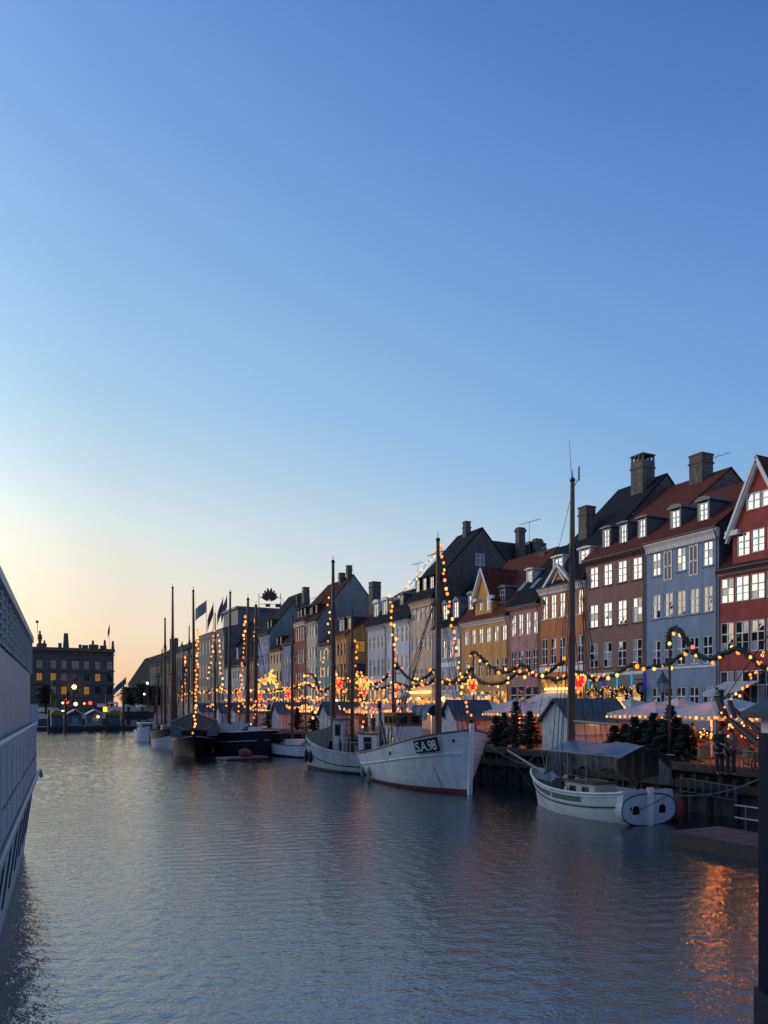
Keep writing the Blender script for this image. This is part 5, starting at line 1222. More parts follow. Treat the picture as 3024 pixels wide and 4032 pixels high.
mast_string(H0, [(3012, 2560), (2992, 2600), (2968, 2650), (2945, 2690), (2905, 2735), (2870, 2770), (2852, 2795), (2862, 2815), (2890, 2835)], 'string of golden bulbs falling to the raised bowsprit', 27.6, step=.20, br=.05, mix=(5, 3, 0))
for (y0, y1, x_, z_, lb) in ((47, 66, 28.2, 4.35, 'string of amber bulbs over the terrace behind the cutter'), (70, 81, 28.4, 4.5, 'string of amber bulbs between the huts behind the open boat'), (84, 98, 28.4, 4.6, 'string of amber bulbs between the huts behind the dark barge'), (102, 125, 28.6, 4.7, 'string of amber bulbs over the furthest huts'), (49, 80, 33.5, 5.1, 'long string of amber bulbs along the house-side terrace'), (82, 126, 33.5, 5.6, 'long string of amber bulbs before the far house fronts')):
    n_ = max(4, int((y1 - y0)/3)); light_string([(x_, y0 + (y1 - y0)*i/n_, z_ - (.35 if i % 2 else 0)) for i in range(n_ + 1)], lb, step=.42 if y1 < 85 else .6, br=.085 if y1 < 70 else .12, mix=(4, 5, 1), jit=.1)
T = thing('bulb_net', 'net of golden bulbs trailing under the raised bowsprit', 'light net', at_d(2930, 2860, 27))
ln_ = [at_d(px, py, 27) for px, py in ((2862, 2822), (2890, 2840), (2925, 2862), (2960, 2866), (2992, 2876))]
MB().tube(smooth(ln_), .012, 4).build('cable', M_rope, T)
bulbs(T, [at_d(random.uniform(2868, 2995), random.uniform(2830, 2910), random.uniform(27, 29)) for _ in range(26)], .05, (6, 2, 0), .01)
T = thing('bulb_hedge', 'golden bulbs wound into a shrub on the terrace edge', 'lit shrub', on_x(2770, 2910, 29.5))
sh = MB()
for k in range(160):
    p = on_x(random.gauss(2765, 32), random.gauss(2905, 14), 29.5 + random.gauss(0, .3)); d = Vector((random.gauss(0, .1), random.gauss(0, .1), random.gauss(.04, .1)))
    sh.add([p, p + d, p + Vector((d.y, .02, d.z + .06))], [(0, 1, 2)])
sh.build('foliage', M_fir, T)
bulbs(T, [on_x(random.gauss(2768, 28), random.gauss(2893, 12), 29.3) for _ in range(16)], .05, (6, 2, 0), .03)
# --- market huts
def hut(x0, x1, y0, y1, label, ze=3.75, zr=4.85, lights=False, banner=False):
    T = thing('market_hut', label, 'hut', ((x0+x1)/2, (y0+y1)/2, ZQ), 0, 'white market huts along the quay edge'); ym = (y0 + y1)/2
    b = MB().box(x0, x1, y0, y1, ZQ, ze)
    b.prism([(x0, y0, ze), (x0, ym, zr - .06), (x0, y1, ze)], (x1 - x0, 0, 0)); b.build('wall', M_board, T)
    e = .22; k = (zr - ze)/((y1 - y0)/2)
    for s_ in (-1, 1):
        ya = ym + s_*((y1 - y0)/2 + e)
        pts = [(x0 - .25, ya, ze - e*k + .02), (x0 - .25, ym, zr + .02), (x0 - .25, ym, zr + .09), (x0 - .25, ya, ze - e*k + .09)]
        r_ = MB().prism(pts if s_ > 0 else pts[::-1], (x1 - x0 + .5, 0, 0)).build('roof_slope', M_hroof, T)
        for q in range(5):
            xx = x0 - .1 + (x1 - x0 + .2)*q/4
            MB().beam((xx, ya, ze - e*k + .11), (xx, ym, zr + .10), .03, .03).build('roof_seam', M_hroof, r_)
    # plank joints on the two faces in view, hatch with shelf
    nb = int((y1 - y0)/.3)
    for q in range(1, nb):
        y = y0 + (y1 - y0)*q/nb; MB().box(x0 - .012, x0 - .001, y - .012, y + .012, ZQ + .05, ze + (zr - ze)*(1 - abs(y - ym)/((y1 - y0)/2)) - .1).build('cover_strip', M_board, T)
    MB().box(x0 + .5, x1 - .5, y0 - .02, y0 - .001, ZQ + 1.0, ze - .25).build('hatch', mat('hatch_board', (.50, .46, .44), .7, .1, 2), T)
    MB().box(x0 + .4, x1 - .4, y0 - .22, y0 - .021, ZQ + .95, ZQ + 1.0).build('shelf', M_white, T)
    if lights:
        bulbs(T, [(x1 + .26, ym - (ym - y0 + e)*q/16, zr + .12 - ((zr - ze) + e*k)*q/16) for q in range(17)], .05, (5, 3, 0), .015)
        MB().box(x0 + 1.3, x0 + 2.0, y0 - .16, y0 - .10, ze - .16, ze - .10).build('hut_lamp', mat_emit('hut_lamp_glow', (1, .6, .15), 6), T)
    if banner: MB().box(x0 + .8, x0 + 1.9, y0 - .035, y0 - .024, ze - .55, ze - .25).build('banner', mat('faded_banner', (.45, .20, .14), .8, .2, 4), T)
    return T
hut(27.5, 31.7, 32.6, 35.0, 'white market hut with bulbs along its far roof edge beside the sailing boat mast', lights=True)
hut(27.5, 30.5, 44.2, 46.1, 'white market hut behind the bow of the numbered cutter', banner=True)
hut(27.5, 30.6, 66.7, 69.0, 'white market hut behind the narrow grey wheelhouse')
hut(27.5, 31.2, 81.0, 83.4, 'white market hut behind the low open boat')
hut(27.5, 31.4, 98.5, 101.0, 'white market hut between the dark barge and the tall masts')
hut(27.5, 30.5, 106.0, 108.4, 'white market hut behind the tent of the black ship')
hut(27.5, 30.5, 118.0, 120.4, 'small white market hut far along the quay')
# --- parasols with heaters
HLIGHT = []
def parasol(x, y, s_=3.4, zl=3.92, zt=4.75, label='', bulbs_=True, heat=True, near=True):
    T = thing('parasol', label, 'parasol', (x, y, ZQ), 0, 'white cafe parasols along the terrace')
    h = s_/2; b = MB(); n = 8; vs = [(x, y, zt)]
    ring = []
    for k in range(4):
        a, c = [(-h, -h), (h, -h), (h, h), (-h, h)][k], [(h, -h), (h, h), (-h, h), (-h, -h)][k]
        for q in range(4):
            t = q/4; sag = .07*math.sin(PI*t); ring.append((x + a[0] + (c[0]-a[0])*t, y + a[1] + (c[1]-a[1])*t, zl + .22 + (0 if q else .0) - sag))
    vs += ring; m_ = len(ring)
    mid = [((p[0]+x)/2, (p[1]+y)/2, (p[2]+zt)/2 - .05 + (.0 if i % 4 else .05)) for i, p in enumerate(ring)]
    vs += mid
    fs = [(0, 1+m_+i, 1+m_+(i+1) % m_) for i in range(m_)] + [(1+m_+i, 1+i, 1+(i+1) % m_, 1+m_+(i+1) % m_) for i in range(m_)]
    b.add(vs, fs, False); C_ = b.build('canopy', M_canvas, T)
    v = MB(); vv = []
    for i, p in enumerate(ring): vv += [p, (p[0], p[1], p[2] - .24 - .02*(i % 2))]
    v.add(vv, [(2*i, 2*((i+1) % m_), 2*((i+1) % m_)+1, 2*i+1) for i in range(m_)]); v.build('valance', M_canvas, C_)
    MB().tube([(x, y, ZQ + .05), (x, y, zt + .12)], .05, 8).build('pole', M_white, T)
    MB().box(x - .45, x + .45, y - .45, y + .45, ZQ, ZQ + .08).build('base', M_metal_d, T)
    if near:
        for k in range(4):
            a = [(-h, -h), (h, -h), (h, h), (-h, h)][k]
            MB().beam((x, y, zt - .1), (x + a[0]*.97, y + a[1]*.97, zl + .2), .04, .05).build('rib', M_sparl, T)
    if heat:
        hb_ = MB().cbox((x - h + .22, y, zl - .05), (.08, s_*.72, .05)).build('heater', M_heat, T)
        MB().cbox((x, y - h + .22, zl - .05), (s_*.72, .08, .05)).build('heater', M_heat, T)
        L = bpy.data.lights.new('heater_light', 'POINT'); L.energy = 100 if near else 110; L.color = (1, .24, .035); L.shadow_soft_size = .15
        lo = put('heater_light', L, T, (x - .45, y - .35, zl - .10))
    if bulbs_:
        step = .32 if near else .6; br = .062 if near else .11
        for (ax, ay), (bx, by) in (((-h, -h), (h, -h)), ((-h, h), (-h, -h))):
            n = int(s_/step); bulbs(T, [(x + ax*1.015 + (bx-ax)*q/n, y + ay*1.015 + (by-ay)*q/n, zl + .04) for q in range(n+1)], br, (4, 5, 0), .015)
    return T
NAMES = dict(red='deep red', blue='cornflower blue', brown='brown brick', orange='orange', pink='pink', yellow='golden yellow', lightblue='pale blue', tan='tan', white='cool white', bluewhite='grey-blue', ochre='ochre', teal='teal', cream='cream', maroon='maroon', narrowblue='slate-blue', sand='sandy')
def before(y):
    k = min(NAMES, key=lambda q: 0 if HOUSE[q]['yn'] <= y <= HOUSE[q]['yf'] else min(abs(HOUSE[q]['yn'] - y), abs(HOUSE[q]['yf'] - y))); return NAMES[k]
PLf = lambda y: 'canal-side white parasol with bulbs on its valance opposite the %s house' % before(y)
PLb = lambda y: 'plain white parasol close to the front of the %s house' % before(y)
for y in (18.8, 22.3, 25.8, 29.3): parasol(30.3, y, label=PLf(y))
for y in (20.5, 24.2, 28.0, 31.6, 35.2): parasol(34.4, y, zl=4.1, zt=4.95, label=PLb(y), bulbs_=False, heat=y in (24.2, 31.6))
for y in (37.4, 40.9): parasol(30.3, y, label=PLf(y))
for y in (39.0, 43.0, 47.0, 51.0): parasol(34.4, y, zl=4.1, zt=5.0, label=PLb(y), bulbs_=False, heat=False)
for y in (48.6, 52.2, 55.8, 59.4, 63.0): parasol(30.2, y, zl=3.95, zt=4.8, label=PLf(y), near=False)
for y in (72.5, 76.5, 88, 92, 112): parasol(30.2, y, zl=3.95, zt=4.8, label=PLf(y), near=False)
# awnings on the house fronts
def awning(y0, y1, z, label, x=XF):
    T = thing('shop_awning', label, 'awning', (x, (y0+y1)/2, z))
    MB().prism([(x - .05, y0, z + .7), (x - 2.0, y0, z), (x - 2.0, y0, z - .2), (x - 1.97, y0, z - .2), (x - 1.97, y0, z - .02), (x - .05, y0, z + .66)], (0, y1 - y0, 0)).build('fabric', M_canvas, T)
    for y in (y0 + .1, y1 - .1): MB().tube([(x - .05, y, z - .1), (x - 1.9, y, z - .05)], .02, 5).build('arm', M_metal_d, T)
awning(46.2, 50.4, 5.0, 'white awning under the orange house sign light')
awning(30.6, 33.0, 5.3, 'pale awning on the deep red house front')
awning(57.0, 62.5, 4.9, 'white awning on the golden yellow house front')
# --- spruces in pots along the edge
def spruce_mesh(h, r, seed):
    rnd = random.Random(seed); b = MB(); n = 110
    for k in range(n):
        f = (k + rnd.uniform(-.5, .5))/n; f = min(.98, max(.02, f)**.8); z = .12 + (h - .25)*f; R_ = r*(1 - f)**.8*rnd.uniform(.65, 1.15) + .04
        a = k*2.4 + rnd.uniform(-.4, .4); L_ = R_
        e = Vector((math.cos(a)*L_, math.sin(a)*L_, z + L_*rnd.uniform(-.35, .12) + (.12 if f > .75 else 0))); o_ = Vector((0, 0, z))
        sd_ = Vector((-math.sin(a), math.cos(a), 0)); m_ = max(5, int(L_/.045)); dr_ = (e - o_).normalized()
        b.beam(o_, e, .014, .014)
        for i in range(1, m_+1):
            p = o_.lerp(e, i/m_)
            for s_ in (-1, 1):
                tw = .17*(1.15 - .6*i/m_)*rnd.uniform(.6, 1.35)
                tip_ = p + sd_*s_*tw + dr_*tw*.7 + Vector((0, 0, rnd.uniform(-.09, .08)))
                w2 = dr_*.04 + Vector((0, 0, .025*s_))
                b.add([p - w2, p + w2, tip_], [(0, 1, 2)])
    return b
def spruce(x, y, h, r, seed, label):
    T = thing('spruce_tree', label, 'tree', (x, y, ZQ), 0, 'small spruces along the quay edge')
    b = spruce_mesh(h, r, seed); b.v = [(p[0] + x, p[1] + y, p[2] + ZQ + .1) for p in b.v]; b.build('crown', M_fir, T)
    MB().tube([(x, y, ZQ), (x, y, ZQ + h)], [.05, .012], 6).build('trunk', M_bark, T)
    MB().lathe((x, y, ZQ), [(.2, 0), (.26, .3), (.23, .3), (.22, .26)], 10).build('pot', M_metal_d, T)
for i, (px, x, h, r) in enumerate(((2640, 27.3, 2.45, 1.0), (2575, 27.4, 2.1, .95), (2700, 27.2, 1.6, .8), (2500, 27.6, 1.9, .85), (2420, 27.2, 1.5, .7))):
    spruce(x, on_x(px, HY, x).y, h, r, i, ['tall dark spruce at the foot of the near garland pole', 'broad dark spruce between the tarpaulin tent and the parasols', 'low dark spruce beside the wicker chair', 'dark spruce beside the near market hut', 'short spruce in front of the near market hut'][i])
for i, (px, x, h, r) in enumerate(((2668, 27.9, 1.9, .95), (2608, 28.0, 1.8, .95), (2540, 27.9, 1.7, .9), (2462, 27.9, 1.5, .85))):
    spruce(x, on_x(px, HY, x).y, h, r, 50 + i, ['second-row spruce behind the low one by the wicker chair', 'second-row spruce behind the near garland pole', 'second-row spruce behind the broad one by the tent', 'second-row spruce against the near market hut'][i])
for i, (px, x, h, r) in enumerate(((2030, 27.5, 2.7, 1.0), (1985, 27.5, 2.0, .95), (2085, 27.6, 2.1, .95), (1955, 27.2, 1.8, .8), (1858, 27.2, 1.5, .6), (1170, 27.4, 2.3, 1.0), (1235, 27.4, 2.0, .9), (1060, 27.4, 2.6, 1.0))):
    spruce(x, on_x(px, HY, x).y, h, r, 20 + i, ['tall dark spruce between the two nearest market huts', 'dark spruce just behind the cutter bow hut', 'dark spruce against the gable of the near hut', 'small spruce at the corner of the cutter hut', 'little spruce behind the cutter stem post', 'dark spruce behind the open boat', 'dark spruce left of the narrow wheelhouse', 'tall spruce beside the golden light arch'][i])
# wild twigs on the terrace seen before the blue house
T = thing('bare_shrub', 'thin bare shrub standing in front of the blue house windows', 'shrub', (37.2, 30.9, ZQ))
tw = MB()
for k in range(70):
    a = random.uniform(0, 2*PI); z = random.uniform(2.0, 5.4); L_ = random.uniform(.3, .9)
    tw.tube([(37.2, 30.9, ZQ + z*.6), (37.2 + math.cos(a)*L_, 30.9 + math.sin(a)*L_, ZQ + z*.6 + random.uniform(.1, .6))], [.018, .006], 3)
    for q in range(6):
        c = Vector((37.2 + math.cos(a)*L_*q/6, 30.9 + math.sin(a)*L_*q/6, ZQ + z*.6 + .3*q/6)); d = Vector((random.gauss(0, .1), random.gauss(0, .1), random.gauss(.05, .08)))
        tw.add([c, c + d, c + Vector((d.y, d.x, .08))], [(0, 1, 2)])
tw.build('twigs', M_fir, T); MB().tube([(37.2, 30.9, ZQ), (37.2, 30.9, ZQ + 3.4)], [.05, .02], 6).build('stem', M_bark, T)
# --- street lantern, round hanging sign, flag
T = thing('street_lantern', 'old green lantern on a cast-iron post before the blue house', 'street lamp', at_d(2609, 2780, 45)*1.0)
p = at_d(2609, 2780, 45); x, y = p.x, p.y; T.location = (x, y, ZQ); zt = CH + 130*45/F
MB().lathe((x, y, ZQ), [(.16, 0), (.16, .5), (.08, .7), (.06, zt - ZQ - 1.5), (.10, zt - ZQ - 1.4), (.05, zt - ZQ - 1.3), (.16, zt - ZQ - 1.15)], 10).build('post', M_metal_d, T)
lh = MB().lathe((x, y, zt), [(.17, -1.15), (.30, -.55)], 6, False).build('lantern_glass', mat('lantern_glass', (.35, .38, .4), .15, .1, 3), T)
MB().lathe((x, y, zt), [(.42, -.55), (.40, -.5), (.16, -.2), (.15, -.12), (.09, -.05), (.04, .1), (.01, .16)], 8, False).build('lantern_roof', mat('verdigris', (.05, .10, .09), .5, .3, 5), T)
for k in range(6): a = 2*PI*k/6; MB().beam((x + .175*math.cos(a), y + .175*math.sin(a), zt - 1.15), (x + .31*math.cos(a), y + .31*math.sin(a), zt - .55), .03, .03).build('lantern_bar', M_metal_d, lh)
sgn = on_y(2522, 2711, 39.75); T = thing('hanging_sign', 'round black hanging sign with the number 33 on the brown house', 'sign', sgn)
R_ = .42
MB().add([(sgn.x + R_*math.cos(2*PI*k/28), sgn.y + dy, sgn.z + R_*math.sin(2*PI*k/28)) for dy in (-.03, .03) for k in range(28)], [list(range(28))[::-1], [k + 28 for k in range(28)]] + [(k, (k+1) % 28, (k+1) % 28 + 28, k + 28) for k in range(28)]).build('disc', mat('sign_black', (.008, .009, .012), .4, 0), T)
n33 = text_mesh('33', .36, mat('sign_white', (.75, .76, .78), .5, 0), .004, .006)
put('number', n33, T, (sgn.x, sgn.y - .036, sgn.z - .02), (PI/2, 0, 0))
for dz, wd in ((.20, .34), (-.22, .26)):
    ms = MB()
    for k in range(7): xx = sgn.x - wd/2 + wd*k/6; ms.box(xx - .015, xx + .012, sgn.y - .037, sgn.y - .031, sgn.z + dz - .025, sgn.z + dz + .025)
    ms.build('small_lettering', MATS['sign_white'], T)
zb_ = sgn.z + .62
MB().tube([(XF + .0, sgn.y, zb_), (sgn.x - .5, sgn.y, zb_)], .03, 6).tube([(sgn.x - .2, sgn.y, zb_), (sgn.x - .2, sgn.y, zb_ - .25)], .012, 4).tube([(sgn.x + .2, sgn.y, zb_), (sgn.x + .2, sgn.y, zb_ - .25)], .012, 4).build('bracket', M_metal_d, T)
# bulb wreaths framing the brown house shop windows
for y in HOUSE['brown']['cols']:
    z0, z1 = HOUSE['brown']['Z'](2428, 2795), HOUSE['brown']['Z'](2428, 2702)
    T = thing('window_wreath', 'bulb-lit wreath framing a shop window of the brown house', 'wreath', (XF - .08, y, z1), 0, 'lit wreaths around the brown house shop windows')
    pth = [(XF - .1, y + .52*math.cos(PI*k/10 * 1.0), z1 - .45 + .42*math.sin(PI*k/10)) for k in range(11)]
    pth = [(XF - .1, y + .52, z0)] + pth + [(XF - .1, y - .52, z0)]
    rs = resample(pth, .1)
    MB().tube(rs, .09, 5).build('greenery', M_fir, T)
    bulbs(T, [q + Vector((-.06, random.gauss(0, .06), random.gauss(0, .06))) for q in rs], .034, (6, 2, 0), .02)
# warm shop lights below the tents
for y, px_l in ((48, 'orange'), (59, 'golden yellow'), (66, 'pale blue'), (71, 'tan'), (93, 'ochre')):
    T = thing('wall_lamp', 'glowing globe lamp over the %s house door' % px_l, 'wall lamp', (XF - .5, y, 5.2))
    MB().ball((XF - .5, y, 5.2), .20, 10, 7).build('globe', mat_emit('globe_glow', (1, .68, .28), 6), T)
    MB().tube([(XF, y, 5.45), (XF - .5, y, 5.5), (XF - .5, y, 5.38)], .03, 5).build('arm', M_metal_d, T)
# --- television aerials on the roofs
def aerial(px, py, x, h, label, wdt=1.8):
    p = on_x(px, py, x); T = thing('tv_aerial', label, 'aerial', p - Vector((0, 0, h)))
    MB().tube([p - Vector((0, 0, h)), p], .02, 5).build('mast', M_pipe, T)
    b = MB().tube([p + Vector((-.3, wdt/2, -.1)), p + Vector((.3, -wdt/2, -.06))], .018, 4)
    b.build('boom', M_pipe, T)
    for k in range(6): q = p + Vector((0, wdt*(.45 - .18*k), -.09)); MB().tube([q + Vector((-.35, 0, 0)), q + Vector((.35, 0, 0))], .010, 4).build('element', M_pipe, T)
aerial(2085, 2052, 45.5, 3.2, 'television aerial on the flat roof behind the pink house', 2.6)
aerial(2800, 1800, 48.0, 2.2, 'television aerial beside the brown house chimney', 3.0)
aerial(1645, 2216, 45.6, 2.0, 'television aerial on the tan house roof', 2.2)
aerial(1240, 2352, 46, 2.0, 'television aerial behind the maroon house chimney', 3.0)
# dark flat-roofed building behind the yellow and pink houses
a, b_ = on_y(1935, 2128, 72.0), on_y(2153, 2132, 72.0)
T = thing('rear_building', 'dark flat-roofed building rising behind the yellow and pink houses', 'building', ((a.x + b_.x)/2, 76, ZQ))
MB().box(a.x, b_.x, 72, 80, ZQ, a.z).build('wall', mat('dark_cladding', (.035, .037, .042), .7, .2, 2), T)
MB().box(a.x + 5, b_.x - .3, 71.7, 80, a.z, a.z + .35).build('roof_edge', M_metal_d, T)
pw, qw = on_y(2080, 2145, 71.9), on_y(2145, 2165, 71.9)
MB().box(pw.x, qw.x, 71.86, 71.9, qw.z, pw.z).build('window', M_glass_f, T)
for px0, px1, py in ((2033, 2058, 2078), (2100, 2125, 2122)):
    c0, c1 = on_y(px0, py, 71.5), on_y(px1, py, 71.5); MB().box(c0.x, c1.x, 71.0, 71.7, c0.z - 5, c0.z).box(c0.x - .1, c1.x + .1, 70.9, 71.8, c0.z - .5, c0.z - .2).build('chimney', M_chim, T)
# --- terrace furniture and people
M_wick = mat('wicker', (.32, .20, .11), .7, .25, 14, .3)
M_wood = mat('table_wood', (.20, .10, .06), .5, .3, 5)
def chair(x, y, rz, label):
    T = thing('wicker_chair', label, 'chair', (x, y, ZQ), rz, 'wicker chairs on the terrace')
    MB().cbox((0, 0, .45), (.46, .46, .05)).build('seat', M_wick, T, local=True)
    n = 8; bk = MB(); vs = []
    for i in range(n+1):
        a = -PI*.75 + PI*1.5*i/n - PI/2; r_ = .25; hgt = .88 - .20*abs(i/n - .5)*2
        vs += [(r_*math.sin(a + PI/2)*1.0, r_*math.cos(a + PI/2), .46), (r_*1.08*math.sin(a + PI/2), r_*1.08*math.cos(a + PI/2), hgt)]
    bk.add(vs, [(2*i, 2*i+2, 2*i+3, 2*i+1) for i in range(n)], True); bk.build('backrest', M_wick, T, local=True)
    for sx in (-1, 1):
        for sy in (-1, 1): MB().tube([(sx*.2, sy*.2, .44), (sx*.23, sy*.23, 0)], .02, 6).build('leg', M_wick, T, local=True)
    for sy in (-1, 1): MB().tube([(-.21, sy*.21, .2), (.21, sy*.21, .2)], .012, 5).build('stretcher', M_wick, T, local=True)
def table(x, y, label):
    T = thing('cafe_table', label, 'table', (x, y, ZQ), 0, 'round cafe tables on the terrace')
    MB().lathe((0, 0, .72), [(.001, .03), (.38, .03), (.40, .01), (.38, 0), (.001, 0)], 16).build('table_top', M_wood, T, local=True)
    MB().tube([(0, 0, .05), (0, 0, .72)], .035, 8).build('stem', M_metal_d, T, local=True)
    for k in range(4): a = PI/2*k + .4; MB().tube([(0, 0, .16), (.2*math.cos(a), .2*math.sin(a), .1), (.32*math.cos(a), .32*math.sin(a), 0)], .02, 5).build('foot', M_metal_d, T, local=True)
q = on_z(2762, 3030, ZQ); chair(q.x + .5, q.y + .3, .5, 'wicker chair beside the man in the dark jacket')
q = on_z(2950, 3040, ZQ); table(q.x + .6, q.y + .2, 'round table with a red glow at the terrace corner'); chair(q.x + 1.3, q.y + 1.0, 2.2, 'wicker chair behind the round terrace table')
for i, (x, y) in enumerate(((29.2, 21.2), (30.8, 23.6), (29.6, 26.4), (31.5, 27.8), (29.8, 38.6), (29.6, 41.2))):
    table(x, y, 'round wooden terrace table opposite the %s house' % before(y)); chair(x + .7, y + .3, 1.2, 'wicker chair on the house side of a table opposite the %s house' % before(y)); chair(x - .6, y - .3, -1.8, 'wicker chair on the canal side of a table opposite the %s house' % before(y))
def skin_mesh(pts, edges, rad, m, sub=1):
    me = bpy.data.meshes.new('sk'); me.from_pydata([tuple(p) for p in pts], edges, [])
    o = bpy.data.objects.new('sk', me); COL.objects.link(o)
    o.modifiers.new('s', 'SKIN'); sv = me.skin_vertices[0].data
    for i, r_ in enumerate(rad): sv[i].radius = r_ if isinstance(r_, tuple) else (r_, r_)
    sv[0].use_root = True
    mo = o.modifiers.new('u', 'SUBSURF'); mo.levels = sub; mo.render_levels = sub
    dg = bpy.context.evaluated_depsgraph_get(); out_ = bpy.data.meshes.new_from_object(o.evaluated_get(dg))
    bpy.data.objects.remove(o); bpy.data.meshes.remove(me)
    for p in out_.polygons: p.use_smooth = True
    out_.materials.clear(); out_.materials.append(m); return out_
def person(x, y, rz, h, label, top, legs, hair, skin=(.42, .26, .19), armL=(.18, .30, .95), armR=(-.18, .30, .95), stride=.1, hem=None, lean=0.0, z=ZQ, hands=True, long_hair=False, cat='person'):
    """faces local +y; arms given by hand targets (x, y, z fraction of 1.75 m)"""
    k = h/1.75; T = thing('person', label, cat, (x, y, z), rz)
    V = lambda a, b, c: Vector((a*k, b*k, c*k))
    lean_ = lambda c: lean*max(0, c - .9)
    hip, chest, neck, head, crown = V(0, 0, .95), V(0, lean_(1.3), 1.32), V(0, lean_(1.5), 1.50), V(0, lean_(1.6) + .01, 1.62), V(0, lean_(1.7), 1.73)
    aL, aR = V(*armL[:2], armL[2]), V(*armR[:2], armR[2])
    shL, shR = V(.19, lean_(1.42), 1.43), V(-.19, lean_(1.42), 1.43)
    elL = (shL + aL)/2 + V(.07, -.10, -.06); elR = (shR + aR)/2 + V(-.07, -.10, -.06)
    knL, knR = V(.10, stride*.5 + .03, .50), V(-.10, -stride*.4 + .03, .50); anL, anR = V(.10, stride, .08), V(-.11, -stride, .08)
    toL, toR = anL + V(.02, .17, -.04), anR + V(-.02, .17, -.04)
    pts = [hip, V(0, lean_(1.1), 1.12), chest, neck, head, crown, shL, elL, aL, shR, elR, aR, V(.09, 0, .90), knL, anL, toL, V(-.09, 0, .90), knR, anR, toR]
    rad = [(.15*k, .11*k), (.135*k, .10*k), (.16*k, .11*k), .055*k, (.075*k, .095*k), (.055*k, .07*k), .06*k, .045*k, .032*k, .06*k, .045*k, .032*k, .085*k, .06*k, .04*k, .035*k, .085*k, .06*k, .04*k, .035*k]
    ed = [(0, 1), (1, 2), (2, 3), (3, 4), (4, 5), (2, 6), (6, 7), (7, 8), (2, 9), (9, 10), (10, 11), (0, 12), (12, 13), (13, 14), (14, 15), (0, 16), (16, 17), (17, 18), (18, 19)]
    n0 = len(pts)
    if hands:
        for hi, el in ((8, elL), (11, elR)):
            d = (pts[hi] - el).normalized(); sd_ = d.cross(Vector((0, 0, 1))); sd_ = sd_.normalized() if sd_.length > .1 else Vector((1, 0, 0)); up = sd_.cross(d)
            pal = pts[hi] + d*.06*k; pts.append(pal); rad.append((.036*k, .020*k)); pi = len(pts)-1; ed.append((hi, pi))
            for f in range(4):
                a1 = pal + d*.045*k + sd_*(-.030 + .02*f)*k; a2 = a1 + d*(.03 - .004*abs(f - 1.5))*k - up*.022*k
                pts += [a1, a2]; rad += [.009*k, .008*k]; ed += [(pi, len(pts)-2), (len(pts)-2, len(pts)-1)]
            th = pal - d*.01*k - sd_*.045*k; pts += [th, th + d*.035*k - up*.01*k]; rad += [.010*k, .009*k]; ed += [(pi, len(pts)-2), (len(pts)-2, len(pts)-1)]
    sm_ = mat('skin_%02d' % int(skin[0]*100), skin, .55, .06, 8)
    put('body', skin_mesh(pts, ed, rad, sm_), T, local=True)
    # face: nose, ears, hair
    MB().ball(head + V(0, .105, -.01), .018*k, 6, 4, (1, 1.3, 1.3)).ball(head + V(.085, .0, -.01), .022*k, 6, 4, (.5, .8, 1.3)).ball(head + V(-.085, .0, -.01), .022*k, 6, 4, (.5, .8, 1.3)).build('face_features', sm_, T, local=True)
    MB().ball(head + V(.035, .093, .02), .011*k, 6, 4).ball(head + V(-.035, .093, .02), .011*k, 6, 4).build('eyes', mat('eye_dark', (.01, .01, .012), .2, 0), T, local=True)
    hb_ = MB().ball(head + V(0, -.018, .055), .108*k, 10, 7, (.92, 1.05, 1.0))
    if long_hair: hb_.ball(head + V(0, -.07, -.09), .10*k, 8, 6, (1, .7, 1.7))
    hb_.build('hair', mat('hair_%s' % label[:12].replace(' ', '_'), hair, .6, .2, 12), T, local=True)
    jp = [0, 1, 2, 3, 6, 7, 8, 9, 10, 11]; idx = {o_: i for i, o_ in enumerate(jp)}
    jr = [(.185*k, .14*k), (.165*k, .13*k), (.185*k, .135*k), .075*k, .08*k, .064*k, .05*k, .08*k, .064*k, .05*k]
    je = [(idx[a], idx[b]) for a, b in ed if a in idx and b in idx]
    jpts = [pts[i] for i in jp]; jpts[0] = pts[0] - V(0, 0, .05)
    put('jacket', skin_mesh(jpts, je, jr, top), T, local=True)
    tp = [0, 12, 13, 14, 16, 17, 18]; idx = {o_: i for i, o_ in enumerate(tp)}
    trr = [(.16*k, .12*k), .105*k, .078*k, .062*k, .105*k, .078*k, .062*k]
    put('trousers', skin_mesh([pts[i] for i in tp], [(idx[a], idx[b]) for a, b in ed if a in idx and b in idx], trr, legs), T, local=True)
    for a in (anL, anR): MB().ball(a + V(0, .07, -.03), .06*k, 8, 5, (.85, 2.1, .8)).build('shoe', mat('shoe_dark', (.02, .02, .022), .5, .1, 5), T, local=True)
    if hem: MB().tube([jpts[0] + Vector((.20*k*math.cos(a), .155*k*math.sin(a), -.10*k)) for a in [2*PI*i/14 for i in range(15)]], .014*k, 5, cap=False).build('hem_band', hem, T, local=True)
    return T
J_dark = mat('dark_jacket', (.014, .016, .024), .8, .2, 5); J_brown = mat('brown_jacket', (.17, .085, .065), .8, .2, 5); J_jean = mat('dark_jeans', (.020, .026, .042), .85, .2, 8)
J_black = mat('black_trousers', (.010, .010, .012), .8, .1, 8); J_grey = mat('grey_coat', (.06, .06, .065), .8, .2, 5); J_red = mat('red_coat', (.22, .05, .045), .8, .2, 5)
pm = on_z(2806, 3052, ZQ); person(pm.x + .35, pm.y, PI*.85, 1.74, 'man in dark jacket with pale hem and jeans looking at his hands', J_dark, J_jean, (.05, .04, .035), armL=(.08, .34, 1.15), armR=(-.06, .34, 1.13), hem=mat('pale_hem', (.5, .5, .5), .7, 0), stride=.06, lean=.1)
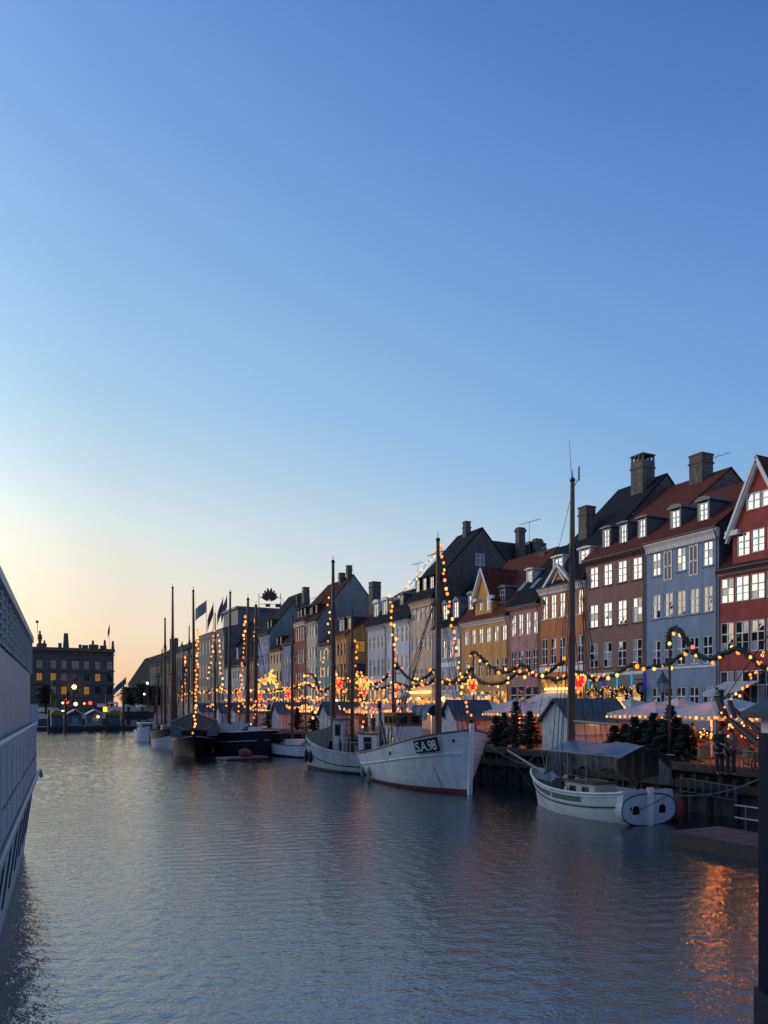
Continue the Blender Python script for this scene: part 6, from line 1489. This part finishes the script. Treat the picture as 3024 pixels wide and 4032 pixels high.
pw_ = on_z(2853, 3056, ZQ); person(pw_.x + .45, pw_.y + .1, PI*.6, 1.68, 'woman in brown top and dark trousers standing beside the jacketed man', J_brown, J_black, (.015, .012, .01), armL=(.20, .12, .92), armR=(-.14, .28, 1.1), stride=.05, long_hair=True)
per = [(2730, 3010, 'seated-side guest in a grey coat beyond the wicker chair', J_grey), (2105, 2905, 'person in a red coat between the spruces and the near hut', J_red), (2560, 2990, 'guest with dark hair standing behind the spruces', J_dark),
       (1470, 2895, 'person in dark clothes behind the cutter stern', J_dark), (1440, 2890, 'person in a grey coat behind the cutter stern', J_grey)]
for i, (px, py, lb, jk) in enumerate(per):
    q = on_x(px, HY, 29.3 + .3*(i % 2)); person(q.x, q.y, random.uniform(1.5, 4), 1.70, lb, jk, J_black, (.02, .016, .012), hands=False, stride=.05)
# bicycle leaning at the quay edge
q = on_z(2898, 3050, ZQ); T = thing('bicycle', 'dark bicycle parked behind the couple on the quay', 'bicycle', (q.x + .5, q.y, ZQ), 2.2)
for xx in (-.52, .52):
    wl = MB().tube([(xx + .33*math.cos(a), 0, .34 + .33*math.sin(a)) for a in [2*PI*i/20 for i in range(21)]], .018, 5, cap=False).build('wheel', M_fendk, T, local=True)
    sp_ = MB()
    for i in range(8): a = PI*i/8; sp_.tube([(xx + .32*math.cos(a), 0, .34 + .32*math.sin(a)), (xx - .32*math.cos(a), 0, .34 - .32*math.sin(a))], .003, 3)
    sp_.build('spokes', M_pipe, wl, local=True)
MB().tube([(-.52, 0, .34), (-.1, 0, .32), (.38, 0, .78), (-.15, 0, .82), (-.1, 0, .32)], .018, 6).tube([(-.52, 0, .34), (-.15, 0, .82)], .014, 5).tube([(.52, 0, .34), (.38, 0, .78), (.36, 0, .98)], .018, 6).build('frame', M_metal_d, T, local=True)
MB().ball((-.18, 0, .93), .09, 8, 5, (1.5, .8, .5)).build('saddle', M_fendk, T, local=True)
MB().tube([(.28, -.26, 1.0), (.38, -.1, 1.02), (.38, .1, 1.02), (.28, .26, 1.0)], .014, 5).build('handlebar', M_pipe, T, local=True)
# --- floating jetty with rails, ladder on the quay
T = thing('floating_jetty', 'low floating jetty with metal rails below the timber quay', 'jetty', (20.6, 13, 0))
for k in range(26):
    y = 5.2 + .5*k; put('deck_board', sill_me(.47, M_timber) if False else FR.setdefault('jb', MB().box(-1.1, 1.1, -.235, .235, -.03, .03).mesh('deck_board', mat('weathered_board', (.06, .065, .07), .7, .3, 5, .3))), T, (20.6, y + .25, .42 + random.uniform(-.004, .004)))
MB().box(19.52, 21.68, 5.2, 18.2, -.3, .385).build('float', M_timber_d, T)
for k in range(5):
    y = 9 + 2.0*k; MB().tube([(21.55, y, .4), (21.55, y, 1.25)], .03, 6).build('rail_post', M_pipe, T)
for z in (.85, 1.25): MB().tube([(21.55, 8, z), (21.55, 17.4, z)], .035, 6).build('rail', M_lead_l, T)
T = thing('gangway_rail', 'slatted metal gangway railing beside the red buoy', 'railing', (25.2, 21.8, .9))
MB().tube([(25.35, 23.2, 1.52), (25.35, 20.4, 1.40)], .03, 5).tube([(25.35, 23.2, .98), (25.35, 20.4, .86)], .03, 5).build('rails', M_lead, T)
for k in range(8): MB().box(25.33, 25.37, 20.45 + .38*k - .04, 20.45 + .38*k + .04, .88 + .016*k, 1.40 + .016*k).build('slat', M_lead, T)
# ================================================================= bridge booth (right), white ship (left)
M_navy = mat('navy_booth_paint', (.010, .019, .034), .6, .12, 2, spec=.1)
c = at_d(2986, 2885, 9.0)
T = thing('bridge_booth', 'dark navy bridge booth with white eaves at the right edge', 'booth', (c.x + .9, c.y - .9, 0), 0)
a45 = -A
def bq(u, v): return Vector((c.x, c.y, 0)) + Vector((CA_, -SA_, 0))*u + Vector((SA_, CA_, 0))*v
def bbox(u0, u1, v0, v1, z0, z1): return MB().prism([(*bq(u, v)[:2], z0) for u, v in ((u0, v0), (u1, v0), (u1, v1), (u0, v1))], (0, 0, z1 - z0))
bbox(0, 1.8, -1.4, 0, 1.2, c.z).build('wall', M_navy, T)
for k in range(5): bbox(.02 + .3*k, .05 + .3*k, -1.42, -1.4005, 1.3, c.z - .02).build('cover_strip', M_navy, T)
bbox(-.03, 1.83, -1.45, .05, -.8, 1.2).build('pier', mat('wet_pier_stone', (.03, .033, .038), .7, .2, 3, .3), T)
zf = CH - (2830 - HY)*9/F
bbox(.02, 1.78, -1.38, -.02, c.z + .001, zf + .05).build('frieze', mat('booth_white', (.62, .66, .66), .5, .08, 3), T)
pts = [bq(-.12, -1.5), bq(-.12, .1), bq(.9, .1), bq(.9, -1.5)]
for u0, u1, s_ in ((-.14, .9, 1), (1.94, .9, -1)):
    r0, r1 = bq(u0, -1.55), bq(u1, -1.55); dv = bq(0, .15) - bq(0, -1.55)
    MB().prism([(r0.x, r0.y, zf + .01), (r1.x, r1.y, zf + .55), (r1.x, r1.y, zf + .62), (r0.x, r0.y, zf + .08)][::s_], dv).build('roof_slope', M_metal_d, T)
# --- white ship along the left edge
M_shipw = mat('ship_white_paint', (.42, .455, .49), .45, .06, 1.5, streak=.12)
M_shipp = mat('ship_pale_panel', (.55, .57, .60), .5, .06, 1.5, streak=.15)
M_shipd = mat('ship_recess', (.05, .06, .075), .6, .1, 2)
NB, FB = Vector((-.77, 6.0, 0)), Vector((.66, 26.2, 0))
d = (FB - NB).normalized(); nr = Vector((d.y, -d.x, 0)); LS = (FB - NB).length
T = thing('canal_ship', 'white slab-sided canal ship with louvred upper deck along the left edge', 'ship', NB + d*LS/2, 0)
def sp(s_, o_, z): q = NB + d*s_ + nr*(o_ + .30*min(1, max(0, z/2.4))); return Vector((q.x, q.y, z))   # topsides flare outwards
def sbox(s0, s1, o0, o1, z0, z1): return MB().prism([sp(s0, o0, z0), sp(s1, o0, z0), sp(s1, o1, z0), sp(s0, o1, z0)], (0, 0, z1 - z0))
def curve_o(s_): return -.55*max(0, (s_ - LS + 5)/5)**2*0
sbox(0, LS - .15, -6, -.16, 3.9, 5.5).build('upper_wall', M_shipw, T)
npan = 22
for k in range(npan):    # wall panels with open joints
    s0 = LS*k/npan; put_ = sbox(s0 + .012, s0 + LS/npan - .012 - (.16 if k == npan-1 else 0), -.155, -.12, 3.92, 5.49).build('wall_panel', M_shipw, T)
sbox(0, LS - .1, -6, -.12, 5.5, 6.45).build('louvre_back', M_shipd, T)  # dark tone carries the shade inside the louvre cells
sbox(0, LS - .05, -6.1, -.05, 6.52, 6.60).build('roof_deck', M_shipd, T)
sbox(0, LS - .02, -.12, -.02, 6.45, 6.62).build('roof_fascia', M_shipw, T)
nf = 22
fin = None
for k in range(nf + 1):
    s0 = LS*k/nf; sbox(s0 - .03, s0 + .03, -.119, -.062, 5.5, 6.5).build('louvre_fin', M_shipw, T)
for k in range(6):
    z = 5.52 + .165*k
    b = MB().prism([sp(0, -.085, z), sp(0, -.085, z + .022), sp(0, -.118, z + .075), sp(0, -.118, z + .05)], d*(LS - .1)).build('louvre_blade', M_shipw, T)
# bulwark, capped, flaring outwards
sh_ = MB(); n = 30; vs = []
for i in range(n+1):
    s0 = (LS + .12)*i/n; vs += [sp(s0, .06, 3.95), sp(s0, .02, 2.55)]
sh_.add(vs, [(2*i, 2*i+2, 2*i+3, 2*i+1) for i in range(n)]); sh_.build('bulwark', M_shipw, T)
sbox(0, LS + .05, -5.9, .05, 2.5, 3.90).build('main_deckhouse', M_shipw, T)
MB().tube([sp(s0, .05, 3.97) for s0 in (0, 5, 10, 15, LS + .1)], .045, 6).build('bulwark_cap', M_shipp, T)
for k in range(16): s0 = 1 + k*1.25; sbox(s0, s0 + .03, .03, .065, 2.6, 3.9).build('bulwark_rib', M_shipw, T)
for k in range(36):
    s0 = .6 + k*.55
    if s0 < LS: sbox(s0, s0 + .22, .04, .06, 2.98, 3.04).build('scupper', M_shipd, T)
MB().tube([sp(s0, .10, 2.45) for s0 in (0, 5, 10, 15, LS - .1)], .06, 10).build('rubbing_pipe', M_lead_l, T)
MB().tube([sp(LS - .15, .10, 2.45), sp(LS + .2, .14, 2.50), sp(LS + .3, .2, 2.28)], .06, 8).build('pipe_end', M_lead_l, T)
hl = MB(); vs = []
for i in range(n+1):
    s0 = LS*i/n; vs += [sp(s0, .02, 2.5), sp(s0, -.01, .9), sp(s0, -.05, -.4)]
hl.add(vs, [f for i in range(n) for f in ((3*i, 3*i+3, 3*i+4, 3*i+1), (3*i+1, 3*i+4, 3*i+5, 3*i+2))], True)
hl.poly([sp(LS, .02, 2.5), sp(LS, -.01, .9), sp(LS, -.05, -.4), sp(LS, -6, -.4), sp(LS, -6, 2.5)]); hl.build('hull', M_shipp, T)
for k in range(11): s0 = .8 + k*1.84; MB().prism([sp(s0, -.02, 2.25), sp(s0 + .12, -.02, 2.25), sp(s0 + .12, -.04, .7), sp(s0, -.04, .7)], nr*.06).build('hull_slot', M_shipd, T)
MB().tube([sp(s0, -.05, .18) for s0 in (0, 5, 10, 15, LS)], .05, 6).build('boot_strake', M_shipd, T)
sbox(LS - .3, LS + .05, -.5, .10, 3.9, 4.55).build('corner_post', M_shipp, T)
# ================================================================= the head of the canal
YP = 152.0
T = thing('stall_pontoon', 'dark floating pontoon carrying four small stalls at the canal head', 'pontoon', (8, YP, 0))
MB().box(-2, 24, YP - 2.2, YP + 4, -.3, .75).build('float', mat('pontoon_dark', (.02, .02, .022), .7, .2, 3), T)
for k in range(13): MB().box(-2 + 2*k + .05, 2*k - .06, YP - 2.25, YP - 2.205, .2, .72).build('fender_board', M_timber_d, T)
M_stall = mat('teal_stall', (.10, .14, .15), .7, .15, 2); M_yel = mat('mustard_roof', (.33, .24, .03), .7, .15, 2); M_tealb = mat('teal_band', (.05, .13, .15), .6, .1, 2)
def stall(px0, px1, kind, label):
    a, b = on_y(px0, 2825, YP - 1.6), on_y(px1, 2825, YP - 1.6); T = thing('pontoon_stall', label, 'stall', ((a.x+b.x)/2, YP, .75), 0, 'small stalls on the pontoon')
    MB().box(a.x + .2, b.x - .2, YP - 1.6, YP + 1.6, .75, 2.85).build('wall', M_stall, T)
    if kind == 'arch':
        n = 8; MB().prism([(((a.x+b.x)/2) - (b.x-a.x)/2*math.cos(PI*i/n), YP - 1.9, 2.8 + .95*math.sin(PI*i/n)) for i in range(n+1)], (0, 3.8, 0)).build('roof', M_yel, T)
        MB().box(a.x + .3, b.x - .3, YP - 1.75, YP - 1.61, 1.1, 1.6).build('counter', M_tealb, T)
    else:
        xm = (a.x+b.x)/2
        for x0 in (a.x - .2, b.x + .2): 
            p_ = [(x0, YP - 2, 2.8), (xm, YP - 2, 3.75), (xm, YP - 2, 3.92), (x0, YP - 2, 2.97)]
            MB().prism(p_ if x0 < xm else p_[::-1], (0, 4, 0)).build('roof_slope', M_white, T)
        MB().prism([(a.x + .2, YP - 1.62, 2.85), (xm, YP - 1.62, 3.7), (b.x - .2, YP - 1.62, 2.85)], (0, 3.2, 0)).build('gable', mat('stall_maroon', (.14, .04, .04), .7, .2, 2), T)
        MB().box(xm - .5, xm + .5, YP - 1.66, YP - 1.61, 1.4, 2.4).build('hatch', M_lead_l, T)
        MB().box(a.x + .3, b.x - .3, YP - 1.7, YP - 1.61, .9, 1.3).build('counter', M_lead_l, T)
stall(198, 252, 'arch', 'stall with arched mustard roof next to the white ship'); stall(262, 328, 'gable', 'white-gabled stall next to the blue mooring post')
stall(340, 408, 'gable', 'white-gabled stall with a lamp on its front'); stall(422, 476, 'arch', 'stall with arched mustard roof beside the moored boats')
pl_ = on_y(386, 2822, YP - 2.1); T = thing('stall_lamp', 'glowing lamp on the white-gabled stall', 'lamp', pl_)
MB().ball(pl_, .22, 8, 6).build('globe', mat_emit('globe_glow', (1, .68, .28), 6), T); MB().tube([pl_, pl_ + Vector((0, .6, .1))], .03, 4).build('arm', M_metal_d, T)
for px, tp, lb in ((192, 2800, 'thick mooring post beside the white ship'), (257, 2760, 'mooring post between the mustard stall and its neighbour'), (420, 2740, 'mooring post with a yellow lamp box'), (486, 2690, 'tall mooring post nearest the moored boats')):
    q = on_y(px, 2890, YP - 6); zt = CH - (tp - HY)*(q.y/ray(px)[1])/F
    T = thing('mooring_post', lb, 'post', (q.x, q.y, 0)); MB().tube([(q.x, q.y, -1), (q.x, q.y, zt)], [.3, .18], 8).build('shaft', M_spar, T); MB().lathe((q.x, q.y, zt), [(.2, 0), (.22, .12), (.01, .3)], 8).build('cap', M_metal_d, T)
yb = on_y(414, 2793, YP - 6.3); o = MB().box(yb.x - .35, yb.x + .35, yb.y - .2, yb.y + .05, yb.z - .45, yb.z + .45).build('lamp_box', mat_emit('lamp_box_yellow', (1, .75, .05), 1.4)); tag(o, 'glowing yellow box on a mooring post at the canal head', 'lamp')
# flags on tall thin poles
def flag(px, base_py, top_py, dist, col, label, fw=2.2, fh=1.5, droop=.9, z0=None):
    q = at_d(px, top_py, dist); T = thing('flag', label, 'flag', (q.x, q.y, z0 if z0 is not None else ZQ))
    MB().tube([(q.x, q.y, z0 if z0 is not None else ZQ), q], [.07, .04], 5).build('flagpole', M_pipe, T)
    n = 8; vs = []
    for i in range(n+1):
        t = i/n; off = Vector((-CA_, SA_, 0))*fw*t*(1 - droop*.45) + Vector((0, 0, -droop*fw*t*.8)) + Vector((SA_, CA_, 0))*.2*math.sin(t*7)
        vs += [q + off, q + off + Vector((0, 0, -fh))]
    MB().add(vs, [(2*i, 2*i+2, 2*i+3, 2*i+1) for i in range(n)], True).build('cloth', mat('flag_' + label.split()[0], col, .8, .15, 2), T)
flag(432, 2800, 2452, 300, (.22, .02, .03), 'crimson flag on the roof of the stone palace', 3.0, 3.2, 1.6, 27)
flag(220, 2800, 2672, 150, (.04, .16, .14), 'teal banner flag above the stalls', 1.3, 1.2, .6)
flag(212, 2800, 2722, 152, (.16, .20, .02), 'lime banner flag above the stalls', 1.2, 2.0, .8)
flag(272, 2800, 2716, 152, (.26, .02, .02), 'scarlet pennant above the stalls', 1.0, 2.0, .9)
flag(496, 2800, 2664, 160, (.02, .10, .22), 'azure flag drooping over the square', 4.2, 1.4, .8)
zp = HOUSE['palace']['ze']
for px, tp, col, lb in ((813, 2362, (.28, .28, .32), 'silver flag on the palace roof'), (840, 2370, (.25, .04, .05), 'ruby flag on the palace roof'), (878, 2350, (.10, .11, .16), 'indigo flag on the palace roof'), (894, 2340, (.14, .14, .20), 'slate flag on the palace roof')):
    flag(px, 2450, tp, 168, col, lb, 3.6, 2.6, 1.4 if px > 830 else .7, zp)
# --- the stone palace closing the view
YB = 330.0
PB = lambda px, py: on_y(px, py, YB)
a, b = PB(60, 2552), PB(448, 2560)
T = thing('stone_palace', 'grand dark stone palace with arched centre window and roof statues', 'building', ((a.x+b.x)/2, YB, ZQ))
M_ps = mat('palace_sandstone', (.115, .105, .10), .85, .2, .8, streak=.3)
hol = []; wn = []
colsx = [PB(px, 2600).x for px in (155, 210, 252, 297, 341, 385, 432)]
for zt, zb, lit in ((2602, 2634, ()), (2652, 2681, (0, 1, 5)), (2704, 2734, (2, 4))):
    for i, x in enumerate(colsx):
        wd = 2.0 if not (i == 3 and zt == 2602) else 2.8
        z1, z0 = PB(297, zt).z, PB(297, zb).z
        hol.append((x - wd/2, x + wd/2, z0, z1)); wn.append((x, wd, z0, z1, i in lit))
wl = MB(); holes_wall(wl, YB, a.x, b.x, ZQ, a.z, hol, .3, 'y'); wl.box(a.x, b.x, YB + .5, YB + 16, ZQ, a.z - .01); wl.build('wall', M_ps, T)
for x, wd, z0, z1, lt in wn:
    f = put('window', frame_me(wd, z1 - z0, 'four', M_frame_d), T, (x, YB + .2, (z0+z1)/2), (0, 0, PI/2))
    put('pane', pane_me(wd - .1, z1 - z0 - .1, mat_emit('palace_lit', (1, .50, .12), .26) if lt else mat_glass('palace_glass', .10)), f, (x, YB + .22, (z0+z1)/2), (0, 0, PI/2))
    MB().box(x - wd/2 - .3, x + wd/2 + .3, YB - .3, YB - .001, z1 + .15, z1 + .5).build('window_hood', M_ps, T)
for py, h, o_ in ((2552, 1.4, 1.4), (2572, .5, .5), (2638, .6, .5), (2690, .6, .6), (2740, .6, .4)):
    z = PB(297, py).z; MB().box(a.x, b.x + .3, YB - o_, YB - .002, z - h, z).build('cornice', M_ps, T)
x = colsx[3]; z = PB(297, 2596).z; n = 8
MB().prism([(x - 2.2*math.cos(PI*i/n), YB - .35, z + 1.2*math.sin(PI*i/n)) for i in range(n+1)], (0, .34, 0)).build('arched_hood', M_ps, T)
for px, tp, wd in ((262, 2491, 1.6), (369, 2520, .8), (416, 2518, .8), (448, 2522, .8)):
    q = PB(px, tp); z0 = PB(px, 2556).z
    MB().add([(q.x + sx*wd*k_, YB + 3 + sy*wd*k_, z) for z, k_ in ((z0 - 1, .75), (q.z, .45)) for sx, sy in ((-1, -1), (1, -1), (1, 1), (-1, 1))], [(0, 1, 5, 4), (1, 2, 6, 5), (2, 3, 7, 6), (3, 0, 4, 7), (4, 5, 6, 7)]).build('obelisk', M_ps, T)
for px, w_, h in ((238, 1.2, 2.2), (318, 1.0, 1.6), (338, 2.2, 1.4), (372, 3.6, 1.6), (410, 2.4, 1.2)):
    q = PB(px, 2552); MB().box(q.x - w_/2, q.x + w_/2, YB + 2, YB + 4, q.z - 1, q.z + h).build('roof_block', M_ps, T)
q = PB(158, 2540); MB().lathe((q.x, YB + 2, q.z - 1), [(1.4, 0), (1.2, 1.5), (.5, 2.2), (.9, 4.0), (.7, 5.2), (.25, 5.6), (.45, 6.3), (.1, 6.9)], 8).tube([(q.x - .6, YB + 2, q.z + 3), (q.x - 1.0, YB + 2, q.z + 9)], .12, 5).ball((q.x - 1.0, YB + 2, q.z + 9.3), .6, 8, 5).build('roof_statue', M_ps, T)
q = PB(176, 2548); MB().lathe((q.x, YB + 2, q.z - 1), [(1.3, 0), (.8, 1.2), (.9, 2.4), (.3, 3.0), (.4, 3.6), (.05, 4)], 8).build('roof_statue', M_ps, T)
# --- square: trees, vehicles, lamps, parasols, banner
M_leaf = mat('dark_autumn_leaf', (.035, .033, .018), .8, .4, 2)
def tree(px, dist, top, wpx, label, seed):
    rnd = random.Random(seed); q = at_d(px, HY, dist); zt = CH - (top - HY)*dist/F; r_ = wpx/2*dist/F
    T = thing('square_tree', label, 'tree', (q.x, q.y, ZQ), 0, 'trees on the square')
    b = MB().tube([(q.x, q.y, ZQ), (q.x, q.y, ZQ + (zt - ZQ)*.5)], [.45, .25], 7)
    for k in range(6): a = k*1.05; b.tube([(q.x, q.y, ZQ + (zt - ZQ)*.4), (q.x + r_*.6*math.cos(a), q.y + r_*.6*math.sin(a), ZQ + (zt - ZQ)*.8)], [.18, .06], 5)
    b.build('trunk', M_bark, T); c_ = MB()
    for k in range(2600):
        u = rnd.gauss(0, .42); v = rnd.gauss(0, .42); w_ = rnd.uniform(-1, 1); lob = .8 + .25*math.sin(3*u + seed) + .2*math.sin(5*v)
        p = Vector((q.x + u*r_*lob*1.2, q.y + v*r_*lob*1.2, ZQ + (zt - ZQ)*(.66 + .33*w_*math.sqrt(max(0, 1 - (u*u + v*v)*.7)))))
        s_ = .32; d1 = Vector((rnd.gauss(0, s_), rnd.gauss(0, s_), rnd.gauss(0, s_))); d2 = Vector((rnd.gauss(0, s_), rnd.gauss(0, s_), rnd.gauss(0, s_)))
        c_.add([p, p + d1, p + d2], [(0, 1, 2)])
    c_.build('crown', M_leaf, T)
tree(505, 235, 2705, 75, 'dark tree on the square nearest the stone palace', 1); tree(560, 225, 2690, 80, 'broad dark tree on the square behind the azure flag', 2); tree(612, 215, 2700, 75, 'dark tree on the square beside the plaza mansion', 3); tree(180, 240, 2700, 50, 'dark tree partly behind the white ship', 4)
M_van = mat('van_white', (.45, .50, .56), .3, .04, 3); M_tyre = mat('tyre_black', (.012, .012, .013), .8, .1, 5)
def vehicle(px0, px1, dist, h, label, kind='van', col=None, name='parked_van', cat='van', lights=True):
    a, b = at_d(px0, HY, dist), at_d(px1, HY, dist); L_ = (b - a).length; rz = math.atan2(b.y - a.y, b.x - a.x)
    T = thing(name, label, cat, ((a.x+b.x)/2, (a.y+b.y)/2, ZQ), rz); w_ = 1.9; hl_ = L_/2
    prof = [(-hl_, .4), (hl_, .4), (hl_, 1.0), (hl_*.72, 1.15), (hl_*.42, h), (-hl_*.96, h), (-hl_, h - .3)] if kind == 'van' else [(-hl_, .5), (hl_, .5), (hl_, h), (-hl_, h)]
    MB().prism([(x_, -w_/2, z_) for x_, z_ in prof], (0, w_, 0)).build('body', col or M_van, T, local=True)
    if kind == 'van':
        MB().prism([(hl_*.66, -w_/2 - .01, 1.22), (hl_*.42, -w_/2 - .01, h - .15), (hl_*.12, -w_/2 - .01, h - .15), (hl_*.12, -w_/2 - .01, 1.22)], (0, .02, 0)).build('side_window', M_cabing, T, local=True)
    else: MB().box(-hl_*.85, hl_*.85, -w_/2 - .02, -w_/2 - .001, h*.5, h*.85).build('windscreen', M_cabing, T, local=True)
    for x_ in (-hl_*.62, hl_*.62):
        for y_ in (-w_/2 + .08, w_/2 - .08):
            MB().add([(x_ + .36*math.cos(2*PI*k/12), y_ + dy, .36 + .36*math.sin(2*PI*k/12)) for dy in (-.1, .1) for k in range(12)], [list(range(12))[::-1], [k + 12 for k in range(12)]] + [(k, (k+1) % 12, (k+1) % 12 + 12, k + 12) for k in range(12)]).build('wheel', M_tyre, T, local=True)
    if lights:
        for y_ in (-.7, .7): MB().ball((hl_ + .02, y_, .85), .22, 8, 5).build('headlight', mat_emit('headlight_glow', (1, .75, .45), 7), T, local=True)
vehicle(150, 248, 262, 2.0, 'pale blue-white van with lit headlights behind the stalls')
vehicle(422, 462, 270, 3.9, 'tall white bus facing the canal on the square', 'bus', name='city_bus', cat='bus', lights=False)
vehicle(385, 420, 285, 3.4, 'white box truck beside the tall bus', 'bus', name='box_truck', cat='truck', lights=False)
T = thing('banner_fence', 'fence hung with coloured banners above the canal head', 'fence', (14, 166.5, ZQ))
x0, x1 = on_y(262, 2800, 166.5).x, on_y(408, 2800, 166.5).x
for k, (cc, nm) in enumerate((((.16, .05, .07), 'maroon'), ((.20, .18, .03), 'olive'), ((.06, .14, .09), 'green'), ((.18, .05, .08), 'plum'))):
    xa, xb = x0 + (x1 - x0)*k/4, x0 + (x1 - x0)*(k + 1)/4
    MB().box(xa + .06, xb - .06, 166.45, 166.55, ZQ + .9, ZQ + 2.3).build('banner', mat('banner_' + nm, cc, .8, .1, 2), T)
    MB().box(xa - .05, xa + .05, 166.5, 166.6, ZQ, ZQ + 2.5).build('post', M_pipe, T)
for px, py, r_, cm, lb in ((176, 2768, .5, 'w', 'white traffic lamp behind the pale van'), (188, 2766, .5, 'w', 'second white lamp behind the pale van'), (247, 2768, .35, 'w', 'small white lamp next to the red signal'), (262, 2762, .8, 'r', 'bright red signal above the stalls'),
                          (298, 2772, .6, 'w', 'warm lamp below the palace doorway'), (332, 2770, .35, 'o', 'orange lamp right of the palace doorway'), (355, 2768, .55, 'r', 'red signal beside the box truck'), (580, 2690, .3, 'c', 'cold white street lamp by the square trees'), (568, 2733, .25, 'c', 'lower cold white lamp by the square trees'),
                          (292, 2705, .9, 'w', 'glowing fanlight over the palace door')):
    dist = 250 if cm != 'c' else 200
    if py == 2705: dist = 304
    q = at_d(px, py, dist); mm = {'w': mat_emit('lamp_warm', (1, .62, .22), 5), 'r': mat_emit('lamp_red', (1, .03, .02), 5), 'o': mat_emit('lamp_orange', (1, .3, .03), 4), 'c': mat_emit('lamp_cold', (.85, .95, 1), 5)}[cm]
    T = thing('distant_lamp', lb, 'lamp', (q.x, q.y, ZQ)); MB().ball(q, r_, 8, 6).build('globe', mm, T); MB().tube([(q.x, q.y, ZQ), (q.x, q.y, q.z - r_*.5)], .08, 5).build('post', M_metal_d, T)
for px, lb in ((498, 'pale umbrella on the canal-head terrace beside the tall post'), (556, 'pale umbrella on the canal-head terrace below the red lamps')):
    q = at_d(px, 2782, 175); T = thing('terrace_umbrella', lb, 'umbrella', (q.x, q.y, ZQ))
    MB().lathe((q.x, q.y, q.z), [(1.25, -.1), (1.1, .15), (.6, .35), (.02, .5)], 10).build('canopy', mat('umbrella_pale', (.42, .46, .48), .8, .1, 2), T); MB().tube([(q.x, q.y, ZQ), (q.x, q.y, q.z + .4)], .04, 5).build('pole', M_pipe, T)
T = thing('canal_head_kiosk', 'low dark kiosk with pale panels left of the small cruiser', 'kiosk', (21, 158, ZQ))
k0, k1 = on_y(478, 2800, 160), on_y(606, 2800, 160)
MB().box(k0.x, k1.x, 160, 163, .4, 3.4).build('wall', mat('kiosk_dark', (.03, .03, .033), .7, .2, 2), T)
for px0, px1 in ((486, 500), (514, 544), (553, 580)):
    p0, p1 = on_y(px0, 2834, 159.9), on_y(px1, 2855, 159.9); MB().box(p0.x, p1.x, 159.9, 159.99, p1.z, p0.z).build('panel', mat('kiosk_panel', (.40, .33, .27), .7, .15, 2), T)  # panels in plain pale paint
for i in range(7):
    px = (345, 360, 455, 470, 535, 548, 575)[i]; q = at_d(px, HY, 175 + i); person(q.x, q.y, random.uniform(0, 6), 1.72, 'distant pedestrian in %s on the square by the canal head' % ('black', 'grey', 'brown', 'navy', 'red', 'charcoal', 'dark green')[i], (J_dark, J_grey, J_brown, J_jean, J_red, J_grey, J_dark)[i], J_black, (.02, .02, .02), hands=False)
# --- rooftop emblem sign
dE = 142.0; c = at_d(1061, 2352, dE); T = thing('rooftop_sign', 'petal-shaped emblem sign on a scaffold above the blue-grey house', 'sign', at_d(1061, 2420, dE))
U, Vv, Nn = Vector((CA_, -SA_, 0)), Vector((0, 0, 1)), Vector((SA_, CA_, 0)); M_pet = mat('emblem_dark_red', (.045, .018, .022), .6, .1, 2)
for k in range(8):
    a = math.radians(-50 + 100*k/7); ln = 2.3 - .9*abs(k - 3.5)/3.5; w_ = .44
    axis = U*math.sin(a) + Vv*math.cos(a); sd_ = U*math.cos(a) - Vv*math.sin(a); o_ = c - Vv*1.0 + axis*.35
    pts = [o_, o_ + axis*ln*.5 + sd_*w_*.5, o_ + axis*ln*.85 + sd_*w_*.55, o_ + axis*ln*1.05 + sd_*w_*.3, o_ + axis*ln*1.12, o_ + axis*ln*1.05 - sd_*w_*.3, o_ + axis*ln*.85 - sd_*w_*.55, o_ + axis*ln*.5 - sd_*w_*.5]
    MB().prism(pts, Nn*.15).build('petal', M_pet, T)
for dx, w_, dz, h in ((-.75, .9, -1.75, .55), (1.1, 1.1, -1.85, .6)): 
    q = c + U*dx + Vv*dz; MB().prism([q, q + U*w_, q + U*w_ + Vv*h, q + Vv*h], Nn*.1).build('sign_character', M_pet, T)
for k in range(7): q = c + U*(-1.7 + .5*k) - Vv*3.0; MB().prism([q, q + U*.3, q + U*.3 + Vv*.55, q + Vv*.55], Nn*.1).build('sign_character', M_pet, T)
fr = MB()
for dx in (-2.0, 2.0): fr.tube([c + U*dx + Nn*.3 - Vv*4.2, c + U*dx + Nn*.3 + Vv*.8], .06, 5)
for dz in (-3.2, -2.2, -1.2, 0): fr.tube([c - U*2.0 + Nn*.3 + Vv*dz, c + U*2.0 + Nn*.3 + Vv*dz], .05, 5)
fr.build('scaffold', M_pipe, T)
br = MB()
for k in range(4): br.tube([c + U*2.0 + Nn*.3 + Vv*(.3 - k), c + U*(4.2 - .0*k) + Nn*3 - Vv*4.2], .045, 4)
br.build('brace', M_pipe, T)
